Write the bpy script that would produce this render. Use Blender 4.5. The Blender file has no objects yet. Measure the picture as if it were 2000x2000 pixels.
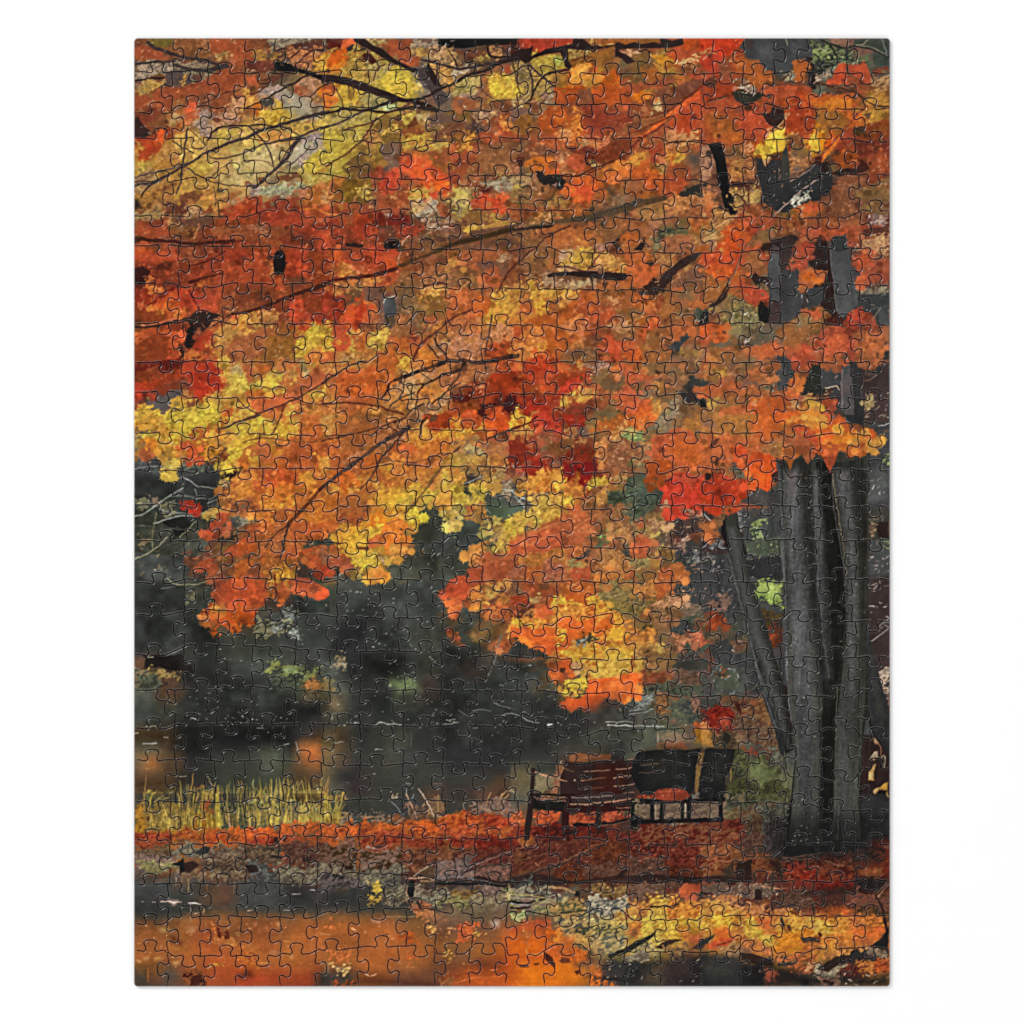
# An assembled cardboard jigsaw puzzle lying on a white surface, seen from straight above.
# The printed autumn picture is painted by numpy from the shape list below (no files are read),
# the 520 interlocking pieces are real bevelled cardboard solids cut along the photographed lines.
import bpy, math, random
import numpy as np

random.seed(7)
rng = np.random.default_rng(11)

# ----------------------------------------------------------------------------------------------
# 1. DATA.  One block per 386-px window of the print: "W x y" gives its corner, coordinates are in
#    units of two print pixels.   G base colours | P leaf | N crisp | S soft | B branch | m foliage
#    n twig net | f flecks
# ----------------------------------------------------------------------------------------------
PICTURE = '''
W 258 70
G 743 843 954 953 943 743 533 433
G 653 544 644 633 843 743 654 863
G 843 943 954 943 a64 a75 887 965
G 522 943 a53 766 975 ca4 a84 987
G b63 b74 a84 b95 ba6 ba5 b96 a96
G b84 a74 b95 b96 ba7 aa5 997 aa4
G a74 a74 b84 b95 b96 876 965 a64
G 743 754 854 833 a32 933 a43 a43
P 763 14 2 40 2 40 9 30 12 18 7
P a43 2 12 12 9 24 14 34 20 24 24 2 24
f 4 db8 2 3 14 2 12 10 3 11
f 3 da8 14 12 40 10 40 14 20 22
P a43 78 2 110 2 112 8 120 14 118 24 100 28 84 20 76 12
P 843 42 2 74 2 74 14 60 20 44 14
f 4 c95 42 3 74 3 74 14 58 18 44 12
f 2 db9 84 6 112 4 110 16 90 14
m b96 864 82 18 92 16 98 19 94 24 84 23
m b75 754 62 2 74 2 74 12 66 14
m a74 654 120 12 140 14 146 22 128 24 118 20
n 986 433 130 2 160 2 186 2 186 14 160 13 140 12
P 534 150 10 186 2 186 14 172 14 160 12
f 4 cbb 162 4 184 3 184 13 168 12
n b75 533 146 14 192 12 186 22 176 32 160 30 148 24
P 633 112 26 120 24 138 25 140 34 128 36 112 36
f 6 cb9 112 33 140 28 142 34 124 37 112 37
n 987 444 2 27 42 25 46 34 30 38 2 42
n 876 443 40 27 74 26 74 34 50 40 36 42
P 544 32 36 46 33 60 36 50 44 34 43
n 875 433 52 36 80 32 86 38 70 42 54 44
B 433 3.5 3 15 6 24 12 38 17 52 21 70 24 84 28 94 30
B 433 2 2.5 2 28 20 26 42 25
B 433 2.5 5 41 28 52 32 66 34 80 32 92 29
B 322 1.5 2 2 43 16 42 32 41
m b95 875 3 45 12 44 22 43 32 45 24 50 14 56 5 55
m c95 974 44 44 54 42 54 47 46 48
P a43 2 59 18 57 30 49 50 50 70 43 84 33 100 32 112 38 109 46 98 52 84 58 70 56 40 63 20 68 2 72
P c54 112 38 120 39 123 46 116 48 112 44
P 943 78 60 100 54 110 58 106 64 90 68 80 72 76 66
P 943 79 71 96 70 90 74 80 76
f 3 c96 44 52 62 46 70 50 60 56 46 60
f 4 ca8 42 58 56 58 54 68 42 67
n a76 533 84 54 74 62 66 68 64 74 70 60 78 53
P c54 48 72 56 66 64 64 63 76 60 82 54 88 50 82 52 76
P e54 56 66 64 63 64 70 58 74 54 74
B 942 .8 .6 52 78 62 74
m c75 a64 54 80 60 80 58 88 54 88
P a43 20 60 40 62 38 74 30 76 16 70
f 6 da9 8 68 22 64 20 72 8 73
f 6 da9 32 66 38 72 30 80 26 76
P 833 2 76 20 75 26 78 18 82 14 90 4 90
P 843 22 80 40 74 38 86 18 92 14 88
m ca7 954 34 78 42 76 48 82 42 86 34 86
P 322 2 82 6 79 12 88 16 92 18 96 12 99 2 99
f 6 ba9 4 82 12 86 20 92 18 98 10 92
P a32 34 90 46 86 42 92 38 98 34 100
P e53 22 92 31 91 30 97 31 102 24 108 20 104 21 97
P b32 2 99 16 99 20 102 22 108 34 103 30 108 20 118 19 121 13 121 6 121 8 115 14 109 10 104 2 103
m b84 a65 2 103 12 103 10 108 6 116 2 118
N 532 31 107 37 107 30 114
m cb5 a74 3 126 10 122 18 124 20 132 14 136 4 136
m b85 954 32 104 48 101 48 118 38 126 22 120
n b86 654 66 76 78 78 90 90 88 98 74 104 66 90 60 90
n a87 654 66 74 76 70 76 100 66 96
n b87 755 78 76 88 74 110 76 104 86 88 90 80 84
P 633 76 80 84 80 90 84 82 85
n c97 755 92 66 108 60 110 70 104 80 92 78
f 5 dcb 90 66 94 64 100 68 108 64 108 70 98 72
m da5 b73 106 54 114 52 118 60 126 64 120 70 110 74 108 84 112 86 106 82 112 66 104 56
P b52 120 64 128 64 130 68 124 80 120 76 120 70
m db4 b83 126 72 134 74 140 70 138 62 146 62 149 70 146 74 154 82 146 84 130 84 124 80
P 443 126 64 136 60 138 66 130 70
n a87 665 120 54 146 46 152 50 146 62 138 60 128 60
S 998 152 54 164 58 180 70 190 76 172 80 160 80 152 68
S 998 146 52 152 54 158 64 150 66
P a43 159 46 166 49 171 52 168 60 158 56
n b87 755 160 44 190 40 186 60 174 62 172 52 164 46
m da4 c72 176 28 184 18 190 18 190 36 178 32
m d83 c62 186 50 193 50 193 70 184 68
m dc5 b95 82 96 90 90 95 92 92 98 98 100 86 106 82 102
m db6 b85 40 98 56 90 70 102 74 110 62 118 50 116
S cb8 110 112 128 106 140 118 136 132 120 134 112 124
S cc8 120 118 136 106 148 104 148 120 136 132
m db6 b96 104 94 122 86 144 90 158 96 150 104 130 106 118 104 108 104
m d95 b84 128 94 146 92 158 100 140 104 126 102
m db5 b85 160 86 178 80 180 92 168 96 156 94
m dc5 b94 182 82 192 84 192 94 184 94
n 988 444 158 100 180 94 188 98 180 106 160 106
m ec3 b83 184 98 193 94 193 114 182 108
S aa9 158 106 182 104 178 120 160 130 152 124
n a98 666 160 120 172 112 182 104 172 126 162 130
m dd4 aa4 172 120 180 116 192 118 192 126 178 132 170 128
m cb5 b84 56 126 74 124 78 130 66 136 58 132
S ba7 88 134 120 134 124 146 110 146 90 142
S ba7 92 124 106 124 112 132 100 134
m b95 a74 46 140 70 136 84 148 90 164 74 166 56 158 44 156
m c95 a74 64 148 82 146 92 162 80 170 66 166
m c95 a74 78 166 86 164 88 174 80 175
P 743 106 143 112 141 118 145 112 148
P 743 122 138 130 138 132 142 124 144
n a86 533 2 134 26 126 28 140 14 152 2 154
m a74 743 14 150 30 142 42 142 40 160 28 170 12 164
m a75 743 14 164 36 160 36 174 18 174
m aa6 754 4 172 28 170 34 176 24 182 4 180
P 743 34 162 40 162 40 174 32 174
P 633 42 164 54 166 54 174 42 175
n b97 633 54 166 66 166 68 174 56 176
P 743 46 156 66 150 70 156 60 164 48 166
S 211 2 160 6 160 8 166 4 169 2 169
n aa7 655 120 150 150 146 166 138 166 150 140 158 118 160
n 988 654 112 148 128 142 120 160 110 164
P 743 140 138 160 132 166 138 150 142 134 146
f 6 cb9 134 142 160 136 164 144 142 152 122 156
m cb6 a84 176 138 188 136 192 142 182 144 174 142
P a32 86 174 92 166 110 162 124 158 128 164 124 176 110 178 100 176
S c43 92 164 100 166 102 180 96 184 92 176
P 933 126 164 140 162 164 156 164 170 150 170 126 170
P a33 126 170 164 170 164 186 150 184 140 192 126 188
P a53 166 150 180 146 192 148 192 166 170 166
m b76 a54 160 150 172 148 174 156 164 160
P b43 164 168 192 168 192 184 176 182 166 176
B c73 1.5 .8 168 170 180 169 193 175
S d97 183 182 188 178 192 180 190 184
P 833 2 184 40 180 44 192 2 192
P 643 40 180 78 176 78 192 44 192
m b96 754 30 178 46 178 46 184 36 186
P 832 80 180 112 178 124 184 120 192 70 192
f 2 c88 46 184 70 182 66 192 50 192
B d98 1 .6 63 192 67 186
n a98 643 114 184 136 184 134 192 116 192
P 322 176 14 193 12 193 16
N 112 139 27 142 25 152 26 160 31 172 34 193 40 193 47 184 43 172 38 160 35 150 35 140 34
B 322 1.4 .8 193 45 184 51 174 60
B 322 2 1.2 172 38 158 46 144 54 126 64 110 71
B 533 1.5 1 146 38 130 50 116 58
B 533 1.5 1 138 40 126 44
B 533 2 1 164 14 156 20 150 24
B 533 2 1 176 14 166 22 158 30
B 433 2.2 3.2 2 146 20 143 34 136 50 128 68 117 86 108 110 100 130 91 142 88 158 83 178 77 193 74
B 544 1.2 1.6 2 138 20 134 40 129 54 124
B 544 1.2 .9 2 142 16 146 30 140
B 322 1.8 1 22 143 14 150 8 158
B 433 1.2 1.8 78 119 92 119 110 114 126 107 146 102 164 99
B 433 1.6 2.4 162 100 172 94 182 91 193 88
B 433 1.5 1 142 88 152 91 164 97
B 322 1.4 1.6 142 88 128 87 114 88 100 88 88 89 80 94 74 102
B 433 1.4 1 114 89 122 96 130 105 136 118 139 130
B 433 2 4 118 149 128 142 140 130 152 119 158 108 164 100
B 877 1 1 130 139 142 127 152 116
B 433 1 1.2 146 124 152 112 160 103
B 433 1.2 .8 54 129 66 137 80 143 98 146 120 147
B 543 .9 .8 72 142 86 131 98 122
B 433 1.6 1.2 55 90 52 106 50 122 48 140 43 154
B 433 1 .8 40 102 50 109 60 114
B 543 .8 .6 56 92 66 100 72 108
B 543 .8 .7 74 100 74 116 82 120
B 533 1.2 .8 64 70 76 63 92 56 106 52
B 644 1 .6 110 72 106 82 103 88
B 644 .8 .6 108 122 130 122 138 128
B 544 .9 .7 154 126 164 118 174 108
B 543 .8 .5 80 146 82 158 82 166
f 2 db8 2 64 36 58 30 72 10 74
f 1 db9 2 2 192 2 192 30 2 30
W 628 70
G 643 754 954 754 654 544 543 643
G b73 a84 bb4 975 986 b85 a64 754
G a85 bb4 bb4 ba4 776 a87 954 ca4
G aa5 ba4 ba5 a74 864 743 754 943
G bb4 a84 863 963 b84 953 943 943
G a94 853 743 a43 a53 953 a54 854
G a53 763 954 a43 a64 954 943 954
G a43 b43 643 733 764 864 964 974
n 633 322 2 2 22 2 22 12 2 14
P 622 6 5 20 8 20 13 8 12
P d64 20 3 32 2 34 8 26 12 20 11
m ca5 943 4 14 20 13 12 22 4 28
m db4 b73 2 22 6 18 8 34 2 34
P d52 8 22 14 15 24 13 28 18 22 24 14 30 6 32
P e83 6 34 14 29 22 24 26 24 22 30 18 35
P 433 24 12 30 8 36 12 34 17 26 16
m bb5 963 28 18 40 10 54 22 60 30 50 36 30 38
m ca5 863 22 28 50 24 50 44 36 44 20 36
N 422 36 22 42 17 48 17 54 24 55 30 48 27 45 24 40 24
m cb8 863 44 3 63 2 62 9 52 10
P a43 59 10 64 3 88 2 88 12 84 20 72 20 64 14
P a43 74 18 88 20 97 24 94 32 84 29 76 26
f 3 d97 80 14 88 16 84 20
n b95 644 88 8 104 8 112 14 104 24 90 22
n 987 443 88 4 114 3 114 10 90 12
N 212 114 2 193 2 193 8 160 9 140 12 126 12 114 8
f 8 ccb 113 6 124 6 124 10 114 9
f 5 dcc 128 3 138 3 138 5 128 6
P 743 130 13 160 14 164 20 148 24 134 22
m b96 754 116 16 128 14 132 24 146 26 130 30 118 26
m ba5 864 148 24 160 18 168 24 152 28
n b97 533 104 10 118 12 120 28 108 26
n b86 533 162 12 176 10 180 18 168 20
P a33 185 8 193 2 193 16 184 16
n 766 322 182 12 193 14 193 20 182 22
m dc4 aa4 54 36 66 28 78 31 88 36 92 44 92 56 84 61 70 56 58 50 52 44
m ec4 ba4 58 46 72 40 86 50 88 58 78 62 62 52
m db5 b95 90 46 98 48 102 54 92 56
m dd8 aa6 94 40 98 46 100 52 94 50
m bb6 875 44 28 60 26 66 30 52 40 50 46
P 655 90 32 98 28 104 30 108 40 112 48 108 54 100 50 94 42
f 6 dcb 97 26 104 26 103 32 98 31
m da6 b74 104 28 113 30 114 50 106 42
m da6 a74 114 30 130 33 126 44 116 50
n ba8 644 126 34 150 30 148 38 130 42
m cb7 985 120 52 130 46 146 42 154 38 156 44 150 54 134 56 124 58
S 755 100 60 112 52 122 54 126 62 114 68 104 66
P 765 112 58 122 54 128 64 130 72 118 73 110 66
P b43 2 50 8 46 14 50 13 58 2 60
m d73 b64 2 56 12 56 16 62 4 68
m db3 c83 20 60 28 52 36 60 34 66 24 66
m db4 b83 14 48 40 48 44 56 30 62 18 56
B 643 1.2 .7 26 48 28 58
B 643 1.2 .7 31 48 32 57
m bb6 885 36 58 52 54 66 60 74 62 60 70 40 69
m cd8 9a6 52 68 66 64 80 66 68 72 54 72
m bb6 985 2 78 24 73 46 76 62 74 50 82 30 86 10 90
m cb5 985 2 90 40 88 50 92 44 104 22 102 2 102
m cb4 ba4 2 96 20 93 30 102 26 112 10 110 2 106
m dd4 bb3 2 108 18 110 20 122 6 128 2 128
m cb4 a84 18 100 34 104 30 116 14 124
m bb4 984 10 122 22 122 16 132 10 132
P 753 26 122 40 112 50 116 48 134 24 134 20 128
P 853 34 108 46 104 46 112 38 114
m a84 743 36 112 46 110 48 122 40 122
f 4 cb8 34 114 52 112 54 118 44 124
f 3 db9 44 124 54 122 54 128 44 130
m b85 954 46 92 58 92 60 100 50 108 44 102
P 853 52 86 68 78 78 84 70 92 56 92
P 843 70 80 78 76 82 90 72 86
m db5 b85 62 94 72 86 76 92 70 98 64 100
m cb5 a84 78 76 92 76 88 86 82 88
m cb8 a86 92 76 106 76 102 84 92 84
P 632 84 88 92 78 95 86 84 92
P 754 104 80 118 74 130 74 128 84 110 88 102 92
P 853 120 76 142 64 146 82 136 84 128 76
P a54 128 62 140 60 152 62 156 70 142 73 130 72
P 943 78 92 90 90 100 88 98 96 86 100 78 100
f 6 da9 106 86 126 84 126 94 110 98 100 98
f 5 dba 128 56 146 54 146 60 132 62
f 3 dba 132 84 138 86 136 90
m cb4 b74 80 100 92 98 103 97 105 104 100 112 80 112 76 110
m cb6 a84 106 104 124 102 120 108 106 112
P 853 60 98 76 92 78 104 66 106 58 104
P 754 58 106 76 104 78 122 72 130 62 122 58 114
P 754 64 118 76 118 76 128 68 130
P 933 46 130 60 126 62 140 50 140
P 943 106 112 124 108 126 120 120 128 110 122
P a43 126 104 150 104 152 118 144 130 136 134 126 124
P b43 154 96 170 96 175 78 193 76 193 100 170 102 156 104
P 954 154 108 186 104 193 112 190 130 168 134 154 128
S 433 148 82 156 88 158 94 150 96 145 90
n b97 643 148 76 170 74 166 84 156 86
f 6 ca9 148 74 180 76 172 86 152 82
f 5 c98 162 84 172 86 168 94 160 94
m d95 b63 178 78 187 82 186 92 178 94
S d97 170 96 174 94 175 98 171 100
m ea4 c83 136 98 150 94 152 102 142 104 138 112 135 102
P c43 76 118 84 118 88 124 80 130 76 126
P d64 88 118 100 113 106 120 108 126 100 122 88 124
P d43 78 128 88 122 100 122 112 128 124 138 130 144 124 152 110 144 104 150 96 142 78 140
S e53 80 132 92 124 106 128 116 136 122 142 104 142 88 138
P e64 100 134 106 130 112 132 110 138 102 140
P d43 106 142 126 140 130 146 126 152 116 152 108 162 104 152
S e52 104 142 118 140 124 146 118 152
S 532 78 134 86 134 86 140 80 140
P c33 56 150 62 138 68 134 76 130 78 140 74 148 66 150 62 158 56 158
S e54 66 146 70 136 77 132 77 142 72 148
S 544 62 126 68 126 66 132 60 132
f 3 da9 114 122 134 120 128 132 116 130
f 3 ca8 136 128 152 130 150 142 136 142
P a43 125 132 140 132 140 142 128 140
P 933 124 136 134 136 134 148 126 146
P 743 154 138 172 132 186 130 193 140 178 142 160 142
m b96 964 170 132 181 128 180 136 172 138
m b76 954 182 126 192 126 190 136 184 134
n a97 643 150 140 193 138 193 148 166 148
P 752 16 140 48 138 48 154 44 164 30 166 22 160 14 152
P a53 14 150 20 152 22 160 14 160
S d74 8 146 12 138 20 140 14 150
m db6 a84 36 148 46 142 46 150 44 158 38 154
m cb5 a74 38 152 46 148 44 156
m b86 a53 4 150 14 152 12 166 2 164
P 943 54 152 72 150 88 154 86 164 78 172 66 170 54 166
P a43 54 158 82 152 88 158 74 170 58 172
f 4 c98 54 140 56 156 62 166 54 164
m c96 a54 63 158 70 154 76 152 72 158
m db5 a84 86 150 104 146 104 152 98 158 86 158
f 5 da8 74 148 90 142 92 148 78 154
n ba8 754 88 160 112 162 116 172 100 178 88 176
m ca7 964 82 168 92 162 104 164 96 172 86 172
B 644 1.4 1 104 164 110 170 114 178
P a43 114 162 124 166 126 176 116 176
n bb6 865 128 150 146 148 144 170 128 170
m cb6 985 124 152 136 150 142 156 132 160
m bb5 875 126 168 144 166 142 176 128 178
P 854 144 150 152 148 152 162 146 166
P d43 150 158 154 153 162 156 176 160 182 170 178 172 160 170 147 168
S e42 152 156 160 156 168 164 180 170 166 170 154 162
P e64 170 154 180 150 182 156 176 162 170 158
S 412 154 150 168 148 164 153 158 154
B b32 .8 .5 161 157 171 161 180 168
P 954 182 150 193 150 193 166 184 164
m bb6 875 182 146 193 142 193 152
m bb4 965 156 178 170 172 182 178 192 182 180 188 160 188
P 853 144 170 156 170 156 184 146 186
P 754 170 178 193 172 193 182
B 643 4 3 150 192 170 189 193 184
P b32 32 176 46 170 56 172 54 182 46 180 44 190 32 188
P a33 2 180 18 178 20 186 14 190 2 192
P 943 18 176 32 174 32 192 16 192
S e97 0 184 4 180 6 182 3 188
B d95 1.4 .8 2 172 12 174 20 174
m c86 a54 40 170 50 163 52 166 44 171
P 723 54 172 70 172 76 178 86 174 88 186 78 192 54 192
S bba 60 174 65 172 66 176 62 179
B 988 .8 .6 63 178 64 186 62 190
P 743 90 178 102 178 102 186 98 192 88 192
n ba9 643 96 180 114 182 112 192 98 192
n a98 744 114 178 126 178 126 188 116 186
P 643 116 184 140 180 148 192 112 192
f 3 cb8 128 176 146 176 144 184 130 184
N 322 31 2 42 3 50 9 60 13 66 18 72 23 84 29 94 33 90 36 78 30 66 25 58 20 48 14 38 9 33 6
N 544 94 32 103 31 108 41 115 50 122 57 125 62 114 70 110 62 106 54 100 44 95 40
f 3 998 100 44 116 54 118 62 108 58
N 322 0 38 10 38 22 40 36 44 52 50 66 55 80 61 94 63 104 66 115 72 115 75 100 73 88 66 72 64 56 59 40 54 24 48 8 45 0 46
B 322 2.4 3 86 63 96 62 106 58 116 52 130 46 146 38 160 34 172 28 184 24 193 21
B 433 2 3 98 24 112 27 128 31 138 33 152 29 170 26 184 22
N 322 104 26 113 40 118 51 110 48 102 34
B 322 1.6 1 133 30 130 24 125 14
B 433 1.4 1.6 113 28 113 40 114 50
B 322 2 2.4 162 10 164 18 172 21 184 20
B 433 1.5 1 168 8 176 12 183 18
B 322 4 3 193 18 184 23 172 27 163 33
B 322 3.5 2.2 76 62 64 66 52 70 40 73 26 71 12 74 0 77
B 322 3 2 112 73 100 71 88 70 76 72 62 75 46 72 38 73
B 433 2.2 1.4 42 73 30 79 14 87 0 91
B 533 2 1.2 90 65 76 71 66 75 54 82 36 88 18 92
B 533 1.8 1.2 54 80 46 92 40 102 30 111 18 119 4 128
B 533 1.2 .8 62 27 54 34 51 44
B 533 1.2 .8 14 52 20 62 22 70
B 644 .8 .5 43 56 36 64 32 70
B 643 1.2 .8 156 40 158 54 166 60 178 63 193 63
B 533 1 1 187 26 190 40 193 52
B 644 1.2 .8 88 112 110 104 126 100
P b43 178 30 184 28 188 36 182 38
m dd3 ca4 166 48 176 46 180 52 174 56 168 54
m db4 b84 160 40 180 40 192 46 188 60 172 60 162 52
m ed3 cb3 166 48 176 48 178 54 170 55
m dc5 ca5 182 44 190 42 190 54 184 54
P 743 164 62 178 64 193 64 193 72 170 72
f 4 bbb 184 65 193 65 193 70 184 70
f 2 d98 120 80 190 70 190 100 120 104
f 1 d98 40 110 190 104 190 190 30 170
P 432 98 69 106 69 114 74 104 74
f 8 dcc 86 68 100 68 96 70 86 70
S cba 139 68 142 69 141 71
W 998 70
G 633 b43 843 743 743 844 a43 c42
G 965 aa5 a83 954 753 854 a84 a43
G a84 876 943 a43 a43 a53 743 744
G 743 954 a43 b43 933 954 844 c43
G 743 a43 c63 b43 843 a43 954 b43
G 854 a64 954 943 a64 a74 974 854
G 654 654 b53 a53 854 a43 a43 643
G 864 753 743 764 854 754 965 964
P 211 0 2 8 2 7 9 2 11 0 10
P 422 0 10 10 11 12 18 6 20 0 18
P b33 8 2 61 2 61 9 52 10 42 13 30 18 24 16 18 14 12 12 14 10 10 8
f 4 d98 2 8 20 8 16 14 4 12
m bb4 a84 18 20 30 19 48 17 54 32 46 34 34 38 24 34 18 26
m bc4 984 40 22 48 18 52 28 44 31
m cb6 975 56 13 68 13 80 14 82 20 70 24 58 24
n a85 544 0 26 14 28 24 30 34 40 40 50 30 58 18 62 4 62
m ca5 a74 20 34 36 38 44 40 46 48 36 50 26 44
m dc4 b84 0 42 5 44 6 54 0 58
m da6 a74 64 3 84 2 82 9 78 8
P a53 80 2 125 2 122 9 112 10 108 8 104 7 98 10 88 9 84 6
m ca7 a64 84 7 98 9 102 8 92 10
P 953 125 2 146 2 147 7 126 8
m da8 b76 104 14 122 14 124 20 116 22 108 18
P a33 147 0 158 0 158 4 148 4
P c42 169 5 176 2 193 2 193 18 180 22 170 26 160 24 150 18 160 12 170 10
P b43 160 12 193 12 193 22 160 26
f 4 da8 124 13 150 14 162 18 150 20
m db8 b75 150 26 164 23 178 19 192 15 192 19 176 25 164 28
P 953 84 14 102 9 102 20 98 22 100 28 92 32 78 30 74 26
S 764 102 21 112 23 116 28 110 32 104 28
P 753 118 18 134 16 136 26 126 34 118 26
P c83 138 16 150 18 158 24 160 28 150 28 142 23
P c93 139 24 148 28 154 33 164 33 150 36 142 32
P a53 126 30 140 30 150 38 148 48 138 46 130 38
P 842 56 26 70 20 84 22 84 36 66 36 56 32
f 3 c96 58 26 76 22 78 26 62 32
P c52 62 30 76 24 82 30 84 40 94 38 104 30 106 38 108 48 114 52 118 58 112 66 100 68 80 67 60 66 44 66 44 58 50 52 60 44 52 44
P d93 64 28 76 25 80 30 76 34 72 38 78 37 84 36 92 40 86 46 78 52 74 52 70 48 72 44 64 48 56 47 53 44 60 40 62 32
P ea3 66 30 74 27 76 32 68 40 62 44 64 36
P 943 76 31 80 30 80 36 74 38
m da5 b73 70 46 78 40 86 40 78 52 72 52
P d41 82 28 86 34 82 38
P 953 44 40 54 38 58 46 48 50 40 44
P b42 44 52 64 50 80 54 104 48 118 48 118 60 110 66 80 68 44 66
P 844 66 54 80 50 80 66 68 64
P a43 108 48 118 46 140 44 152 40 160 44 154 50 146 54 130 52 118 54
f 6 dc8 110 44 116 39 128 37 124 42 114 46
P d72 118 54 124 52 134 56 140 58 146 62 138 66 118 63
P e92 128 60 136 56 142 60 138 64
P 732 156 52 159 48 162 52 160 58 155 56
P 744 160 50 178 42 188 44 184 50 172 58 160 60
S b76 173 49 176 48 180 52 176 53
S c86 139 51 142 51 144 55 140 55
P 944 150 42 172 40 178 44 164 48
S c73 162 38 172 41 170 45 162 44
P 843 164 30 192 28 192 38 170 36
f 3 d98 176 22 193 22 193 26 178 26
P a43 120 68 140 62 142 74 126 76
m dd9 a86 140 66 146 60 149 68 148 74 138 76
f 5 dc9 114 74 132 72 136 76 124 80
P 743 130 62 136 62 140 70 134 72
P 743 12 66 22 60 28 68 28 76 22 76 18 70
m cb8 754 0 62 14 64 16 66 8 68 0 67
n 987 422 24 60 42 54 44 60 30 66
P 754 0 70 20 72 24 80 20 88 4 90 0 84
P 953 8 78 22 78 24 90 10 96 0 92
P a64 22 84 28 84 34 94 24 94
P b42 26 80 36 70 50 68 70 66 80 68 78 78 72 84 68 92 48 98 38 98 30 92 26 88
P 943 54 68 66 60 80 68 78 76 68 76 56 78
S d73 42 76 46 74 48 82 42 80
S d73 50 76 54 74 53 80 50 80
m d84 c63 58 86 64 78 68 72 69 80 70 90 66 96 60 100 56 94
m d96 b64 44 96 50 90 58 94 62 102 54 103 46 100
P d43 80 82 84 78 90 80 93 84 88 86 80 89
S e43 81 81 87 81 86 87 81 88
P 933 72 68 116 68 118 84 106 86 94 90 80 92 74 88
P a43 88 68 116 68 116 78 100 78
f 5 b76 98 80 114 78 114 90 104 98 96 92
P 743 114 86 126 84 130 88 118 94
f 5 c97 116 84 128 82 126 90 118 92
P a43 30 94 44 98 38 103 28 104
P c64 34 104 44 103 52 105 54 109 42 110
P b54 38 102 50 102 48 108 40 108
f 4 c97 24 104 34 102 34 108 26 108
P 844 10 110 28 108 52 110 60 114 40 116 20 118 10 116
m b75 844 14 112 28 114 26 117 14 117
f 4 c98 26 106 58 112 54 116 30 114
P d73 14 122 30 118 40 118 48 124 44 130 40 134 34 136 26 128 14 128
P d63 32 134 40 122 52 118 50 128 46 136 36 136
P 844 36 128 42 122 46 126 40 132
m c97 a65 44 116 56 114 58 120 48 122
P b43 58 114 74 114 76 122 74 128 64 132 56 128
n c86 a54 46 130 62 134 76 130 74 136 56 136
P 522 72 118 82 116 84 124 82 130 74 126
m ba7 765 82 120 96 120 94 124 84 128
n b86 754 64 104 74 100 84 104 84 109 70 110
m d86 b65 86 104 100 97 104 102 90 108
P 733 54 108 80 108 90 116 84 118 60 114
P 833 90 108 110 102 118 102 116 112 100 116 84 116
P 732 82 114 100 112 116 116 108 122 92 126 82 124
f 4 c98 86 108 96 110 94 115 86 114
f 4 cba 104 116 122 108 134 105 138 107 124 112 108 118
P a33 136 108 148 100 150 114 146 122 138 122 134 114
P d84 88 130 98 126 106 120 110 124 102 132 94 134
P e94 96 134 106 128 112 122 116 124 110 132 100 140
P d74 90 134 108 130 118 128 116 136 104 142 94 142
P db3 118 126 126 122 131 118 130 126 126 128 120 125
P da4 110 124 122 116 134 112 130 118 118 124
P c53 128 122 134 122 136 130 146 132 150 140 148 150 132 148 122 142 118 134
P d64 130 142 138 138 142 148 134 152 130 148
m cb7 a85 142 124 147 116 154 120 156 128 148 132
f 4 dba 136 130 140 130 142 136 138 136
P b43 154 126 164 124 172 126 176 136 168 146 172 142 164 156 156 156 152 150 150 140 154 134
m c94 b63 150 110 162 108 168 114 160 120 152 116
m cb4 a93 157 118 164 114 171 118 164 124 160 122
f 4 c97 146 110 172 112 176 110 160 118
S 554 174 116 186 114 190 124 180 128 174 124
f 6 ccb 182 108 193 110 193 126 184 120
f 5 ca7 176 130 190 130 188 142 178 138
S 654 172 142 193 140 193 148 178 150
P 943 152 130 170 124 176 130 172 138 160 140
P c63 50 148 62 138 80 136 88 142 90 148 82 154 84 160 74 164 62 164 52 154
S e43 58 146 72 142 80 150 80 160 66 162 58 156
P e74 52 150 62 142 60 152 56 158
P e74 62 160 66 154 70 158 66 163
S e63 70 140 84 138 84 146 76 146
P 222 24 132 32 132 34 137 48 136 54 142 50 150 42 152 34 148 28 142
f 7 bcc 34 138 48 138 48 150 38 150
f 5 ba9 8 136 24 134 26 140 10 140
n a86 544 0 138 20 136 26 144 16 150 0 150
m cb5 a85 0 146 8 144 10 148 0 152
P 954 20 142 34 146 40 154 24 164 10 158 8 150
n b87 865 12 146 22 144 24 152 14 152
m a85 754 34 164 44 156 52 156 54 166 44 170 34 170
P 864 0 152 10 150 20 156 16 166 0 164
f 4 ca7 0 146 20 156 12 162 0 160
S 975 96 150 108 146 116 152 108 154
S 444 92 148 98 146 104 158 98 158
S 765 82 164 96 158 116 156 120 162 110 168 84 172
S 887 104 158 118 155 122 160 108 164
P 965 110 144 130 142 132 152 118 154
f 3 bba 96 158 112 156 116 162 98 164
P 443 118 162 132 156 142 154 152 158 146 162 130 166 118 170 96 176 84 174 100 168
P a53 110 146 130 150 146 152 152 148 150 156 130 156 118 154
P b43 150 142 164 140 172 142 166 154 162 158 154 158 150 154
P 332 164 156 168 150 180 146 193 144 193 152 182 154 170 158
S a64 118 172 134 164 150 162 150 172 134 174
P 975 120 168 150 160 152 176 134 180 122 178
m c96 a75 152 160 166 158 180 162 176 172 160 178 152 172
m b86 954 172 158 190 154 192 168 180 170
S 663 164 178 172 178 174 186 166 186
S 673 148 186 166 186 170 193 150 193
P a53 52 174 62 166 76 168 76 176 62 178
P 843 30 160 40 156 46 150 42 146
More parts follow.
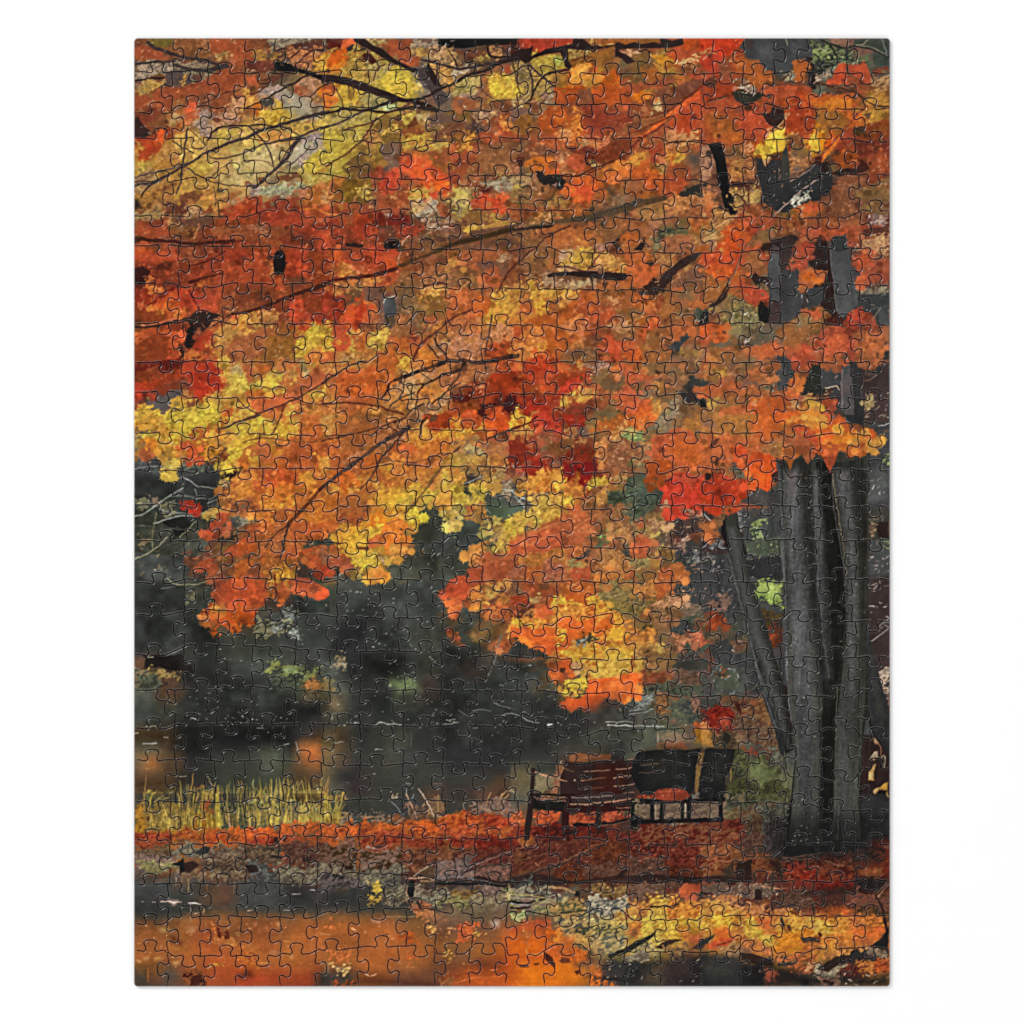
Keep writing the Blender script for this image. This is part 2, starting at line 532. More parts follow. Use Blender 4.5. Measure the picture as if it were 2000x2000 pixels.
P 943 0 164 20 164 34 168 20 176 0 180
P b53 36 168 60 168 50 172 38 172
m da6 964 26 174 36 172 34 178 24 178
B 543 1 .8 3 163 16 164 26 164
B 543 4 6 4 190 40 183 70 178 100 172 130 163 150 158
S 443 60 180 84 172 104 168 100 176 76 182
m ca7 854 6 188 20 184 42 178 54 176 50 181 30 186 8 190
P 954 80 182 120 176 130 178 120 190 90 193 70 193
P 954 110 188 126 180 138 178 128 193
P a53 174 178 193 178 193 192 178 190
f 3 ca8 114 182 150 178 150 192 116 192
f 3 d98 100 170 120 172 70 180 60 178
N 322 61 2 70 3 78 9 86 10 102 9 104 6 108 7 112 9 120 6 128 8 140 6 146 8 146 2 158 5 168 2 169 8 165 10 150 12 124 12 106 13 106 15 112 18 118 22 122 25 114 28 108 22 102 20 102 10 84 13 70 14 62 13 56 13 56 24 60 30 58 33 53 30 51 22 48 16 34 18 22 22 18 26 14 27 10 24 0 26 0 18 10 13 18 12 22 10 20 20 34 13 50 10 60 8
f 5 ccb 60 4 70 7 66 9
B 433 1.6 1.6 16 28 20 38 21 48 22 55
B 433 2 1.5 18 28 26 36 36 44 44 50
B 322 2 1.6 56 33 40 36 33 38 27 46 23 54 20 60 15 66
B 433 1.2 .8 44 48 36 52 28 60
B 543 1.2 1 2 26 6 40 10 62
B 633 1 .6 60 25 72 20 80 21
B 732 2.5 1.6 189 47 180 54 168 63 152 74 140 78 128 80
B 733 2.5 2 150 86 138 94 128 100 114 112
B d63 7 2.5 187 55 172 66 152 80 134 94 120 101
S e43 164 70 176 62 187 54 180 68 172 74
P c43 164 72 178 66 187 66 186 80 180 90 176 96 168 98 160 90 162 80
S b32 162 80 172 76 178 82 172 96 164 92
S d53 156 86 160 84 162 92 158 94
m c97 a75 150 94 160 92 158 104 152 106
m ca7 b75 160 100 168 94 180 96 186 104 168 104
B 732 1.6 1.6 154 80 140 86 122 94 116 97
B 533 1.2 1.2 152 105 170 103 190 102
B 422 1.4 1 50 137 66 136 80 130 96 124 108 118
B 622 1.2 .8 76 135 90 128
B 843 1 .8 44 116 20 118 8 121
B 543 1.4 1 44 152 38 160 30 164
P 521 4 120 14 118 12 128 8 128
B c97 .8 .8 8 66 20 64 40 56
f 1 d98 2 60 190 60 190 190 2 190
f 2 da8 2 150 60 170 60 190 2 190
W 1368 70
G c32 b32 743 444 443 554 755 454
G b43 a43 954 543 443 675 664 554
G 743 843 533 a43 943 643 a43 843
G b43 a43 a42 843 933 a53 a63 a74
G 954 a43 a42 742 a32 a42 b53 733
G 866 744 854 754 643 854 933 833
G 754 643 754 443 544 433 833 843
G 754 754 933 853 944 943 844 633
P d32 0 2 44 2 40 10 26 18 10 14 0 16
f 5 ca7 30 4 44 3 38 9
m c97 954 0 16 10 12 12 18 4 20
P c33 0 20 12 18 22 20 22 30 12 34 0 34
P 633 4 18 12 17 10 22
f 4 da8 26 18 38 12 42 16 32 22
N 444 44 3 74 2 73 34 66 34 56 24 46 22 42 14 38 12
S 555 56 12 70 8 72 24 62 24
S 433 44 3 54 3 50 12 44 12
N 444 74 2 105 2 109 12 108 24 92 26 88 36 80 36 78 44 72 32
S 555 88 6 102 4 102 16 90 18
B 887 1 .8 83 3 85 9
f 3 998 100 6 106 8 108 2
N 322 104 20 110 22 113 44 113 52 108 52 106 44
m 674 343 108 6 128 8 140 12 152 18 164 20 168 26 150 26 130 28 116 36 110 26
m 8a5 453 110 14 124 10 128 22 116 26
m 896 564 132 24 150 18 154 24 140 26
P 866 128 2 144 2 142 9 130 9
P 354 150 3 184 3 184 18 168 14 150 10
P 354 168 18 184 16 184 30 170 28
B 887 1 .8 152 9 158 8 164 4
B 887 .8 .8 150 10 164 10 180 18
B 777 1 1 177 2 180 10 182 20
B 998 1 1 116 12 124 16
B 332 1.6 1.6 118 4 126 8 132 18 134 26
B 332 1.6 1.2 128 8 140 12 150 10 166 13 184 21
B 332 1.2 1.2 112 18 116 22
B 332 2.4 1.2 104 32 116 35 124 30 132 28
f 4 9a8 110 8 160 12 166 26 116 34
f 3 ba9 144 22 184 28 180 36 150 28
P b53 30 22 44 22 54 26 62 34 70 34 72 42 62 50 52 46 44 40 34 36
S 844 16 28 30 20 32 36 26 44 16 36
P b53 90 26 100 22 106 24 106 32 102 36 102 44 96 46 88 44 88 32
n 986 433 78 36 88 36 88 46 80 46
n a98 433 112 34 128 36 132 40 112 44
P d43 122 46 130 40 134 30 142 26 144 36 144 46 136 48 128 50
P d54 136 32 140 30 140 38
P c43 143 26 152 28 158 24 164 28 166 36 168 44 160 46 156 40 148 38
P 833 168 32 182 30 184 36 170 38
m b97 743 168 40 184 38 184 54 172 54 168 48
P a43 144 38 156 40 158 50 150 50 144 46
P b43 58 52 88 48 108 50 110 56 120 60 128 58 152 56 152 70 140 72 112 72 90 68 72 66 58 60
P c63 96 52 104 56 110 60 124 60 150 56 152 66 138 70 120 68 108 66 100 60
P c73 110 66 124 64 148 62 150 70 130 72 114 70
B 932 1.6 .8 96 52 92 60
P a32 92 58 98 52 104 62 112 72 96 72 88 66
S b84 160 54 184 54 184 68 172 66 164 60
P b84 152 72 168 70 182 74 178 84 162 88 150 92 144 88
P c63 142 78 160 74 162 84 154 90 146 90
P 643 160 76 168 74 164 82
P a32 0 52 20 46 34 48 34 60 20 64 0 66
P 533 2 46 14 38 18 44 14 52 6 50
n a98 322 34 44 50 44 54 54 50 60 40 56
P 332 30 56 40 52 52 58 58 54 64 58 50 66 42 70 34 62
f 8 ccb 38 46 52 48 52 58 42 58
P b43 4 70 14 62 30 60 44 68 60 64 70 70 72 74 66 80 72 88 60 94 50 98 42 106 28 106 12 102 2 96 0 84
S a53 2 78 16 76 34 82 40 100 26 104 8 96
P c43 40 74 56 74 72 86 66 98 60 102 48 92 34 92
P b53 22 96 42 96 42 108 30 106
S 743 8 78 14 82 22 92 16 90
P b42 72 62 88 62 96 66 110 72 112 82 104 84 102 92 96 96 84 96 82 84 86 76 80 70
P a32 92 66 104 70 112 74 112 96 96 98 88 94 84 84
f 3 db9 84 60 94 64 98 70 90 68
P 953 112 72 126 72 140 74 142 90 134 94 128 92 122 100 116 92 113 82
P 322 60 76 68 76 70 70 82 72 82 82 78 88 72 90 66 86
B da7 1.2 1.2 72 92 80 84 88 76
P ca8 82 78 86 76 83 82
m da7 a64 68 94 76 90 68 100
P b42 42 100 56 102 62 106 56 112 44 114
m c97 a64 42 108 50 106 50 112 42 114
P fd1 51 116 56 106 64 102 72 94 82 88 83 104 80 114 76 116 72 118 62 120 58 116
P c72 60 102 64 106 58 108
P 942 60 104 66 102 62 110
P da5 83 96 90 94 91 100 86 104
P 843 84 100 92 96 98 98 102 102 100 108 92 108
f 8 dc9 94 94 102 96 102 102 96 104
P fd2 102 102 110 96 114 92 120 94 122 104 118 112 108 114 104 120 106 106
P d82 112 94 116 84 120 96 122 110 118 116
P e62 122 98 128 94 134 100 130 106 124 108
P d43 130 106 138 102 140 108 134 112
P 933 136 96 150 88 166 88 184 82 184 116 160 118 148 110 140 112 128 120 134 108
P 832 150 92 184 80 184 104 162 104
P 733 150 104 184 100 184 118 156 116
P a42 130 114 150 108 152 118 142 128 130 126
P a43 164 116 184 112 184 134 170 134 160 128
B d73 4 3 117 124 126 112 136 100
B 933 2 2.2 115 121 128 106 140 92 150 80 160 71 166 66
B 532 2 1.6 114 46 130 50 150 55 160 62 172 68 184 70
B 744 1.6 1.4 58 52 80 48 104 47
B 633 2 1.6 8 64 28 58
B 866 .8 .8 8 66 28 59
f 4 dba 142 104 152 104 148 110 138 114
f 3 ca9 150 114 184 106 184 134 168 134
f 3 ca9 140 78 156 70 160 74 150 80
P 432 150 88 160 88 162 94 154 98 150 94
n a88 433 0 104 14 108 16 136 2 140
n a75 744 26 120 42 118 52 122 54 140 40 142 28 140
m b85 854 30 124 42 122 40 134 30 136
P 854 20 110 42 108 42 118 26 120
n a75 744 86 114 104 112 106 126 100 134 90 138
P 854 88 106 104 108 106 116 90 118
P 742 62 116 82 112 84 118 74 120
N 212 8 106 16 104 20 104 24 116 27 136 29 148 33 162 37 174 26 176 22 160 18 144 15 124
f 2 887 16 120 24 130 24 150
P 422 30 142 56 144 56 148 30 147
m cb6 765 30 150 42 148 44 162 34 170 32 160
n ba6 654 40 148 58 148 58 160 50 166 42 160
B 533 1.2 1.2 40 158 48 168
B 533 1.4 1.4 47 148 48 166
N 333 54 120 60 120 62 125 64 128 70 121 80 120 80 140 84 142 96 140 104 130 112 124 118 124 128 130 130 146 124 156 110 162 96 168 82 173 70 170 62 166 60 150 56 136
N 443 80 116 84 106 86 114 88 136 86 142 80 140
P da8 60 119 69 120 64 127
P 533 68 118 80 114 78 122 72 122
P 422 112 118 120 118 118 126 112 126
P 322 116 124 126 122 128 134 138 130 154 130 154 120 162 124 166 130 158 134 140 137 128 136 118 132
S 422 152 120 162 122 164 130 154 130
f 3 aa9 108 130 130 124 130 134 100 150
B 988 1.4 1.6 115 140 100 150 88 161 76 172 64 184 56 193
B 877 1 1 112 126 100 136 88 142
f 5 aaa 88 148 98 144 100 150 90 154
n ccb 333 92 160 100 156 108 153 108 162 98 165 92 165
f 4 ccb 92 157 108 153 108 162 94 166
P 844 134 138 148 136 164 140 168 150 160 160 152 172 140 176 118 176 110 164 128 154 132 146
f 6 b98 132 140 140 142 134 150
f 4 c99 134 172 146 162 156 160 148 170
f 3 ca9 140 144 166 142 166 154 146 154
P 844 118 160 140 152 150 160 134 170 120 170
B 633 1.4 1.4 122 172 128 169
P b53 88 170 104 164 118 160 118 176 102 178 96 172
P b43 100 166 116 162 116 172 102 174
P 943 40 172 56 164 70 166 70 176 50 180 42 178
P 754 0 146 14 148 22 152 14 158 0 158
m c86 a64 2 152 16 152 16 164 4 166
S b54 0 168 12 168 14 178 0 178
m b96 864 14 166 26 168 30 176 40 174 30 184 16 190 4 193 10 178
P b43 20 190 42 174 56 178 64 182 70 178 56 193 24 193
P a43 24 186 42 176 42 192 26 193
f 3 d98 36 178 70 178 50 184
m b77 944 52 180 60 180 58 186 52 184
P 943 78 178 110 178 118 184 110 193 68 193
P a54 120 178 156 180 156 193 122 193
P 844 136 174 158 166 158 180 142 180
P 854 150 146 164 148 184 138 184 164 164 162 154 158
n a99 422 160 172 184 168 184 190 170 192 162 184
P 854 158 162 184 166 184 174 158 172
f 6 caa 164 174 184 170 184 190 172 188
P a33 156 182 168 188 166 193 156 193
P 632 90 182 94 182 92 188
B ca9 1.4 1.2 3 190 20 184 34 177 40 172
f 2 ca9 2 20 40 20 40 60 2 70
f 1 c98 60 50 184 60 184 190 60 190
W 258 440
G 943 754 743 933 833 743 933 833
G b43 842 833 832 933 832 932 832
G 522 833 833 943 a43 843 943 743
G 923 b53 b43 943 764 843 943 933
G 842 833 733 a64 b95 953 a53 b43
G 833 a43 633 b64 a74 953 a64 a84
G 922 922 b32 a64 a84 a74 b64 b64
G 754 665 a84 a74 b84 a64 b64 b74
P 753 34 0 60 0 66 4 62 14 40 14
P a43 2 0 34 2 40 12 20 11 2 11
P 954 78 2 100 0 98 12 80 14
P 843 98 0 156 0 158 20 128 20 120 10 100 14
P 833 156 0 166 8 168 20 140 20
P a33 160 0 193 0 193 8 176 10 166 8
P c43 180 8 193 4 193 28 184 30 180 18
S 533 156 10 180 14 178 24 164 20
n 986 643 116 0 134 0 134 8 120 8
f 5 cb8 4 2 30 2 34 10 14 10
P 432 2 10 14 12 20 20 8 18 2 18
P b64 6 18 16 17 20 19 14 21 7 22
P d53 2 23 18 21 22 26 10 30 2 31
P c43 2 30 20 26 40 24 46 22 46 34 30 38 12 37 2 40
P 844 46 18 78 20 88 22 84 32 64 40 54 38 46 32
P 732 24 38 46 34 56 40 54 54 46 58 30 56 20 46
P 311 2 42 10 40 18 44 16 50 15 57 2 57
S 422 4 38 40 36 46 42 20 44
P 933 56 42 78 28 88 24 108 22 116 24 116 40 110 48 86 48 60 56 54 52
P b43 104 44 96 36 110 34 110 44 118 48 118 52 104 48
P a33 88 26 112 22 116 36 100 40 88 36
P b43 120 24 138 22 138 46 134 54 116 54 112 44 118 38
P b43 88 36 104 40 100 48 88 46
S c54 88 38 96 38 96 44 88 44
f 5 cb7 106 28 112 28 120 38 108 42
m b85 843 132 34 139 36 139 48 130 48 134 42
f 6 dc9 130 26 139 30 140 48 130 48
f 4 c97 150 22 168 18 168 24 154 26
P b33 152 24 166 22 170 30 170 48 160 50 150 46
P c54 150 34 160 36 160 40 150 40
P e43 163 34 171 34 172 42 169 52 162 48
P 832 170 26 188 28 193 38 192 56 172 54 176 42
P a43 178 22 193 20 193 32 180 30
P a33 150 42 162 42 162 50 150 48
P 643 154 50 168 50 172 56 154 58
P b43 88 52 120 52 138 54 136 58 90 58
P a43 48 60 60 54 86 48 88 58 86 62 54 62
m c94 a53 62 55 74 51 70 56 58 60
m c84 a43 15 48 22 50 22 58 32 62 30 66 20 66 18 76 15 78 16 66 15 56
m da5 a54 22 58 32 60 30 64 22 63
P 922 2 60 12 60 16 68 16 78 10 80 2 80
S c64 6 76 12 75 13 79 6 80
P 711 18 76 30 66 46 58 46 63 34 70 22 78
P d53 22 79 32 71 46 62 46 72 40 76 42 84 42 88 34 86 28 83
P c33 46 62 52 62 58 70 64 80 66 84 54 82 46 84
P b33 52 62 62 62 68 70 66 82 62 76
P c44 60 72 88 60 88 72 80 82 70 84 66 80
P e73 32 76 44 76 46 86 36 84 30 80
m da4 b63 14 79 22 77 28 82 36 86 46 82 55 79 52 84 44 88 40 86 30 90 20 84 15 83
P 832 2 84 20 84 32 92 20 95 2 94
P 743 94 62 104 57 126 58 136 62 152 64 140 72 130 78 104 82 94 78 90 70
P c54 138 52 144 50 150 58 148 64 140 62
P a43 90 58 104 57 104 64 92 64
f 7 cb9 138 66 152 60 156 62 144 70 138 73
P 743 156 57 174 57 176 62 164 68 156 66
P 833 126 80 150 72 154 84 142 96 126 92
P a33 156 72 172 68 188 62 193 66 193 94 176 96 160 96 154 86
P d43 156 76 164 70 168 76 166 86 160 94 156 92
P 832 170 72 190 70 190 84 172 86
P 843 88 80 98 78 96 84 88 86
m db5 a63 106 92 120 86 124 84 124 96 112 106 100 112 90 118 80 116 84 104 78 102 90 98 98 94
m dc5 b94 110 90 122 86 122 94 112 98
m cb6 964 128 86 140 84 144 92 136 98 128 92
P c64 99 87 106 88 104 94 98 92
m ca7 643 74 97 80 91 90 88 99 86 92 91 80 97 74 101
m ba5 964 82 104 98 98 108 102 108 110 98 120 82 122 78 112
P 322 44 92 56 90 60 86 68 84 74 84 82 86 88 88 80 92 76 98 70 102 66 108 62 114 58 120 52 118 48 106 50 94
P 211 50 94 58 94 62 102 60 118 54 120 50 112
S c98 63 103 67 100 68 105 64 108
f 6 dbb 66 82 80 78 80 84 68 87
f 4 b98 36 92 44 90 44 100 38 100
P 732 36 94 48 94 48 108 40 106 36 100
P b43 4 106 20 102 36 104 36 106 12 112
P c53 10 102 34 100 44 104 34 106
P c33 60 120 72 104 82 102 82 112 76 120 66 122
S 922 62 114 74 104 76 108 66 118
P 832 2 116 30 106 38 110 40 124 24 134 2 134
P d64 33 104 46 104 48 110 44 114 38 112
P c43 34 122 44 122 48 128 42 132 34 130
P d74 40 112 46 116 47 124 42 120
m c84 953 50 122 54 120 58 124 71 125 66 132 50 132
m cb5 a64 76 118 88 116 88 130 80 126
P b43 70 124 86 130 86 134 72 134
P a54 98 112 130 100 134 110 124 128 104 132 90 130
f 6 cb8 86 122 104 114 104 120 92 124
f 5 c98 106 104 130 100 130 106 116 118 108 120
P 953 132 104 158 108 158 130 134 132 130 120
f 8 dbb 137 116 148 116 148 130 137 130
f 4 db9 142 126 158 126 158 132 144 132
P b32 162 96 184 92 193 96 193 102 176 104 166 103
m dc4 b83 162 104 170 104 176 98 184 102 193 96 193 112 180 120 170 128 158 129 164 120 159 116 166 110
m db4 b93 168 112 186 106 193 112 193 126 172 122
P c74 172 122 186 120 193 128 193 132 176 134
m d74 a43 2 112 6 104 12 104 10 112 4 116
P 611 2 134 48 130 50 136 40 142 20 154 2 154
P 832 4 142 24 140 30 146 18 156 2 158
f 7 c99 14 138 48 134 50 138 24 146 14 142
P a32 26 148 50 138 54 148 44 156 20 160 18 157
P c33 48 136 54 134 86 134 88 140 92 150 86 158 80 164 76 166 70 164 62 158 58 152 50 150
P b22 52 150 60 144 78 150 90 154 80 162 76 168 70 168 62 160 56 162
P b23 62 138 84 136 82 150 64 148
P d33 2 156 12 156 12 168 6 172 2 170
P c32 12 156 24 152 20 160 12 162
S 565 40 154 54 150 56 158 48 168 36 176 24 180 18 178 10 172 20 166 30 160
P 565 24 166 48 156 50 164 40 172 32 180 20 180 12 176
f 5 a99 18 164 34 160 50 152 52 158 30 170 14 172
f 4 c88 4 144 48 150 20 158 4 152
m dc4 984 2 177 10 176 16 180 32 182 42 178 40 172 50 166 54 162 58 168 72 170 80 164 88 166 88 180 84 193 2 193
m ed3 ba3 70 174 86 170 86 182 70 186
m db4 a73 2 186 20 184 40 190 40 193 2 193
P 422 60 164 66 163 68 166 62 168
P 744 54 172 62 170 62 176 54 178
m cb5 a74 78 162 88 160 92 172 96 178 86 178
m dc5 a84 86 130 96 128 92 140 96 148 104 142 110 146 114 152 120 154 130 150 134 144 142 138 148 142 146 154 138 158 134 164 124 162 116 164 102 166 94 164 92 152 88 142 82 136
m dc4 c94 130 146 140 142 144 152 136 160 130 156
m ba7 964 98 140 106 134 108 144 100 148
P b54 108 138 118 136 120 146 116 152 110 148
P b64 138 142 160 134 166 146 160 158 150 152 148 144
m b85 a54 148 140 160 140 162 150 152 152
P b53 120 134 134 134 134 142 122 146
n cc8 985 166 134 174 134 176 142 168 146
P b63 104 164 122 160 136 164 134 170 116 168
m dc5 c84 138 162 150 160 148 164 140 168
P c64 116 168 164 166 160 172 130 186 116 178
m db5 b74 100 172 116 180 122 186 114 190 100 193 98 184
P c53 88 180 96 176 100 180 96 193 88 193
P b54 164 152 186 144 193 146 193 156 164 166
m c84 b64 164 166 192 154 193 193 142 193 148 184 164 176
m dc5 c84 174 162 186 160 186 167 176 168
P b64 160 166 166 164 166 176 152 184
m dc5 c84 148 178 164 174 158 184 148 186
P c74 118 186 148 180 150 193 120 193
n c85 a53 166 174 193 174 193 193 160 193
f 3 db9 92 134 158 134 150 150 100 140
f 2 cb9 2 60 190 60 190 100 2 100
f 2 c99 2 2 190 2 190 56 2 56
N 211 139 28 142 25 147 24 150 30 150 40 148 47 142 49 139 46 138 36
B 422 3.5 3 2 14 20 15 40 16 60 18 80 17 100 15
B 622 1.5 .8 88 18 112 14
B 322 2 2 2 100 24 98 44 93
B c98 1.5 .8 10 98 30 94 45 91
B 521 3 1.5 56 56 70 52 88 47
B 522 1.6 1.4 56 40 70 36 84 30 92 25
B 511 1.6 1.2 56 64 60 72 66 83
B 711 1.2 .8 16 78 30 66 46 60
B 422 4.5 2.6 200 53 186 59 170 64 154 69 138 76 124 81 110 85 98 87
B 533 1.6 1.4 98 87 88 93 76 100
B 533 1.3 1.6 100 193 124 184 146 176 162 168 180 158 193 150
B 533 1 1 104 170 110 177 118 182 124 184
B 533 1 1 148 176 146 184 143 193
B 633 .8 .6 140 160 126 158
B 733 1 .6 166 175 180 175 193 177
B cb8 1.2 .8 65 3 63 8 60 13
B dc9 1.6 1.2 171 19 168 23 165 25
B dcb 1.4 1.4 98 83 102 82
B 311 2 2 48 120 50 126 48 130
P 511 154 58 160 68 158 64
f 9 dbb 96 79 118 76 122 80 100 84
S ddc 35 174 37 175 36 176
W 628 440
G a33 843 733 743 764 743 754 643
G b43 943 b43 854 743 854 954 954
G a33 a64 b43 953 954 954 954 954
G 833 943 754 754 964 954 a64 b84
G b84 c43 a64 743 a64 a74 a64 b84
G b74 b74 a74 b53 a64 a65 a66 a54
G b64 b53 b53 aa5 998 975 754 922
G b84 954 865 ba7 997 943 b32 722
P 933 0 0 44 0 44 10 30 22 0 24
P 833 22 4 30 0 34 20 24 22
P b33 28 0 54 0 54 8 44 10 34 8
P 643 54 0 80 0 82 14 72 16 56 12
P a33 70 0 100 0 96 10 84 14 74 8
S 633 56 10 64 8 66 18 58 18
P c43 0 8 6 10 6 20 14 24 4 28 0 28
S e54 0 8 6 9 6 18 0 18
P b43 8 22 24 24 30 30 28 44 14 42 6 34
P d63 8 26 20 25 22 32 12 34
P b43 40 26 54 24 56 38 46 42 34 40
P d43 46 25 56 22 74 24 72 36 64 42 54 40 50 32
P d54 58 26 74 24 72 34 62 38
P e53 60 34 74 34 72 40 62 42
S c33 42 22 76 20 76 26 46 26
P b43 54 46 76 42 74 54 62 50
P 933 0 28 6 36 4 46 0 48
m cb6 964 4 37 12 38 12 48 6 50
m dc5 a84 16 39 26 38 32 46 32 50 24 52 16 48
n c98 954 30 42 44 40 50 46 40 49 32 48
f 5 b98 30 22 42 22 40 34 34 38 32 30
m c84 943 14 54 24 52 22 58 14 58
m da5 b64 40 52 56 50 60 50 58 56 48 62 40 60
m b95 754 12 54 40 52 40 64 30 70 20 66 14 60
m db6 a64 4 60 18 60 16 70 8 72
P 543 22 66 32 62 40 64 38 72 26 76
f 5 dc9 26 58 44 54 42 68 30 70
P 922 0 64 10 66 22 74 20 84 10 92 0 88
P a33 0 72 14 74 16 82 4 90
P 754 40 62 60 60 62 68 50 72 44 74
P c32 30 80 34 72 38 69 42 76 44 86 40 92 36 96 32 92
P d53 18 88 24 80 30 76 34 76 30 84 32 94 28 100 20 98 16 96
S e43 20 88 30 82 32 94 22 96
P d74 41 73 48 74 53 82 50 88 44 80
P d64 40 88 46 84 48 94 40 97
P b32 32 92 40 94 38 104 32 104
P c43 14 96 24 96 28 102 20 110 14 104
P 743 40 96 52 98 50 106 34 114 38 104
P 755 56 70 64 70 60 80 58 92 54 88
P 345 61 74 64 71 70 70 72 74 74 84 72 96 68 102 63 98 61 86
S 566 60 71 68 70 66 78 61 84
B ccb .8 .8 60 76 63 72 68 70 71 69
P 543 62 88 72 90 70 98 64 102
P 854 76 44 88 42 92 60 84 62 76 60
P 854 90 54 120 46 150 44 156 62 122 62 90 60
P 854 76 62 90 62 88 84 80 86 76 80
P a64 74 86 88 88 88 98 74 100
P 853 90 68 120 66 124 84 92 86
P b64 124 60 154 62 158 78 154 90 126 84
P a54 140 26 190 24 193 40 160 44 136 40
P a64 124 24 136 24 134 40 122 40
P 754 150 36 184 34 182 50 160 52
n a97 854 168 30 193 30 193 38 176 38
m b95 954 122 32 130 31 131 40 124 44 116 40
f 7 dbb 112 36 128 32 130 44 114 47
f 5 dba 92 46 128 48 128 56 96 58
n b97 743 100 52 114 50 122 56 110 60 98 58
m db6 b74 98 62 116 61 122 63 110 68 100 66
m c95 a64 94 66 98 66 96 78 92 80
B da6 2.4 1.2 131 66 138 60 144 56
f 4 dca 110 72 136 74 134 82 112 82
f 3 db9 80 80 90 80 88 96 80 96
f 3 dba 114 54 154 50 154 60 120 60
P b54 158 46 172 42 172 62 160 62
P 954 172 54 190 50 193 62 178 62
P c63 146 72 156 68 166 72 166 86 158 92 150 84
m dc5 b84 168 70 178 62 193 61 193 80 188 90 176 96 164 98 156 94 158 88 164 84 168 76
m dc4 c84 160 86 178 78 180 92 164 96
P a53 184 66 193 66 193 76 186 76
P b64 124 78 150 84 156 92 130 98 122 96
P 854 90 88 104 94 110 92 104 104 94 100
m da5 b74 106 98 112 92 117 92 116 98 108 102
P b54 98 88 110 88 116 92 108 96
n b97 954 136 88 142 86 144 94 138 96
m b75 a65 124 94 146 92 158 96 158 110 124 110
n a76 854 116 106 132 104 160 104 160 128 148 133 120 130 112 116
n a87 743 126 114 156 106 160 124 130 130
m b86 976 140 108 154 108 152 114 142 116
P a64 142 94 156 93 154 98 144 99
n b98 855 158 98 178 96 188 100 184 114 172 118 160 110
f 7 bcc 166 98 188 98 186 104 168 104
P b43 188 98 193 98 193 118 186 112
P a33 162 120 184 112 193 118 186 126 164 132
f 4 d98 164 114 190 110 190 126 168 130
m c95 a64 180 122 193 120 193 128 176 128
m ec4 a73 2 98 10 98 12 104 12 120 8 124 0 124 0 108
m dc5 b74 26 104 32 100 36 104 30 112 36 120 34 126 28 124 30 112 26 110
m dc5 b74 54 100 60 96 66 104 64 112 58 120 48 118 44 112 52 108
P c43 12 104 26 106 28 116 22 124 12 122
P b53 36 108 48 106 44 120 36 122
P b53 62 114 76 108 88 112 88 124 74 118
P 954 72 96 86 96 86 108 74 108
f 6 c98 60 102 74 100 72 112 62 114
f 4 d98 84 102 98 104 98 114 88 112
P b43 88 104 97 108 96 114 88 116
m b96 953 20 126 40 128 40 134 20 134
f 5 c98 16 126 44 126 42 132 14 132
P c64 0 124 16 124 14 132 0 134
m c85 a64 8 136 26 136 18 144 8 144
P b53 54 124 72 120 88 126 74 134 70 146 62 154 54 146
P c53 14 150 30 140 54 136 54 160 40 166 16 166
m dc5 b84 73 132 86 128 92 128 90 136 82 144 74 142
m b96 965 66 146 76 142 80 150 70 154
P d74 98 118 106 118 110 128 102 132 96 130
S c84 96 120 108 120 110 130 98 132
m c96 a76 90 132 98 130 98 140 90 144
P b54 94 112 100 112 98 120 92 124
f 4 da9 74 122 86 118 90 124 76 128
m ba8 965 110 116 122 116 122 132 112 130
n a77 865 110 136 126 134 124 146 104 148
n cc9 665 82 146 98 142 110 148 106 156 94 160 84 170 74 170 66 160 72 152
n bb8 776 80 154 98 154 96 166 84 172
m b95 a65 98 154 110 150 120 148 116 160 110 170 98 168
m d95 a64 96 162 106 160 110 168 98 172
n a76 644 118 146 138 138 150 136 146 150 130 162 118 164
n 866 433 150 138 160 136 168 140 176 142 170 150 152 152
f 6 ccb 154 142 164 142 160 150 152 150
f 4 ca8 166 142 178 140 172 150 164 152
P a22 160 150 176 144 193 138 193 166 176 168 160 164
P 922 160 156 176 152 176 166 160 166
P c43 172 134 190 130 193 138 180 142 170 140
f 5 ca8 170 136 193 130 193 138 176 140
f 5 c98 182 160 193 158 193 164 184 166
P 722 130 160 152 152 162 158 160 166 140 168 128 168
P 511 126 162 136 160 150 164 144 172 126 174
f 5 cbb 142 154 164 152 164 166 144 166
S eca 154 158 162 156 160 160 154 160
P b54 16 166 54 167 54 174 16 172
P a54 16 174 54 174 54 184 40 193 22 184
m c85 a54 0 174 14 175 16 184 24 190 16 193 0 193
P 854 24 186 54 176 80 182 84 190 70 193 30 193
m db6 a74 40 176 50 174 48 180 42 180
m b96 865 56 170 74 162 78 166 68 176 56 176
m c95 a74 76 166 84 166 84 178 74 178
P d85 100 168 108 168 106 170 100 170
n a98 443 86 178 104 172 110 178 110 186 92 190 78 186
n 998 433 108 172 124 168 126 174 116 182 108 184
n b96 754 60 186 84 184 106 190 106 193 60 193
P 322 88 184 104 184 112 188 100 193 90 190
P 832 126 174 146 170 150 176 140 184 124 182
P a32 104 193 112 186 130 180 136 184 126 193
P d43 134 186 142 180 152 180 152 186 160 188 168 180 172 174 176 178 180 188 193 190 193 193 130 193
P 411 148 180 158 172 172 166 174 176 166 182 160 188 152 186
P 411 176 164 193 160 193 182 184 184 174 176
S e53 168 178 174 176 178 186 168 190
f 5 dba 150 170 156 170 150 182 146 180
m ec4 c73 128 186 134 184 134 193 126 193
m dc4 c83 150 188 158 186 160 193 150 193
m dc4 c83 188 182 193 180 193 193 186 193
f 3 d98 2 2 130 2 110 20 20 20
f 2 d98 76 40 160 40 160 98 76 100
f 2 da8 2 126 54 124 54 170 2 190
n ba9 643 98 0 118 0 118 5 104 7 98 5
P 754 118 2 142 8 136 12 116 6
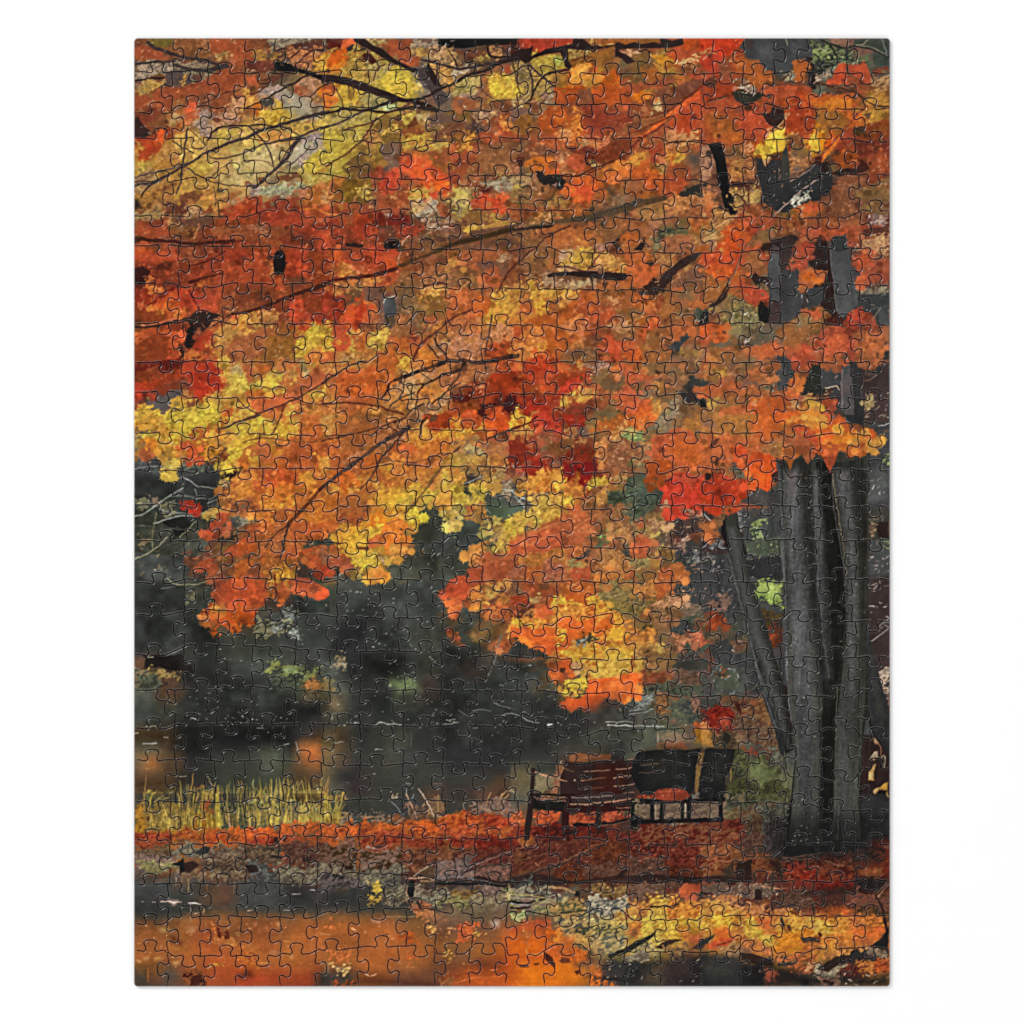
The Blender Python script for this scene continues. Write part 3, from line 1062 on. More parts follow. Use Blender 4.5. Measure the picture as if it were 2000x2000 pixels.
P 643 84 12 110 10 136 12 126 18 96 18 84 18
m dc5 ba4 140 2 166 0 164 3 154 6 140 8
P 643 136 12 150 8 166 4 178 2 186 2 176 8 160 12 140 18 124 22
N 322 14 17 30 17 40 18 42 22 38 22 22 20 14 19
N 211 60 18 62 16 74 15 78 18 76 23 62 23
f 8 ddc 28 15 40 15 40 18 28 18
f 7 ecc 56 16 74 16 72 19 58 19
f 7 dcb 92 11 106 11 106 14 92 14
P 743 78 22 90 18 116 18 112 22 90 26 78 28
P 864 96 18 124 16 116 22 96 24
B 522 2.6 4 0 58 14 53 30 51 46 50 60 46 74 42
N 432 76 36 90 32 104 28 118 21 136 14 150 11 166 7 178 2 190 0 186 6 166 12 150 16 130 20 114 27 96 33 82 40 75 42
B ba9 1.2 1.6 87 8 81 15 78 24 75 34 74 46
B 976 .8 .6 74 46 74 54 73 60
B 533 2.4 1.6 100 59 112 57 124 57
B 633 2.4 1.4 193 37 184 44 178 54 172 66
B 744 1.2 .8 152 18 148 24 138 32
B 744 .8 .6 160 34 140 40 126 42
B 633 2 1.4 146 83 130 90 116 100 102 112 96 120 90 132
B 733 2.2 2 104 110 96 118 90 130
B 633 1.2 1 104 98 98 106
B 322 3.4 5 72 151 84 147 100 141 114 136 124 133 136 132 152 134 166 132 180 129 193 127
B 322 2 1.6 72 151 66 155 64 162 58 170
B 322 1.6 2 126 134 120 126 114 118 110 110
B 322 1.2 1 122 132 122 124
B 322 1.4 1 104 116 110 124 114 130
B 433 1.4 1 167 88 165 100 162 112 160 126
B 533 1 .8 143 94 138 104
B 644 .8 .6 158 114 152 124 150 132
B 322 3 2.2 140 135 134 142 120 146 108 152 100 156
B 322 1.6 1.4 100 156 95 164 93 172 91 184
B 433 1.2 1.2 138 138 132 150 124 160
B 322 1.6 2.2 126 160 116 168 108 174
B 322 1 1.2 84 157 94 155 100 155
B 322 1 .8 84 157 88 163 94 168
B 322 1 1 82 150 80 160 78 168
B 433 1 1 92 163 80 168 70 174 64 180
B 433 1 .8 98 145 108 151
B 433 1.2 1.4 0 154 12 147 26 138 44 132
B 633 1.6 2 0 175 20 173 40 174 56 177 70 182 80 184
B 433 1.8 1 100 174 88 180 78 190 70 193
B 433 1.4 1 124 162 136 154
B 543 1 .8 150 134 134 140
P 633 86 110 96 108 92 114
W 998 440
G 643 754 853 954 964 964 865 863
G 743 854 a64 864 954 a53 965 843
G 743 954 643 654 a64 b53 854 764
G b84 b85 b64 a54 a54 a53 954 864
G a65 b54 b53 a43 854 a54 a54 954
G b85 b54 a43 854 a53 964 864 764
G a32 b32 b32 853 a64 954 964 654
G 722 b33 a43 943 864 a53 964 654
P 854 0 4 60 2 56 10 40 18 20 22 10 16
P 964 44 10 80 2 110 2 110 12 80 20 44 22
P a64 30 2 60 0 80 4 78 16 44 20 20 8
P 743 0 22 24 24 18 34 0 42
P 854 10 28 26 22 42 24 42 50 30 52 12 46
P a64 34 34 44 32 42 44 36 44
f 3 c98 4 26 26 22 20 34 8 46
P 743 0 42 14 44 12 54 0 58
P 854 84 4 116 2 104 16 90 20
n a87 743 84 14 98 12 106 18 100 22 86 22
P b53 112 8 122 4 126 10 120 20 114 24 104 16
m b85 954 100 18 112 16 116 26 106 26
P 965 126 2 150 2 150 14 140 12 128 8
m 674 453 146 2 170 2 176 8 164 12 150 16 142 12
m 785 564 132 10 148 12 150 24 140 26 134 18
f 5 cdb 130 10 160 8 164 14 150 16 150 26 134 26
P 965 150 12 178 10 180 22 164 26 150 24
m ca7 964 176 10 188 8 186 14 178 16
P a53 184 18 193 16 193 27 178 26
P b64 106 24 128 26 134 34 144 38 146 44 144 50 138 52 136 60 126 62 120 56 116 48 114 40 116 36 110 28
P c64 118 40 144 40 140 52 124 58
S 743 122 40 128 42 128 46 123 44
n ba8 844 44 26 60 27 56 34 44 36
m dc5 a84 56 30 62 26 72 27 80 24 84 28 80 36 72 43 66 44 58 40 44 40
m dc4 ba4 58 29 70 27 70 36 60 37
m db6 b75 84 29 92 26 104 30 114 38 110 42 98 42 82 40
m ca7 964 80 38 88 36 90 44 78 44
m cb8 976 44 41 60 40 66 44 54 46 44 44
P 865 28 48 40 46 44 52 36 60 30 56
n a97 643 30 50 70 52 82 54 82 60 44 62 30 62
m bb8 886 60 54 72 53 74 58 66 60
P a64 82 56 92 54 112 56 120 60 100 62 82 62
m ca5 a74 0 60 16 58 18 62 8 68 10 78 0 82
m dc5 c94 18 58 26 58 28 62 46 64 54 63 52 70 44 74 38 72 34 78 36 86 26 88 24 80 22 72 18 66
m ed3 ba4 24 74 34 72 36 84 26 86
m dc5 c94 54 62 66 62 64 70 54 73
m ca6 b64 44 74 60 70 56 78 42 84
f 6 da8 68 64 80 64 80 68 72 68
P b64 10 74 20 76 24 84 10 88
P b53 14 94 44 84 44 98 26 98
P b53 44 84 60 76 74 66 80 64 86 66 84 82 78 90 64 94 46 96
P a43 60 84 76 74 84 84 84 98 64 94
P b43 76 82 96 80 104 84 96 94 86 96
P 954 86 63 116 63 118 74 100 74 86 72
n b97 954 92 72 104 72 104 78 94 78
f 6 dba 78 80 96 77 116 78 128 80 128 84 80 84
P b53 118 68 126 66 136 72 142 78 134 86 126 80 118 76
m d96 b64 120 74 138 76 140 86 130 80
P 854 104 84 120 80 130 84 126 92 112 92 104 90
P c43 128 82 136 84 144 92 134 88
P 964 146 72 157 66 164 76 166 84 156 86 150 94 140 88
P 965 158 66 188 66 190 74 176 80 166 78
P a64 172 72 190 70 190 78 178 82
P 754 174 44 188 34 184 44 190 52 180 60 160 64 158 58
P 764 160 66 176 64 180 74 166 72
f 6 ca8 182 42 190 40 190 56 180 54
P c43 186 28 193 28 193 40 184 38
P b64 160 60 170 60 168 64 158 65
n a86 743 142 28 156 28 160 38 176 34 174 40 160 48 148 44
f 4 d98 152 36 170 30 176 34 156 44
P 322 148 48 158 40 172 30 184 27 180 34 168 42 158 50
P 433 172 30 188 27 178 34
P 322 134 66 128 60 134 58 138 52 140 50 144 54 150 48 154 48 158 44 158 54 152 58 150 66 146 64 144 68 132 68
P 433 122 64 130 62 136 68 126 68
P 833 140 72 146 66 150 72 150 77 145 76 143 82 140 78
f 7 dbb 142 54 148 54 152 72 142 72
B c99 1.2 1.2 157 56 164 50
P 322 132 36 138 34 140 38 136 41
N 322 120 24 126 18 130 14 134 18 136 22 130 21 128 25
f 5 ddc 126 10 132 12 132 26 126 24
S 422 149 92 156 88 152 95 150 94
m 564 354 175 82 192 80 192 90 184 96 178 90
P 222 188 84 193 82 193 98 182 98
f 6 cdd 174 80 182 82 192 90 190 98 182 96
P b64 158 98 176 94 182 100 176 104 164 108 158 108
P c64 184 100 192 98 190 110 182 112
n b97 855 94 94 108 90 118 94 118 102 104 102 90 104
f 6 dcb 84 106 104 98 108 102 90 106
m c97 a65 46 98 56 90 64 98 74 94 74 102 60 102 48 102
P d96 58 92 70 86 68 92 60 95
m c96 a65 120 94 132 90 128 98 120 100
P e64 124 106 132 98 138 90 146 92 144 100 134 104 128 112
P e74 136 92 146 91 144 98
S 864 128 108 148 104 150 114 140 120 126 120
P 854 100 104 118 102 120 114 112 114 104 110
P c43 92 106 104 110 112 114 108 122 112 130 102 132 92 124 86 122
P d43 92 112 104 112 106 124 96 124
P 743 70 108 84 106 90 112 82 122 74 118
S 866 80 108 86 112 80 116
P c54 110 112 120 112 118 122 110 120
P 854 48 118 64 116 78 118 86 126 84 134 66 134 60 140 52 134 44 128
S 754 54 120 74 120 76 130 56 128
m c96 a65 60 112 70 108 70 116 58 116
m ca5 b64 66 132 76 134 72 140 66 140
m c96 a64 4 112 16 104 34 100 46 98 40 106 30 110 38 114 34 122 20 126 2 126
m dc5 b85 28 116 36 114 34 124 28 125
P b53 34 104 46 102 54 108 54 122 44 126 38 120
P c44 2 100 12 98 10 108 2 112
P c98 0 98 3 100 2 108 0 112
N 443 0 126 10 125 18 125 14 128 4 129 0 129
P b23 12 132 26 128 36 126 38 132 36 140 44 140 38 146 22 148 14 144
P d65 0 132 10 135 12 142 0 142
P 722 0 144 10 142 12 150 4 156 0 154
P b33 16 146 34 142 36 152 24 156
P d55 32 150 40 144 44 146 34 154
P a32 24 158 44 152 60 148 76 144 80 152 72 162 52 166 30 164
P d33 44 156 60 150 74 148 76 156 64 164 46 166
P c64 46 136 54 134 60 142 50 146
P b54 36 128 44 124 50 126 44 136
P d53 110 120 126 119 128 130 114 132
P e74 120 124 126 119 129 124 124 128
P d85 108 128 116 126 112 129
P 522 82 124 92 128 100 128 103 133 94 134 86 132
n a87 744 74 134 94 134 90 140 80 144 74 140
P c54 104 134 122 135 120 142 108 144 100 140
P d74 96 137 108 138 106 143 98 144
P a64 150 140 158 134 172 136 170 140 156 144
P 964 128 118 150 118 152 124 150 134 138 134 130 128
P 865 158 118 178 116 190 120 188 134 156 134
S 985 160 122 186 120 186 130 158 130
P 435 150 116 156 110 162 108 172 106 178 102 180 104 172 112 166 118 164 124 158 122 160 126 156 128 157 122
N 344 152 115 158 108 168 107 176 101 180 103 172 112 167 116 163 124 160 118
P 322 156 125 162 122 163 126 158 128
f 5 cdd 174 104 180 102 180 112 172 114
n b97 754 146 110 154 108 154 116 148 118
P 764 128 135 150 134 150 142 140 144 128 140
S 654 82 148 104 144 116 148 108 156 96 162 84 158
S 854 74 148 84 142 104 140 84 160
P c54 112 144 120 138 126 144 146 146 144 152 124 152 114 156
S 765 124 152 146 150 150 160 140 168 122 166
P 322 128 142 134 140 133 144 129 145
P 322 141 141 148 138 146 145 142 145
m da8 c64 142 147 145 146 144 152 142 151
P 965 150 146 160 148 160 156 150 160
P a74 144 156 152 154 150 164 144 164
S 875 154 140 170 136 168 146 158 150
f 6 dca 189 134 192 134 192 148 189 148
P 343 164 154 170 148 184 146 193 150 193 158 184 160 172 162
P c53 184 158 193 158 193 170 186 168
N 333 156 155 164 158 170 164 172 160 180 158 184 164 190 170 192 178 186 178 178 172 172 174 166 166 158 160
S 433 172 162 180 160 182 170 174 174
B 9aa 1 .6 158 156 162 160 166 164
P c54 96 168 112 158 122 158 120 166 108 170
P b64 70 162 84 154 96 164 82 170
m db5 c74 50 168 68 162 78 158 80 168 64 174 50 178
m c96 b64 70 158 78 158 78 164 70 166
P 833 52 184 64 176 80 170 82 184 60 192 52 190
P a33 36 168 50 168 48 180 38 180
P 511 0 166 14 166 16 170 10 176 0 182
f 6 d99 18 162 36 154 42 158 20 168
f 6 d98 8 146 18 150 20 156 14 158
f 4 d99 0 160 12 158 10 166 0 166
m ec3 c83 0 184 10 178 12 186 18 186 14 190 4 193 0 193
m da5 b64 14 188 22 182 36 178 24 188
P a22 14 170 22 172 36 176 34 184 20 182 12 180
P c33 20 188 40 178 42 193 20 193
P c44 50 190 66 188 62 193 50 193
S 764 78 184 90 180 104 180 100 193 80 193
P c54 104 170 122 166 132 172 138 180 138 193 120 193 112 184 106 178
S d63 120 174 138 174 138 188 124 188
m c95 964 134 172 142 170 144 180 136 180
n 986 453 150 172 166 166 172 176 170 186 154 193 136 193 140 184
m 786 554 136 186 156 184 156 193 138 193
S 864 172 180 190 176 190 193 170 193
N 322 86 176 92 172 98 169 99 170 93 174 90 178 87 178
f 5 cbb 84 172 104 168 106 174 86 178
P 211 192 100 193 100 193 102
N 322 36 48 42 46 56 45 74 44 92 45 112 47 115 49 112 53 108 54 92 53 74 51 56 49 44 50 36 51
B ca9 1 .8 56 45 74 44 92 45
B 222 2 1 106 14 100 18 110 26
S 422 94 22 106 18 108 26 98 28
B 644 1.6 1.4 115 4 108 10 102 16 98 22
B 533 2 1.6 60 0 46 6 34 12 26 20 16 28 4 40 0 42
B ba9 1 1 24 22 14 32
B 322 2.5 4 3 4 20 3 40 0
B cba 1.2 1.2 6 4 20 2 32 0
B 533 1.4 1.2 44 41 56 41 66 44 74 44 80 38 86 30
B 533 1.4 1 100 28 104 33
f 2 c98 0 2 120 2 120 26 0 60
f 5 dcc 46 24 80 18 80 26 50 27
f 1 da8 60 60 190 60 190 193 60 193
B d98 1.6 1 61 85 66 79 72 75
B d98 1.2 1 78 146 84 142 96 136
W 1368 440
G 976 c53 944 854 943 944 943 633
G 954 d43 844 543 433 444 544 844
G 964 b53 854 555 444 a54 444 744
G 754 743 a43 444 443 433 444 554
G 954 654 754 765 974 a43 833 754
G a64 764 965 954 954 a44 a44 844
G 965 864 864 544 633 433 444 444
G 864 a64 b54 a54 a73 534 444 444
m ba7 764 0 2 10 0 24 2 22 10 12 12 2 14
P d42 12 24 20 14 24 4 40 2 42 14 40 26 26 38 20 28 10 26
P c53 26 0 60 0 56 8 44 20 42 8
m cb8 964 14 12 24 6 22 14 12 22
P d43 2 28 20 28 30 38 40 28 40 36 32 48 24 50 14 46 4 38
P d53 8 38 30 38 30 52 16 56 4 46
f 3 ca8 0 38 22 38 20 46 2 46
P 854 60 6 72 2 74 14 68 18 60 16 52 20 48 22 56 12
P 954 44 26 58 26 56 34 66 38 66 46 54 50 44 42 42 30
P b64 40 44 52 42 54 50 42 56
f 4 c98 32 46 44 44 44 54 34 54
P a33 46 0 62 0 54 10 48 14
P 844 72 2 106 2 104 10 92 12 78 10
m ca6 954 74 2 90 0 88 4 78 4
P a44 92 2 180 0 158 12 158 22 150 20 142 10 128 14 112 14 106 8
P b43 112 0 140 0 140 10 118 12
P 533 158 4 184 0 184 14 170 10 160 12
n b97 744 160 10 184 8 184 24 158 22
P b43 156 22 172 24 166 40 158 48 150 40 148 28
P a44 160 36 184 30 184 58 164 56 158 48
P c54 152 48 166 46 162 60 152 58
f 6 cba 145 22 156 18 160 28 148 32
f 4 c98 158 14 184 14 184 44 160 44
P 643 152 60 184 58 184 64 154 66
n 887 433 152 60 184 58 184 68 156 70
P 344 154 68 184 66 184 98 170 96 164 86 154 82
f 3 bba 154 66 184 66 184 92 164 92
P 455 172 80 184 76 184 98 176 96
N 433 68 20 70 16 80 12 88 9 94 10 96 14 92 18 92 24 86 34 84 42 86 44 94 42 96 48 97 62 102 70 104 78 96 90 86 94 74 96 66 96 60 96 58 84 60 76 66 80 68 66 66 56 66 40 70 32
N 555 66 38 70 28 78 26 78 40 80 50 78 60 78 74 70 74 68 64 67 52
P 322 58 22 62 18 70 17 78 18 78 26 68 26 60 25
P 544 70 18 78 22 77 28 70 28
P 444 79 43 94 42 96 54 97 64 102 74 98 84 90 92 80 94 78 80 80 62
N 322 114 12 118 9 122 12 124 18 126 24 128 44 131 60 132 72 134 88 128 94 122 84 116 74 104 74 104 64 116 56 120 50 110 44 106 36 108 26 112 20
N 555 126 22 130 14 134 9 138 12 141 9 143 14 145 26 148 46 153 66 154 76 148 82 140 90 135 89 132 70 129 44
S 444 142 16 148 50 152 74 148 80 142 50
B 666 .7 .7 127 28 130 54 133 84
P 344 130 10 134 9 138 10 142 8 144 24 136 26 126 24
P b44 92 24 96 18 102 18 110 18 112 24 108 30 104 36 106 40 98 44 94 42 88 40 88 34 90 28
P b34 98 18 110 17 111 22 100 24
f 5 dcb 96 13 104 12 104 16 98 16
P b64 96 48 100 44 108 42 112 43 118 44 125 44 123 50 122 55 112 58 108 60 98 61 96 54
P c63 98 48 112 46 116 54 104 58
N 444 104 62 120 60 122 70 118 76 106 74
B ccc 1 .6 99 68 99 71
B cbb 1 .8 104 72 105 75
P 743 0 60 4 62 4 74 0 74
P 964 4 54 12 52 24 56 26 62 16 70 6 74
P a64 26 62 40 62 42 68 34 70
P a64 0 74 12 74 10 82 0 82
n 886 443 18 70 30 66 42 70 50 76 56 84 60 98 46 100 30 106 24 100 20 90 4 84
S 764 16 76 26 68 32 74 26 86 18 86
P 322 8 80 20 70 30 58 26 70 14 80
P 322 48 50 54 46 58 50 64 50 66 54 66 60 60 56 54 58
f 7 eee 58 52 66 54 67 64 60 60
f 5 ddc 62 56 68 62 67 70 64 64
P c44 41 60 52 58 58 62 64 65 67 70 67 78 64 80 58 74 54 78 48 76 40 68
P d43 34 54 44 52 54 60 44 64 34 60
P 222 56 78 60 73 64 80 68 84 66 96 58 94 56 86
f 8 ddd 30 84 54 84 56 96 46 98 30 96
f 5 dcc 22 104 40 100 56 94 58 98 40 102 26 108
P d53 0 98 14 96 24 100 26 104 20 108 10 112 6 118 0 118
P c54 0 110 8 112 6 120 0 122
S 664 10 116 24 108 40 104 56 100 74 100 82 106 70 114 52 118 36 118 20 122 12 122
S 675 10 118 22 116 24 122 16 124
S 764 24 106 44 104 56 104 44 116 26 116
P b64 8 122 30 118 46 120 62 116 74 114 78 118 74 126 58 132 50 124 34 132 6 132
S c64 56 120 74 116 84 120 72 128 62 126
S 864 6 122 28 120 44 124 46 134 20 136
P 964 82 98 90 92 94 90 100 84 104 80 106 84 110 80 120 80 122 82 128 88 126 92 120 96 118 104 110 110 104 116 94 118 84 116 80 108
S 875 88 92 100 88 104 98 94 104
P c54 98 84 118 82 120 92 106 92
S 543 100 112 108 106 118 100 118 108 110 114 102 116
P b44 84 118 104 116 118 120 116 126 108 130 104 140 98 138 92 130 86 122
P c43 98 118 116 122 106 128 100 128
S ccb 108 128 116 122 114 126 110 130
P 422 122 92 134 86 140 92 138 98 122 98
P b34 140 96 146 86 150 82 156 79 158 84 164 86 160 94 152 98 144 102
P a44 156 88 168 86 174 100 164 102 156 96
P b44 120 102 134 98 144 102 146 108 152 110 150 122 144 130 130 140 120 136 120 118 110 114 118 106
P c54 122 110 140 106 142 124 130 134 122 130
P 422 142 104 150 102 150 108 146 112
P a54 150 108 158 100 166 106 178 106 184 114 182 126 172 136 160 134 156 126 150 124
S b64 160 108 176 112 172 124 156 122
P 422 120 116 124 117 122 120
P 333 180 118 184 116 184 130 174 132
f 6 ccc 172 132 184 128 184 138 174 136
B 933 1.4 1.2 122 107 132 105 142 104
B 822 1 1 158 92 166 86
B 987 .8 .6 168 92 176 80
P a54 118 134 134 126 142 130 140 138 128 142 118 138
P 433 142 134 154 128 160 136 160 146 166 150 184 134 184 193 160 193 158 160 148 150
f 6 cba 156 134 162 138 162 150 158 150
B 988 1.2 .6 160 152 168 150 176 142
P 333 164 140 172 134 178 136 176 146 168 144
P a64 0 134 20 136 20 144 8 146 0 144
P a64 50 136 72 138 74 146 66 150 56 148 46 144
S 764 30 132 58 132 58 136 40 136
m cb4 863 12 138 24 136 24 146 14 144
f 7 db8 4 138 10 140 10 148 4 146
f 6 dc9 24 140 42 142 40 150 26 152
S 654 24 134 34 132 34 142 26 142
S 454 0 146 16 146 16 154 0 156
P b64 0 158 12 152 34 152 46 158 44 164 10 166 0 166
S 865 36 146 46 148 62 150 60 162 44 160
P a64 46 144 60 150 74 146 72 152 60 154 48 152
m 675 464 62 152 74 148 74 160 66 160
f 6 dca 68 154 76 156 76 162 68 162
N 444 72 128 80 124 88 124 92 132 96 140 92 144 88 152 84 160 82 160 76 162 74 150 74 138
S 555 76 136 82 136 82 158 78 158
N 332 106 134 110 128 116 130 117 138 120 142 134 140 136 152 136 160 128 158 118 166 108 168 98 166 92 162 96 154 99 146 104 142
P c74 86 154 92 146 98 145 97 156 92 164 84 160
B 722 .8 .6 92 150 88 158
P c64 82 158 92 162 96 170 84 172
N 444 117 140 134 138 138 146 137 156 126 160 118 160
N 555 138 136 146 134 148 148 150 168 152 193 142 193 138 160
B 777 1 1.2 139 140 138 160 139 180
P 333 148 136 156 134 158 150 156 160 160 193 150 193 150 168
S 433 156 150 184 150 184 160 158 160
f 5 bbb 130 146 138 144 138 152 132 152
f 6 ddb 118 160 134 157 128 164 112 168
B ddc 1 .8 122 160 130 158 134 158 136 161
m dd6 874 8 170 20 166 18 176 10 182 6 176
P 222 0 170 4 172 6 178 0 178
S 864 8 180 24 168 44 170 46 193 6 193
P 964 24 166 46 168 46 176 34 176
P a64 46 156 82 164 80 168 60 168 46 166
P c53 46 168 60 170 74 164 82 168 82 182 72 190 62 193 54 184 46 178
P da8 50 172 56 170 54 175 50 175
P b64 20 180 44 176 54 184 54 193 16 193
P b53 82 172 94 172 96 178 88 184 82 184
P d63 72 184 94 180 118 180 126 188 124 193 72 193
P ec3 96 182 102 176 112 172 118 172 124 178 122 182 112 182 104 184
P d93 100 178 118 184 122 193 96 193
m ca7 843 88 172 100 166 116 168 114 172 98 174 90 178
P 844 94 172 102 172 98 178
P b43 118 170 126 168 134 174 134 180 128 183 122 178
P c54 118 184 130 184 138 188 144 193 118 193
P ea4 86 188 96 186 96 192 88 192
P d85 132 188 142 188 144 193 130 193
n aa8 543 160 172 168 164 170 176 162 184
f 7 ddd 176 180 184 180 184 184 178 184
f 3 bba 160 164 184 164 184 190 160 190
B 998 1 .8 62 0 56 8 48 18 43 24
B 844 1.8 1.6 60 2 50 14 44 22 40 32 34 44 28 56 26 60
B a99 .8 .8 39 36 32 50 29 55
B 322 2 1 27 58 22 66 16 74
f 2 c98 0 100 130 100 130 130 0 132
B ddd 1 .8 44 115 47 113 48 110
S 322 38 116 46 115 50 117 44 118
f 7 eee 38 114 48 110 48 121 40 121
W 258 810
G b73 b93 ba3 b73 b83 b84 b84 b64
G 765 a73 b73 643 c93 b73 b64 a54
G 444 443 333 443 943 b64 b64 b74
G 443 333 333 444 a63 a64 b73 a64
G 443 444 332 643 644 854 a54 b64
G 443 443 554 744 853 843 853 843
G 443 443 444 744 943 854 743 633
G 333 444 444 733 b43 953 643 444
m ca3 a62 2 2 30 2 30 8 20 10 12 12 6 14 2 12
P 433 4 13 14 11 22 10 24 14 18 18 8 17
m c93 962 20 10 50 2 50 40 44 44 36 38 26 32 20 22
m dc4 a83 36 2 86 2 86 12 74 18 70 24 60 20 54 24 48 20 40 14 38 8
m dc5 a83 4 20 14 17 26 18 34 22 44 26 38 32 26 32 20 24 6 27
m da3 a62 14 24 32 22 46 28 46 42 38 40 28 38 20 32
m dc4 b83 40 14 50 14 50 26 42 26
P b54 8 36 16 27 22 32 22 40 12 42 8 40
m d83 b53 12 24 22 24 24 34 14 32
P c43 41 30 48 26 58 28 64 32 64 42 56 46 51 42 50 36 44 34
S d53 50 32 62 32 62 42 54 44
P b53 56 16 70 14 78 10 85 10 85 20 74 22 70 30 60 28 58 20
m ec4 c93 50 22 60 22 66 24 72 22 84 23 84 28 76 30 70 26 66 26 60 22
m ed3 dc4 72 23 84 24 83 28 76 28
P 322 66 32 72 30 72 40 66 40
m c83 a63 70 28 85 24 84 38 74 42 70 36
P 322 64 42 76 38 84 44 72 48 62 46
m d93 a63 42 34 50 36 50 42 42 44
P b53 86 0 96 0 94 8 88 8
m dc4 b84 88 2 130 2 128 10 118 18 104 20 92 16 94 8
m da4 b74 88 12 104 18 116 20 114 32 104 34 92 32 86 24
m ec4 b83 96 24 110 20 120 22 116 30 110 36 100 40 96 36
m dc3 b83 92 32 106 32 112 36 102 46 108 50 100 54 90 48 94 42
P 832 86 38 94 36 92 44 86 46
m ec4 ba3 86 46 94 46 100 50 104 50 102 56 94 56 88 54
P b53 100 44 108 38 114 44 114 50 106 52 100 50
P b64 110 32 124 22 134 28 136 38 128 42 120 42 112 38
m db4 b73 114 42 124 40 124 50 116 50
m dc4 c93 130 8 150 10 158 4 164 8 164 18 150 20 140 20 130 18
m dc3 b83 138 16 156 10 150 18 142 20
m dc4 c84 144 34 156 30 152 38 146 36
m d94 b64 142 22 156 24 152 30 144 30
m c74 b54 166 2 193 2 193 18 166 20
P b54 150 28 172 24 193 24 193 46 174 52 150 50 148 40
P a43 150 40 170 32 193 24 193 30 176 40 166 48 154 52
m db5 c84 182 42 192 44 190 52 184 52
P b64 124 28 134 28 134 36 126 40 126 50 140 48 140 40 146 44
P b53 142 48 152 46 160 54 158 66 140 66 130 64 130 56
P 444 2 44 16 42 26 46 40 50 50 50 84 48 84 82 76 90 60 90 2 90
P 555 2 44 14 43 16 48 6 52 2 50
m 675 454 42 50 60 48 76 48 70 56 56 60 48 58
m 565 443 18 48 34 56 48 60 46 64 20 60
S 333 2 58 40 62 48 70 40 82 2 84
P 334 52 60 84 56 86 76 76 84 62 80 50 76
m dc5 b93 31 48 37 44 43 46 43 54 38 57 31 54
m ca4 964 28 54 42 54 42 58 32 60
P 322 86 56 100 52 104 58 94 64 86 62
m ec5 ca4 87 61 92 60 94 64 90 66 87 65
m b97 544 86 67 92 66 94 74 88 74
m d94 b64 94 62 104 58 120 54 130 60 130 70 120 76 110 84 96 84 88 82 96 74
P b43 118 66 130 64 130 74 120 76
P c43 132 54 158 52 158 70 140 74 130 68
m d84 b53 130 68 158 66 160 84 140 84 132 80
m dc4 b84 138 84 146 83 148 90 142 92
m da4 b74 124 84 136 82 138 92 126 94
m dc4 b94 154 84 162 84 160 90 154 92
m db4 c84 164 60 180 60 178 72 166 76
m b74 a54 160 76 178 72 170 90 162 90
m c84 b64 176 84 193 80 193 94 172 94
m a54 743 90 84 120 80 126 92 110 96 90 92
m d94 b64 84 88 98 86 92 94 80 98
m ca5 a64 74 92 80 90 88 92 84 98 76 99
n 776 454 2 83 14 82 16 90 4 92
n 766 443 18 80 30 80 30 88 20 90
n 776 444 26 88 46 86 46 100 28 98
P b23 48 84 60 85 63 91 63 97 58 97 52 94 49 90
S c34 50 86 58 88 58 94 52 92
P 333 64 78 74 80 74 90 64 91
P 222 30 102 46 100 60 98 58 106 50 112 38 110 30 106
P 222 40 112 54 110 58 106 54 116 46 120 42 118
S 443 2 96 30 98 24 120 2 124
P 443 58 104 74 100 72 114 64 124 56 124 56 114
P c43 84 96 94 95 92 102 86 106 82 112 80 118 76 120 72 114 76 108 80 104
P b55 86 110 92 108 97 113 94 117 88 116
P 444 96 100 108 94 118 94 120 102 112 108 104 112 98 108
n 787 453 100 100 112 96 116 106 106 112
m d94 b64 122 96 138 96 134 104 124 104
P a43 112 110 124 106 132 108 130 116 120 118 112 116
P 433 84 120 96 112 104 116 100 122 86 124
P b43 102 124 108 118 122 120 122 128 116 134 104 138 96 140 88 138
P c53 114 124 124 124 122 130 114 132
P b42 100 126 112 120 114 128 104 136
n 965 633 124 120 140 122 130 138 122 136
m b64 843 128 108 150 102 144 116 130 120
n a76 633 144 106 152 106 148 134 130 142 128 138 140 122
P b54 152 96 170 98 168 120 156 120 152 112
m c84 b64 164 94 193 92 193 104 176 108 166 104
P c54 176 108 193 104 193 112 182 118 170 118 168 114
P 433 162 121 178 118 193 112 193 130 176 126
P b54 148 126 162 124 166 132 158 140 146 140
P 443 168 124 193 122 193 136 166 134
P b43 168 132 180 127 193 128 193 150 186 158 180 150 176 140 168 138
n a55 533 180 128 193 128 193 142 182 142
P 433 156 144 168 142 178 146 182 156 170 160 158 158
P 744 50 140 60 138 78 140 88 132 86 142 66 146 56 148 51 145
P b43 65 147 72 141 80 141 81 152 74 150 70 155 64 152
P 322 82 142 88 141 86 150 80 156
P 743 86 146 100 138 104 150 96 160 88 156
P b53 100 146 112 140 120 144 116 152 104 154 100 150
P 744 112 152 122 144 126 152 122 160 112 160
m b64 954 122 134 138 132 140 144 126 146
n 964 533 134 138 150 140 146 150 134 152
m db4 b83 143 150 148 146 152 150 153 156 148 158 144 154
m ca4 a63 134 160 142 156 146 162 140 166 134 166
P 433 92 152 100 152 104 158 94 160
P b43 86 168 94 160 130 160 132 172 130 184 118 190 94 193 70 192 80 184 84 176
P c43 94 164 120 164 128 176 110 184 92 180
P d64 98 161 110 161 110 168 104 172 98 168
m da5 b53 76 188 86 184 94 190 92 193 74 193
P a43 138 166 148 164 152 176 148 186 142 182 136 176
P c53 142 172 148 172 150 182 144 184
P b43 156 160 172 160 184 166 192 172 190 178 182 182 172 178 166 172 158 170
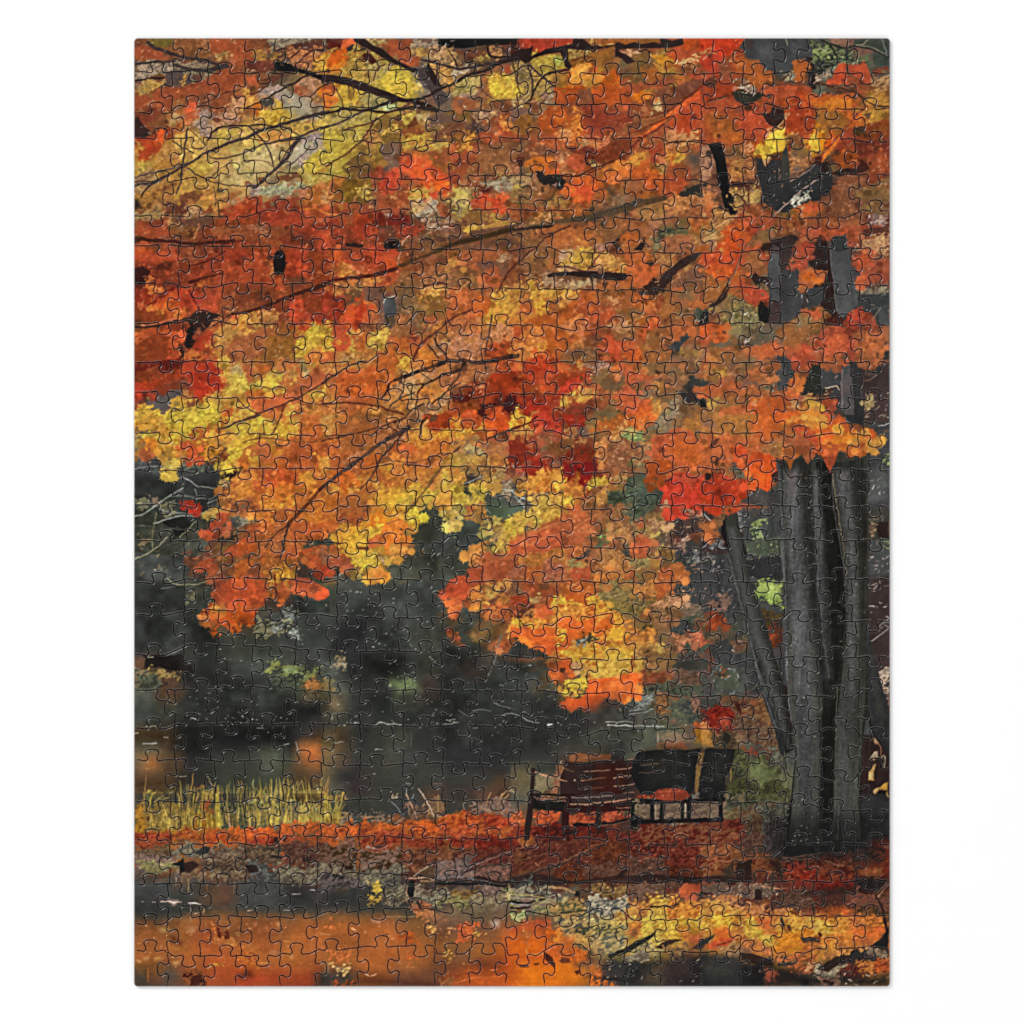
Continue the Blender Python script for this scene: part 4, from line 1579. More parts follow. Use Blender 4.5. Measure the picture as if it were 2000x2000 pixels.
P d43 178 172 190 174 188 180 180 180
P 433 130 182 138 176 144 186 150 186 152 176 158 170 166 176 170 184 160 193 130 193
P 333 156 174 170 182 193 182 193 193 160 193
n 887 343 152 186 164 186 164 193 152 193
S 343 162 182 190 184 190 193 164 193
P 333 2 160 30 164 52 168 52 193 2 193
P 444 2 134 50 140 50 160 30 162 2 158
S 443 52 160 80 164 82 180 56 190
n 776 444 54 176 60 174 62 182 56 184
n 765 543 10 116 20 118 18 126 8 126
f 2 876 2 100 50 110 70 135 10 160
f 3 998 22 150 34 146 40 164 24 160
f 2 da8 86 90 180 80 180 150 100 150
f 2 e95 130 50 180 50 180 90 130 90
f 2 c98 60 130 120 130 90 160 50 150
f 3 999 2 44 14 42 8 52 2 52
B 888 1 .7 2 53 14 51 26 51 40 50 54 48
B 776 1 .8 44 51 60 48 74 46 86 42
B 999 1 .8 48 60 58 65 66 70 76 71 86 72
B 888 1 .8 62 72 63 78
B 999 1.6 1.2 2 100 16 94 30 84 40 77 50 71
B 777 1 .8 38 80 52 79 64 82 76 82 86 78
B 888 1.2 1 74 86 84 82
B 888 1.2 1 26 92 36 95 46 96 58 97 70 95 76 92
B 999 1.4 1 21 106 34 102 46 99 60 99 72 96
B 776 1 .8 24 96 22 106 20 120 20 132
B 887 1 .8 46 120 54 113 60 107 64 104
B 998 1 .8 2 141 14 136 26 128 35 120
B 887 1.2 1 35 160 40 165 50 166 60 166 76 162 88 152
B 665 .8 .6 2 108 20 109
B 554 .8 .6 34 111 54 112
B 666 1 .6 28 170 42 168
B 433 2 1.2 86 14 96 11 108 6 126 0
B 533 1.2 1 146 0 140 14 136 20
B 843 1.2 1 108 27 118 24 128 23 150 25 170 27 180 26 192 20
B 422 3.4 3.6 193 65 184 73 174 84 164 95 156 103 153 108
B 433 2 2 153 106 150 118 148 130 145 140
B 533 1.4 1.2 152 108 140 118 130 130
B 744 1.2 1 90 134 104 122 116 116
B 855 1.4 1.2 88 152 98 146 108 140 124 132
B 865 1.2 1 88 134 80 138 70 142
B 744 1.2 .8 88 156 76 158 66 162
B 622 1.2 1 140 156 140 166 141 176
B 933 .8 .6 112 175 130 171
B 765 .8 .6 72 128 68 138
B 833 1 .8 118 93 132 94 140 97
B a64 .8 .6 52 139 66 141
B 743 1 .8 80 42 92 34
P 433 85 14 88 14 88 30 85 30
S 998 189 186 190 185 191 187
W 628 810
G b85 954 865 a75 722 b42 b43 a43
G b64 a54 864 b74 b84 ba4 964 943
G b64 a54 a54 a64 b74 b84 975 833
G b74 a74 b94 b94 b94 ba4 765 655
G a54 854 b93 b83 765 443 664 654
G a54 c93 b84 c73 444 444 564 b84
G 753 864 b83 444 444 454 843 954
G 443 443 444 444 444 633 853 743
m ba6 975 0 0 16 0 14 14 6 18 0 14
P a64 0 20 16 20 16 28 6 28 0 26
P 954 16 8 44 6 54 14 50 24 30 22 18 20
P b64 8 26 16 24 18 38 10 44 6 40
m dc6 b84 0 42 8 42 8 54 0 56
P 954 18 26 54 20 54 28 42 32 28 34 20 30
n a76 633 54 14 72 10 78 20 66 32 56 30
n b97 643 62 4 82 2 84 12 70 14 64 10
n a98 644 64 28 76 20 80 20 76 30 66 38
P b63 40 40 54 34 60 36 54 46 44 52 40 50
n b98 644 24 48 40 36 44 38 30 50
P b54 66 34 76 26 84 26 84 44 74 44 68 40
m c84 b64 80 26 100 24 124 22 124 40 100 38 84 36
m dc5 b74 84 18 96 14 108 18 124 12 127 22 118 26 100 24 86 26
P c54 78 30 90 30 94 40 82 42
m dc4 ca4 110 14 124 12 128 20 118 24
m b75 954 80 38 110 36 120 42 110 50 90 50
m da5 b64 66 38 78 42 84 50 70 48
m cb6 a85 94 6 106 2 106 16 98 20 88 16
P a22 106 0 128 0 128 14 116 15 106 15
S c32 112 0 122 0 122 12 112 12
P c43 134 0 160 0 158 14 150 14 140 10 134 12
P e42 158 6 168 0 184 0 184 10 174 17 166 13 158 14
S e63 158 4 170 2 172 12 160 12
S d42 172 0 182 0 180 8 174 12
m dc4 b83 126 2 134 2 136 14 148 12 156 3 159 15 140 18 128 16
m dc4 ca4 132 14 152 14 144 24 132 28
m dc4 c93 184 0 193 0 193 10 184 12
m b85 865 128 26 146 18 160 22 158 34 140 38 128 36
m ba7 765 140 30 160 28 162 40 140 44
m ca5 a75 128 40 150 40 160 46 150 50 130 46
m b75 965 158 26 182 24 184 36 170 44 160 44
P b55 180 30 188 30 186 38 180 38
P 721 182 24 193 22 193 50 188 52 180 46 184 38
P a23 186 44 193 42 193 56 184 50
m da5 b84 150 44 166 42 164 50 150 50
m b74 954 164 42 180 42 180 52 166 54
m c95 a64 60 50 80 50 96 56 110 56 118 66 100 72 82 70 66 64 58 58
m dc4 ba5 56 50 68 50 66 56 56 56
P c63 10 56 24 54 34 60 36 66 26 76 16 76 14 66
m cb5 b74 32 56 46 58 46 64 34 62
P b53 20 58 32 60 32 68 20 70
m dc6 b84 26 68 34 66 36 72 28 74
m dc5 a84 8 70 18 68 20 74 8 78
m b74 954 50 54 58 56 56 64 50 66
m cc5 975 50 66 56 64 60 70 70 70 70 76 54 76
m b85 865 80 58 96 58 92 66 82 64
P 433 82 66 88 64 90 72 84 74
m dc4 b94 90 64 98 66 100 70 92 76 84 76 86 72
m dc4 ba3 54 76 76 73 88 74 94 78 88 84 86 90 74 94 66 93 56 90 48 90 52 82
m ed3 cb3 64 76 78 76 84 82 70 88
P 432 44 84 52 82 50 90 46 92
P 954 16 84 30 82 44 80 44 92 34 98 24 104 16 96
P a63 4 80 14 80 16 92 6 92
P 833 18 94 24 96 22 104 16 104
n a54 733 24 90 44 90 44 100 30 106
m dc5 b94 116 56 122 54 126 60 124 68 118 68
m da4 b64 126 52 138 54 142 60 136 66 126 68
P c64 106 92 116 92 118 95 112 94
m dc4 b93 96 80 104 76 116 74 120 72 128 70 138 72 142 78 142 86 132 88 118 90 100 88
P ea3 110 80 124 72 128 80 130 88 116 90 108 86
P 433 132 66 146 58 156 56 158 62 146 68 136 70
P 443 136 72 146 68 152 74 146 80 140 76
m dc4 ca3 140 80 156 66 162 66 164 76 156 84 152 86 144 88
m da5 a74 160 56 174 58 174 72 162 76 158 68
m cb7 975 166 54 176 54 174 62 168 64
n 987 433 174 62 193 60 193 86 184 84 176 74
m dc5 b95 134 84 142 82 152 84 152 88 140 90
P 554 152 84 164 76 174 76 184 86 190 90 193 94 184 100 174 104 166 94 156 90
P 464 156 90 170 82 180 88 190 92 182 102 168 104
P 443 94 92 104 86 114 94 119 96 119 112 117 120 119 126 88 126 88 112 98 104
P 443 45 92 36 98 36 94
P 454 119 96 128 92 158 100 158 126 140 128 120 122
m cb6 a85 122 96 128 92 134 92 136 98 132 98 124 100
P ca6 120 108 122 104 128 100 134 106 136 111 130 109 127 114 124 108
P ec6 126 106 132 104 134 109 130 108 127 112 124 108
m c84 854 140 90 150 88 152 94 160 96 166 102 150 102 140 98
P b64 140 89 148 88 148 94 142 94
P 422 136 94 142 92 142 99 137 99
m ed3 ba3 86 96 90 92 96 90 97 98 98 104 100 107 94 106 92 104 90 109 84 104 82 100
m da4 b73 66 94 82 90 84 98 80 106 72 100 62 98
P d83 46 98 54 94 62 94 64 106 56 110 46 110 43 106
P e83 48 100 56 96 60 104 52 108
m dc4 b83 36 104 44 98 45 110 60 110 62 116 46 114 36 112
m ed4 ba3 11 110 18 107 24 107 26 112 36 108 46 112 60 112 58 124 48 126 36 122 26 120 20 120 16 114
P d73 62 106 74 100 80 104 86 110 80 114 84 120 89 122 82 122 76 118 80 125 86 132 82 131 79 136 76 132 71 137 68 132 64 134 62 128 60 122 58 114
P e84 64 110 76 106 80 112 76 120 64 118
P ea5 66 126 80 126 86 132 82 131 78 137 74 132 71 137 68 132 64 133
m ed3 ba3 14 116 22 114 40 116 44 124 36 128 26 132 18 132
P c64 46 120 60 116 60 126 46 130
P 533 34 130 46 128 48 134 36 136
m ec4 ba3 18 132 28 126 34 132 46 134 54 130 56 136 55 144 50 150 44 150 42 158 44 160 38 158 42 150 40 146 34 150 28 144
m dc4 b93 44 134 54 138 54 146 48 150
P d93 45 150 54 149 60 150 64 154 67 159 62 157 63 163 58 160 55 165 52 160 48 160 45 154
P e84 50 152 60 152 61 158 54 160
P 443 2 116 14 116 16 124 8 128 0 122
P a44 8 140 20 133 28 142 34 150 24 150 10 148
P b33 0 146 8 150 10 152 4 158 0 157
n 865 533 0 128 8 130 10 142 0 146
P b64 0 102 14 102 16 108 10 114 0 112
P 322 16 124 26 136 20 130
P d43 0 168 6 170 8 176 4 180 0 180
P 333 4 156 16 150 24 152 16 160 2 162
S 444 16 152 44 160 80 164 119 160 119 193 16 193
S 443 60 140 140 130 140 160 120 162 66 162
P d95 144 128 157 128 157 138 150 144 146 146 142 140
m d95 a64 146 130 157 128 158 138 148 140
m dc5 b84 168 120 172 112 182 110 182 124 176 134 166 132
m ed4 ca3 178 108 186 100 193 96 193 110 186 118 182 126 176 124
m cb6 985 156 112 162 106 168 102 175 106 172 112 164 110 158 118
m b96 865 162 126 172 114 176 116 172 124
P d74 186 114 193 108 193 130 184 136 178 136
m ca5 964 176 118 182 116 182 134 174 136
m ca4 964 166 138 174 138 172 144 166 142
m d85 a54 148 140 158 136 162 146 150 152 146 150
P b54 158 136 180 136 193 134 193 150 176 162 158 162 158 148
P a43 158 150 176 144 193 140 193 162 170 160
P b43 140 156 150 150 157 148 158 162 150 172 146 180 138 172 128 168 126 164
P c43 124 164 134 158 142 160 144 172 136 180 126 180 122 174
P c54 122 180 132 176 140 184 136 193 126 193 124 184
P e74 122 182 130 178 130 184 124 188
m d84 a54 144 172 156 164 160 176 156 186 150 186 144 180
m c95 854 158 166 176 164 176 178 162 182
m db6 a74 164 172 172 172 170 178 164 178
P 744 160 180 186 176 193 170 193 193 160 193
m b74 844 170 178 186 176 184 186 170 186
P 643 178 162 193 160 193 174 182 174
m db5 b64 158 182 166 180 162 193 156 193
P 444 138 182 150 186 156 193 136 193
f 3 aaa 84 132 118 132 118 146 92 146
f 4 bbb 126 128 142 128 142 138 128 138
f 1 bbb 16 164 118 164 118 193 16 193
f 3 c98 160 138 190 136 190 170 160 165
f 2 da8 2 26 60 26 50 80 2 80
f 1 da8 60 30 180 30 160 54 60 60
S 9c5 129 119 131 118 132 120 130 121
B 533 1.4 1.4 0 26 16 22 34 18 54 13
B 533 1.6 2 66 12 74 16 80 17
B 533 1.6 2 56 14 70 7 82 3
N 433 76 20 88 12 104 2 98 0 84 9 68 19
B 433 4.5 3 86 12 72 20 58 28 44 39 30 49 16 59 6 67 0 72
B a98 .7 .7 40 40 28 50 14 60 4 68
B 533 2 1.4 78 19 70 30 62 38 56 46 54 52 48 62 38 73
B 644 1.4 1.2 58 44 64 43 70 46
B 853 2 2.4 118 50 110 60 104 70 96 80 88 90 82 96
B 744 .8 .8 119 50 111 61 105 71
B 744 1.2 1 60 46 80 46 98 50
B 744 1 1 84 50 104 42 118 38 124 40
B 433 1.6 2 162 23 176 18 193 12
B 322 3 1.4 103 3 98 8 97 20
B cba 1.2 .8 104 6 100 10 98 16
P 433 128 36 136 30 138 28 134 34 129 38
P b98 129 37 138 33 137 36 131 38
B 999 1.2 1 136 69 146 65 158 61
B 999 1 .8 175 72 184 74 192 80
B 998 1 .6 178 74 180 80
B 999 1 .6 157 91 162 93 166 97
P 854 54 133 58 138 62 147 59 145 56 139
P caa 57 138 60 142 62 147 58 144
B 999 1 .8 2 158 14 158 24 153
B 854 1 .8 64 106 76 103
P 433 76 112 78 110 80 113
W 998 810
G b63 a32 943 853 864 a54 764 864
G a54 933 754 843 954 865 964 b64
G 744 922 942 822 a64 743 954 a54
G 655 b84 b73 a43 a64 564 744 b43
G 554 b84 b74 a54 764 454 754 b33
G b94 b74 b54 a54 754 a64 754 444
G a54 a54 964 954 965 864 854 444
G 743 a54 b64 a54 674 674 864 444
m ec4 c73 0 0 18 0 24 4 14 10 6 12 0 10
m da5 b64 0 14 16 10 22 14 20 22 8 24 0 20
P c33 22 2 42 0 50 6 50 18 34 16 26 12 16 8
P a22 50 0 74 0 74 8 62 12 50 10
f 4 d66 50 6 62 2 62 10 52 12
P d54 22 12 34 12 33 19 24 18
m c96 943 51 14 60 12 60 20 52 22
P 754 58 12 80 6 82 20 70 26 58 22
P 864 76 0 104 0 100 8 86 12 76 8
P b53 84 8 104 2 112 0 108 8 100 18 84 16
P c63 106 0 134 0 136 10 118 12 108 8
m da6 b64 92 12 100 13 106 10 112 6 118 8 119 16 110 20 100 22 94 18
m d96 a64 82 26 92 22 98 22 94 36 94 44 92 54 84 52 88 44 82 40
m 9b5 684 110 22 118 14 128 16 132 20 128 28 120 26
m 785 564 118 16 130 12 134 16 126 18
n 986 654 134 2 160 2 160 16 144 18 134 12
m c96 954 126 26 136 24 138 30 130 34
P a74 170 0 193 0 193 18 176 16 168 8
P c54 136 24 144 20 158 14 170 12 184 22 193 26 193 46 184 52 170 54 158 46 152 40 146 44 140 44 138 34
S c63 158 20 178 18 193 30 193 50 170 50 160 42
S 764 180 16 193 14 193 24 182 24
B 743 .8 .6 193 33 185 36
P 944 20 18 44 18 50 24 50 36 40 42 24 40 20 30
S 764 26 24 38 24 38 34 28 36
P 843 38 26 52 24 62 32 60 38 48 40 38 36
P 933 16 20 24 18 24 30 18 30
P 822 0 26 14 22 24 32 22 42 14 42 14 52 6 50 0 40
f 5 d66 2 30 20 28 20 36 4 38
P a22 14 42 28 40 36 44 40 50 42 56 28 60 15 58
P 811 50 48 64 44 84 44 84 57 70 58 50 58
P 822 54 36 64 32 80 32 82 44 60 46 50 44
P 833 58 22 82 24 82 32 66 32
m c96 943 54 18 60 20 60 28 66 26 70 24 70 30 62 31 56 26
S ca7 39 25 41 27 40 29
P 912 50 57 64 56 78 57 76 66 70 70 64 64 60 68 54 66 50 62
n 955 743 96 26 120 26 130 34 130 40 118 42 118 56 104 60 94 52 96 40
f 6 daa 96 28 128 28 126 38 98 48
f 5 dba 98 44 118 40 124 46 116 54 100 60
P 764 130 32 138 34 134 44 128 50
m 997 764 118 44 128 42 128 54 119 56
P b42 132 46 146 44 158 46 158 54 150 60 152 64 146 68 140 70 132 66 131 58
P d33 150 66 156 62 160 57 172 56 178 60 186 60 190 58 193 66 193 92 176 90 168 96 164 100 158 96 154 90 146 88 148 78
P c44 158 62 172 60 184 62 180 70
P 511 190 58 193 56 193 66 190 64
P ca8 145 92 150 86 154 85 152 92 146 94
n 988 645 0 52 14 54 14 64 4 66 0 62
P d55 2 54 8 52 10 58 4 58
m ca5 a63 6 66 16 62 16 76 8 76
m ea4 b63 15 64 24 56 36 52 50 52 50 62 54 66 56 72 48 74 40 78 30 74 20 76 15 72
m ed3 ca3 42 66 54 64 55 72 44 74
m d94 b64 54 68 62 60 68 66 74 70 74 78 66 84 58 84 52 78
m dc4 b83 76 64 84 58 94 60 92 68 82 72 78 70
n 555 322 0 70 14 72 16 88 0 86
f 8 bbb 0 72 16 80 14 88 0 86
P 465 0 90 14 88 12 96 0 98
m db5 a74 20 84 26 78 36 78 40 84 50 80 50 88 38 90 26 88
m ec4 ca3 50 80 60 78 60 88 52 90
m db5 b84 0 100 12 94 24 92 36 92 50 90 54 94 52 100 40 104 28 106 14 112 0 116
m dd3 cb3 0 112 6 112 6 116 0 122
m cb5 a85 22 102 34 98 34 106 24 108
P b54 34 106 50 100 64 94 74 98 80 106 80 114 70 122 60 128 50 130 20 128 14 118
P c54 0 122 14 116 50 112 50 128 20 136 0 134
P c64 54 92 70 88 78 92 74 98 60 98
P 954 68 90 82 70 96 68 84 86 72 96
n b85 a53 82 80 96 68 110 60 100 80 86 90
m 564 453 90 80 110 68 118 60 124 66 128 72 140 76 144 82 144 90 134 96 124 96 118 90 106 90 94 92
m 465 454 114 74 130 72 144 76 144 84 130 88 118 82
P 564 118 56 132 58 132 68 124 72 118 66
f 5 aba 112 78 118 78 118 84 112 84
m b96 843 98 62 118 58 110 70 100 72
P 754 140 68 152 64 150 74 142 74
P 864 132 98 148 94 152 100 144 106 132 106
P 643 96 94 110 92 108 104 96 102
m a64 954 76 96 94 94 90 106 84 108
n a75 743 96 104 118 100 120 116 104 120 92 118
n a86 853 120 104 136 106 140 118 132 118 122 116
P c54 122 118 134 118 134 126 132 138 124 136
P b54 122 106 128 100 130 108 126 112
n b97 744 134 104 152 104 158 110 148 116 136 120
m cb6 a75 136 116 148 114 142 120 138 121
m 674 464 70 130 82 118 94 108 95 116 92 124 84 130 74 132
m 8b5 574 74 128 86 116 92 112 90 120 80 126
P 433 60 138 72 130 80 130 76 138 66 142
P 654 138 122 152 112 160 114 150 120 140 128
P 433 158 100 186 100 188 112 172 118 166 122 158 116
n 877 444 148 100 160 98 158 108 152 106
n 987 433 168 90 186 88 190 98 176 100
m b85 854 60 142 74 140 72 146 62 148
m a65 854 72 138 82 132 88 138 80 144
n a75 843 88 132 120 130 120 150 100 160 84 154 80 144
P 444 108 132 122 130 120 140 112 138
m 997 764 112 140 134 140 132 150 118 152
m cb6 a75 140 130 150 126 154 130 146 132
m ca5 b75 132 142 140 134 148 138 148 144 138 146
P 753 144 132 158 130 156 144 150 144
n a87 744 158 122 176 120 170 130 160 130
P 444 170 124 186 120 193 116 193 193 166 193 172 160 170 140
m 787 454 174 136 190 130 193 140 180 142
P a64 156 146 170 144 172 154 168 164 158 160
P b54 144 150 158 148 158 162 150 162 144 158
P 864 122 150 140 146 146 152 138 156 124 156
m 886 754 56 140 70 142 62 148
m b74 a53 4 142 40 132 48 144 40 148 20 150 8 148
n a65 733 30 146 50 146 50 162 36 162
n a65 744 0 148 12 148 10 162 0 162
P b53 14 150 34 148 28 156 12 162
P b44 56 152 76 146 78 156 74 162 58 162
n a75 954 84 148 110 152 116 160 90 164 80 160
P b54 110 158 120 150 122 160 114 162
m d95 b64 82 160 88 158 88 164 80 172
P a43 8 164 26 162 28 168 42 170 48 174 40 180 18 178
P 743 26 165 36 164 38 172 28 171
P b53 50 164 80 164 80 176 70 178 52 176
n 855 633 0 166 8 166 12 180 0 188
P a32 0 180 16 178 18 190 4 193 0 193
m d96 b43 54 168 66 164 68 172 58 172
m 796 575 88 166 118 164 120 176 128 180 128 190 116 193 100 190 88 182 86 174
m 686 465 94 180 126 178 126 192 98 192
n b85 865 120 164 140 162 140 178 128 180 120 174
P b54 140 165 154 165 154 172 148 178 144 178 140 174
n a98 754 138 182 158 176 172 178 170 190 150 193 136 190
P c53 34 178 46 176 76 174 74 190 60 193 30 193
m dc4 c74 38 182 50 176 56 184 70 186 76 192 42 193
m ed4 ca3 73 180 80 176 84 180 92 182 90 190 96 193 76 193
m ba7 a53 20 178 28 174 26 192 20 193
P 322 92 184 100 188 98 193 94 193
f 3 db9 96 140 130 130 150 140 110 160
f 2 c98 0 140 60 140 60 160 0 160
f 3 dba 140 104 190 100 190 190 140 190
B 622 1.6 1.2 0 14 10 11 20 6 26 2
B c86 .8 .6 16 118 30 112 50 104
B c97 .8 .6 54 104 66 96 74 90
B c86 .8 .6 14 128 34 120 50 116
B d96 .8 .6 60 112 72 104 86 98
B c96 .8 .6 54 120 68 112 80 106
B c86 .8 .6 84 90 94 78 104 68
B c97 .8 .6 70 88 84 78 96 66
B ca8 .8 .6 100 116 116 106
B bbb 1 .8 0 74 8 80 16 84
B bbb 1 .7 4 80 10 86 13 90
B 433 1 .8 150 66 158 62
B aaa .8 .6 188 96 193 102
W 1368 810
G a74 a74 b64 a74 d83 c63 543 444
G a64 b54 b54 954 543 643 865 444
G 954 964 c53 444 444 444 555 565
G b33 b43 b53 444 444 333 444 454
G 843 433 554 444 444 444 444 543
G 844 433 454 565 444 333 444 543
G 544 444 444 454 444 333 444 444
G 544 444 554 444 444 333 444 433
P b64 0 18 30 18 46 20 80 18 82 30 90 44 82 44 76 44 70 40 60 40 50 44 44 40 36 44 28 48 14 50 12 54 0 54
P a74 0 0 54 0 50 8 46 18 10 18 0 14
S c63 48 8 60 2 76 4 82 18 60 22 50 18
S 865 0 0 14 4 14 14 0 14
S 975 58 28 80 22 84 34 76 40 62 36
P c43 96 20 118 12 118 34 106 32 104 40 100 42 92 40 90 28
P a54 82 22 100 18 110 28 104 40 96 44 86 42
P c43 82 8 112 8 118 20 100 20 92 16
P d53 108 34 120 28 134 36 132 42 128 44 122 40 116 36
P d63 108 14 128 4 138 2 144 8 146 14 156 12 166 14 172 20 174 26 168 30 150 34 138 34 126 38 118 32 118 20
P ea4 84 4 94 1 98 4 96 8 90 8 86 6
P da3 96 0 122 0 124 10 116 14 108 12 100 6
P d93 100 4 122 6 124 14 112 12
P fc2 130 8 136 8 140 14 139 20 134 18 130 14
P ec4 118 7 124 7 124 13 118 12
P e94 118 26 126 22 132 26 130 32 122 32
P d83 132 20 150 16 160 20 150 30 140 34 128 32
P da3 144 24 160 22 172 22 176 28 168 32 150 32 144 28
P eb5 152 16 164 14 168 18 160 20 152 20
P 843 150 14 160 10 160 16 154 18
B e74 1.4 .8 158 36 168 35 174 38
P e42 30 30 40 30 46 36 46 44 40 46 30 38
P e42 47 46 50 40 54 36 66 36 70 40 74 46 76 54 74 64 70 70 67 76 58 74 50 72 47 66
S e52 48 46 70 44 70 66 50 68
P d32 2 66 10 64 12 56 20 56 24 60 36 64 38 72 40 84 32 86 28 92 20 97 14 92 10 90 0 88
S 922 12 68 26 68 28 82 16 84
P c32 0 66 8 66 10 88 0 88
P 944 6 54 12 56 10 64 5 63
m 675 544 28 48 34 44 44 48 44 58 48 70 50 74 42 78 40 70 34 62 30 56
P 322 6 54 14 50 20 52 21 58 14 57 10 64 6 64 5 58
P 533 8 32 14 24 19 23 17 28 10 34
P 444 38 6 42 5 40 8
P 444 46 72 56 70 66 76 76 72 76 90 60 90 40 86 42 78
P 322 70 58 76 54 76 66 71 66
P 444 74 44 76 50 76 54 74 54
P 322 74 42 80 44 84 44 84 50 76 48
P 444 84 44 92 42 100 46 104 42 117 42 117 62 84 62 82 52
N 555 76 48 83 50 82 100 86 150 86 193 83 193 80 130 77 80
N 444 82 60 117 60 111 100 116 160 118 193 84 193 84 150 82 100
S 555 84 62 94 62 94 90 84 88
S 555 94 90 108 92 108 124 90 124
P 433 102 30 106 32 114 36 117 44 117 62 110 62 102 48 100 42
N 555 108 44 114 44 117 62 114 90 111 90 108 66
N 222 117 38 122 40 128 46 130 60 132 92 136 120 140 160 143 193 117 193 112 130 117 90
S 333 118 46 128 50 130 80 120 86
S 333 114 94 128 94 132 120 118 126
N 555 128 40 136 38 138 50 136 58 140 66 142 80 142 90 138 92 134 92 130 60
N 222 132 64 140 66 143 92 142 122 140 124 135 100
S 111 134 70 140 70 142 88 136 88
N 555 140 36 150 36 156 44 156 60 160 68 156 80 154 90 155 120 160 122 160 150 158 166 143 170 140 140 141 110 142 80 139 60
S 565 137 36 146 36 146 56 140 58
N 332 147 38 154 36 164 40 162 90 158 90 156 80 164 68 156 60
N 222 155 90 163 92 163 166 156 164 158 130 155 120
S 443 154 124 162 124 163 160 156 160
N 999 137 40 138 39 139 55 138 56
P 444 162 40 184 40 184 92 164 90
S 565 164 52 184 50 184 84 164 84
m 8b6 464 180 42 184 40 184 48 180 48
P 443 164 92 184 92 184 122 164 122
P 322 172 106 184 104 184 120 174 120
n 876 322 164 104 172 104 170 118 164 120
f 5 caa 164 98 182 100 180 104 164 106
P 454 164 122 184 122 184 156 164 156
m 796 454 178 126 184 122 184 132 178 130
f 3 bbb 164 60 180 60 180 80 166 76
B bbb 1.6 1 168 72 170 69
f 4 baa 164 124 184 120 184 156 164 150
P 433 143 164 184 158 184 193 140 193
f 5 caa 142 158 160 156 156 164 142 168
f 5 cbb 144 166 180 160 184 172 160 172
f 3 baa 160 182 184 180 184 188 162 190
P 433 0 90 10 90 18 94 16 102 6 102 2 98
n 854 532 8 96 30 92 34 96 26 102 18 106
P a64 2 106 14 102 16 112 14 122 2 124
P b64 2 112 12 110 12 118 4 118
N 211 22 104 26 98 30 93 34 96 37 106 40 116 41 122 46 134 42 150 46 164 54 182 60 193 46 193 40 180 34 166 28 144 26 130 20 116
N 444 26 132 30 138 38 160 46 193 42 193 36 176 30 152
N 333 30 132 38 136 42 146 46 164 54 184 58 193 46 193 40 166 34 150
B 666 .9 .7 27 136 32 152 37 172 42 190
P 433 0 122 18 122 24 130 24 140 0 142
n 777 333 2 120 20 124 24 130 6 130
P 443 12 104 20 104 20 118 14 116
P 444 2 136 26 136 32 160 40 193 0 193
m 665 343 0 138 12 136 16 146 4 148
P 454 38 92 76 90 78 100 78 122 54 122 44 124 40 108
m 8a5 454 48 110 56 104 66 104 62 114 52 118
m 9b7 474 54 114 62 112 60 122 52 120
P 464 44 124 80 118 80 136 64 138 46 136
f 5 bca 60 118 80 120 78 130 62 130
f 3 9a8 44 128 78 126 76 140 46 142
f 4 bba 44 136 62 136 58 142 46 144
P 333 44 142 78 138 80 162 60 162 46 156
f 2 999 46 150 76 158 76 162 50 162
n 777 333 36 96 44 98 42 112 38 108
f 4 aaa 46 76 72 76 60 84 50 80
m 8b4 573 53 166 62 163 80 163 82 170 80 180 81 188 74 186 66 182 58 176
S ac5 60 166 80 164 78 178 66 174
P 333 46 164 54 166 56 178 50 178
m 865 433 8 182 16 176 26 176 30 184 20 190 10 188
P a54 8 191 24 192 24 193 8 193
B 666 .9 .8 80 130 81 150 81 163
B 666 .7 .6 112 108 113 140 116 180
B 666 1.2 1 129 60 130 80 131 94 134 112 138 140 142 166
B 666 .8 .6 141 166 142 180 143 193
B 666 .7 .6 114 150 115 180
B 666 .6 .6 84 180 86 192
f 2 bbb 84 60 117 60 117 193 84 193
f 2 aaa 0 136 40 140 44 190 0 190
S 887 117 60 118 60 117 66 116 66
B ccc 1 .8 174 11 180 10 184 8
f 5 ccc 173 9 184 7 184 12 174 12
P 333 140 0 160 0 158 10 148 8
B bbb 1.2 1 3 97 10 104
S a73 58 60 60 58 62 60
W 258 1180
G 334 443 443 643 643 444 444 444
G 333 333 443 443 443 443 444 444
G 643 433 333 333 444 454 554 444
G 665 643 333 333 333 444 564 653
G 444 443 333 333 333 333 333 444
G 543 433 332 333 333 333 333 433
G 754 543 333 443 443 443 453 754
G 654 543 433 443 453 453 453 653
S 334 2 10 50 10 50 44 30 48 2 46
S 223 52 14 80 16 84 40 54 44
m c53 932 70 8 80 2 86 4 100 0 122 2 122 20 116 22 106 16 102 24 94 25 90 22 92 18 84 18 82 32 78 32 74 26 76 20 68 18 66 14
P c42 90 8 104 4 120 6 120 20 108 14 100 20 88 18
P c42 108 6 121 8 121 20 116 20
P c42 82 12 90 14 94 24 84 20
m ea3 c63 75 6 85 2 86 10 78 10
m d74 c42 98 8 106 6 104 16 98 14
m d85 b53 66 14 74 12 74 18 68 18
P d64 141 0 147 0 146 2 142 2
P 543 82 24 86 20 90 22 84 30
m 787 454 150 2 162 0 162 14 150 16
m 887 454 148 12 160 14 158 24 146 20
m 776 443 122 14 146 20 150 30 130 36 122 30
n 888 444 138 20 148 22 146 28 138 28
n 999 444 152 28 162 28 160 36 154 36
P 211 14 52 22 50 40 50 50 54 58 60 60 66 54 70 46 66 36 64 26 60 18 64 12 62
P 211 10 50 50 49 50 54 16 54
m 876 554 2 56 14 60 24 68 30 80 20 84 2 84
m a86 654 16 66 24 62 34 64 42 68 46 72 38 70 24 72
m 775 554 4 70 24 72 30 78 24 88 8 86
m 643 433 26 74 36 70 42 72 36 82 26 80
S 222 54 64 84 70 84 78 56 74
f 4 ba8 40 68 46 66 47 73 38 73
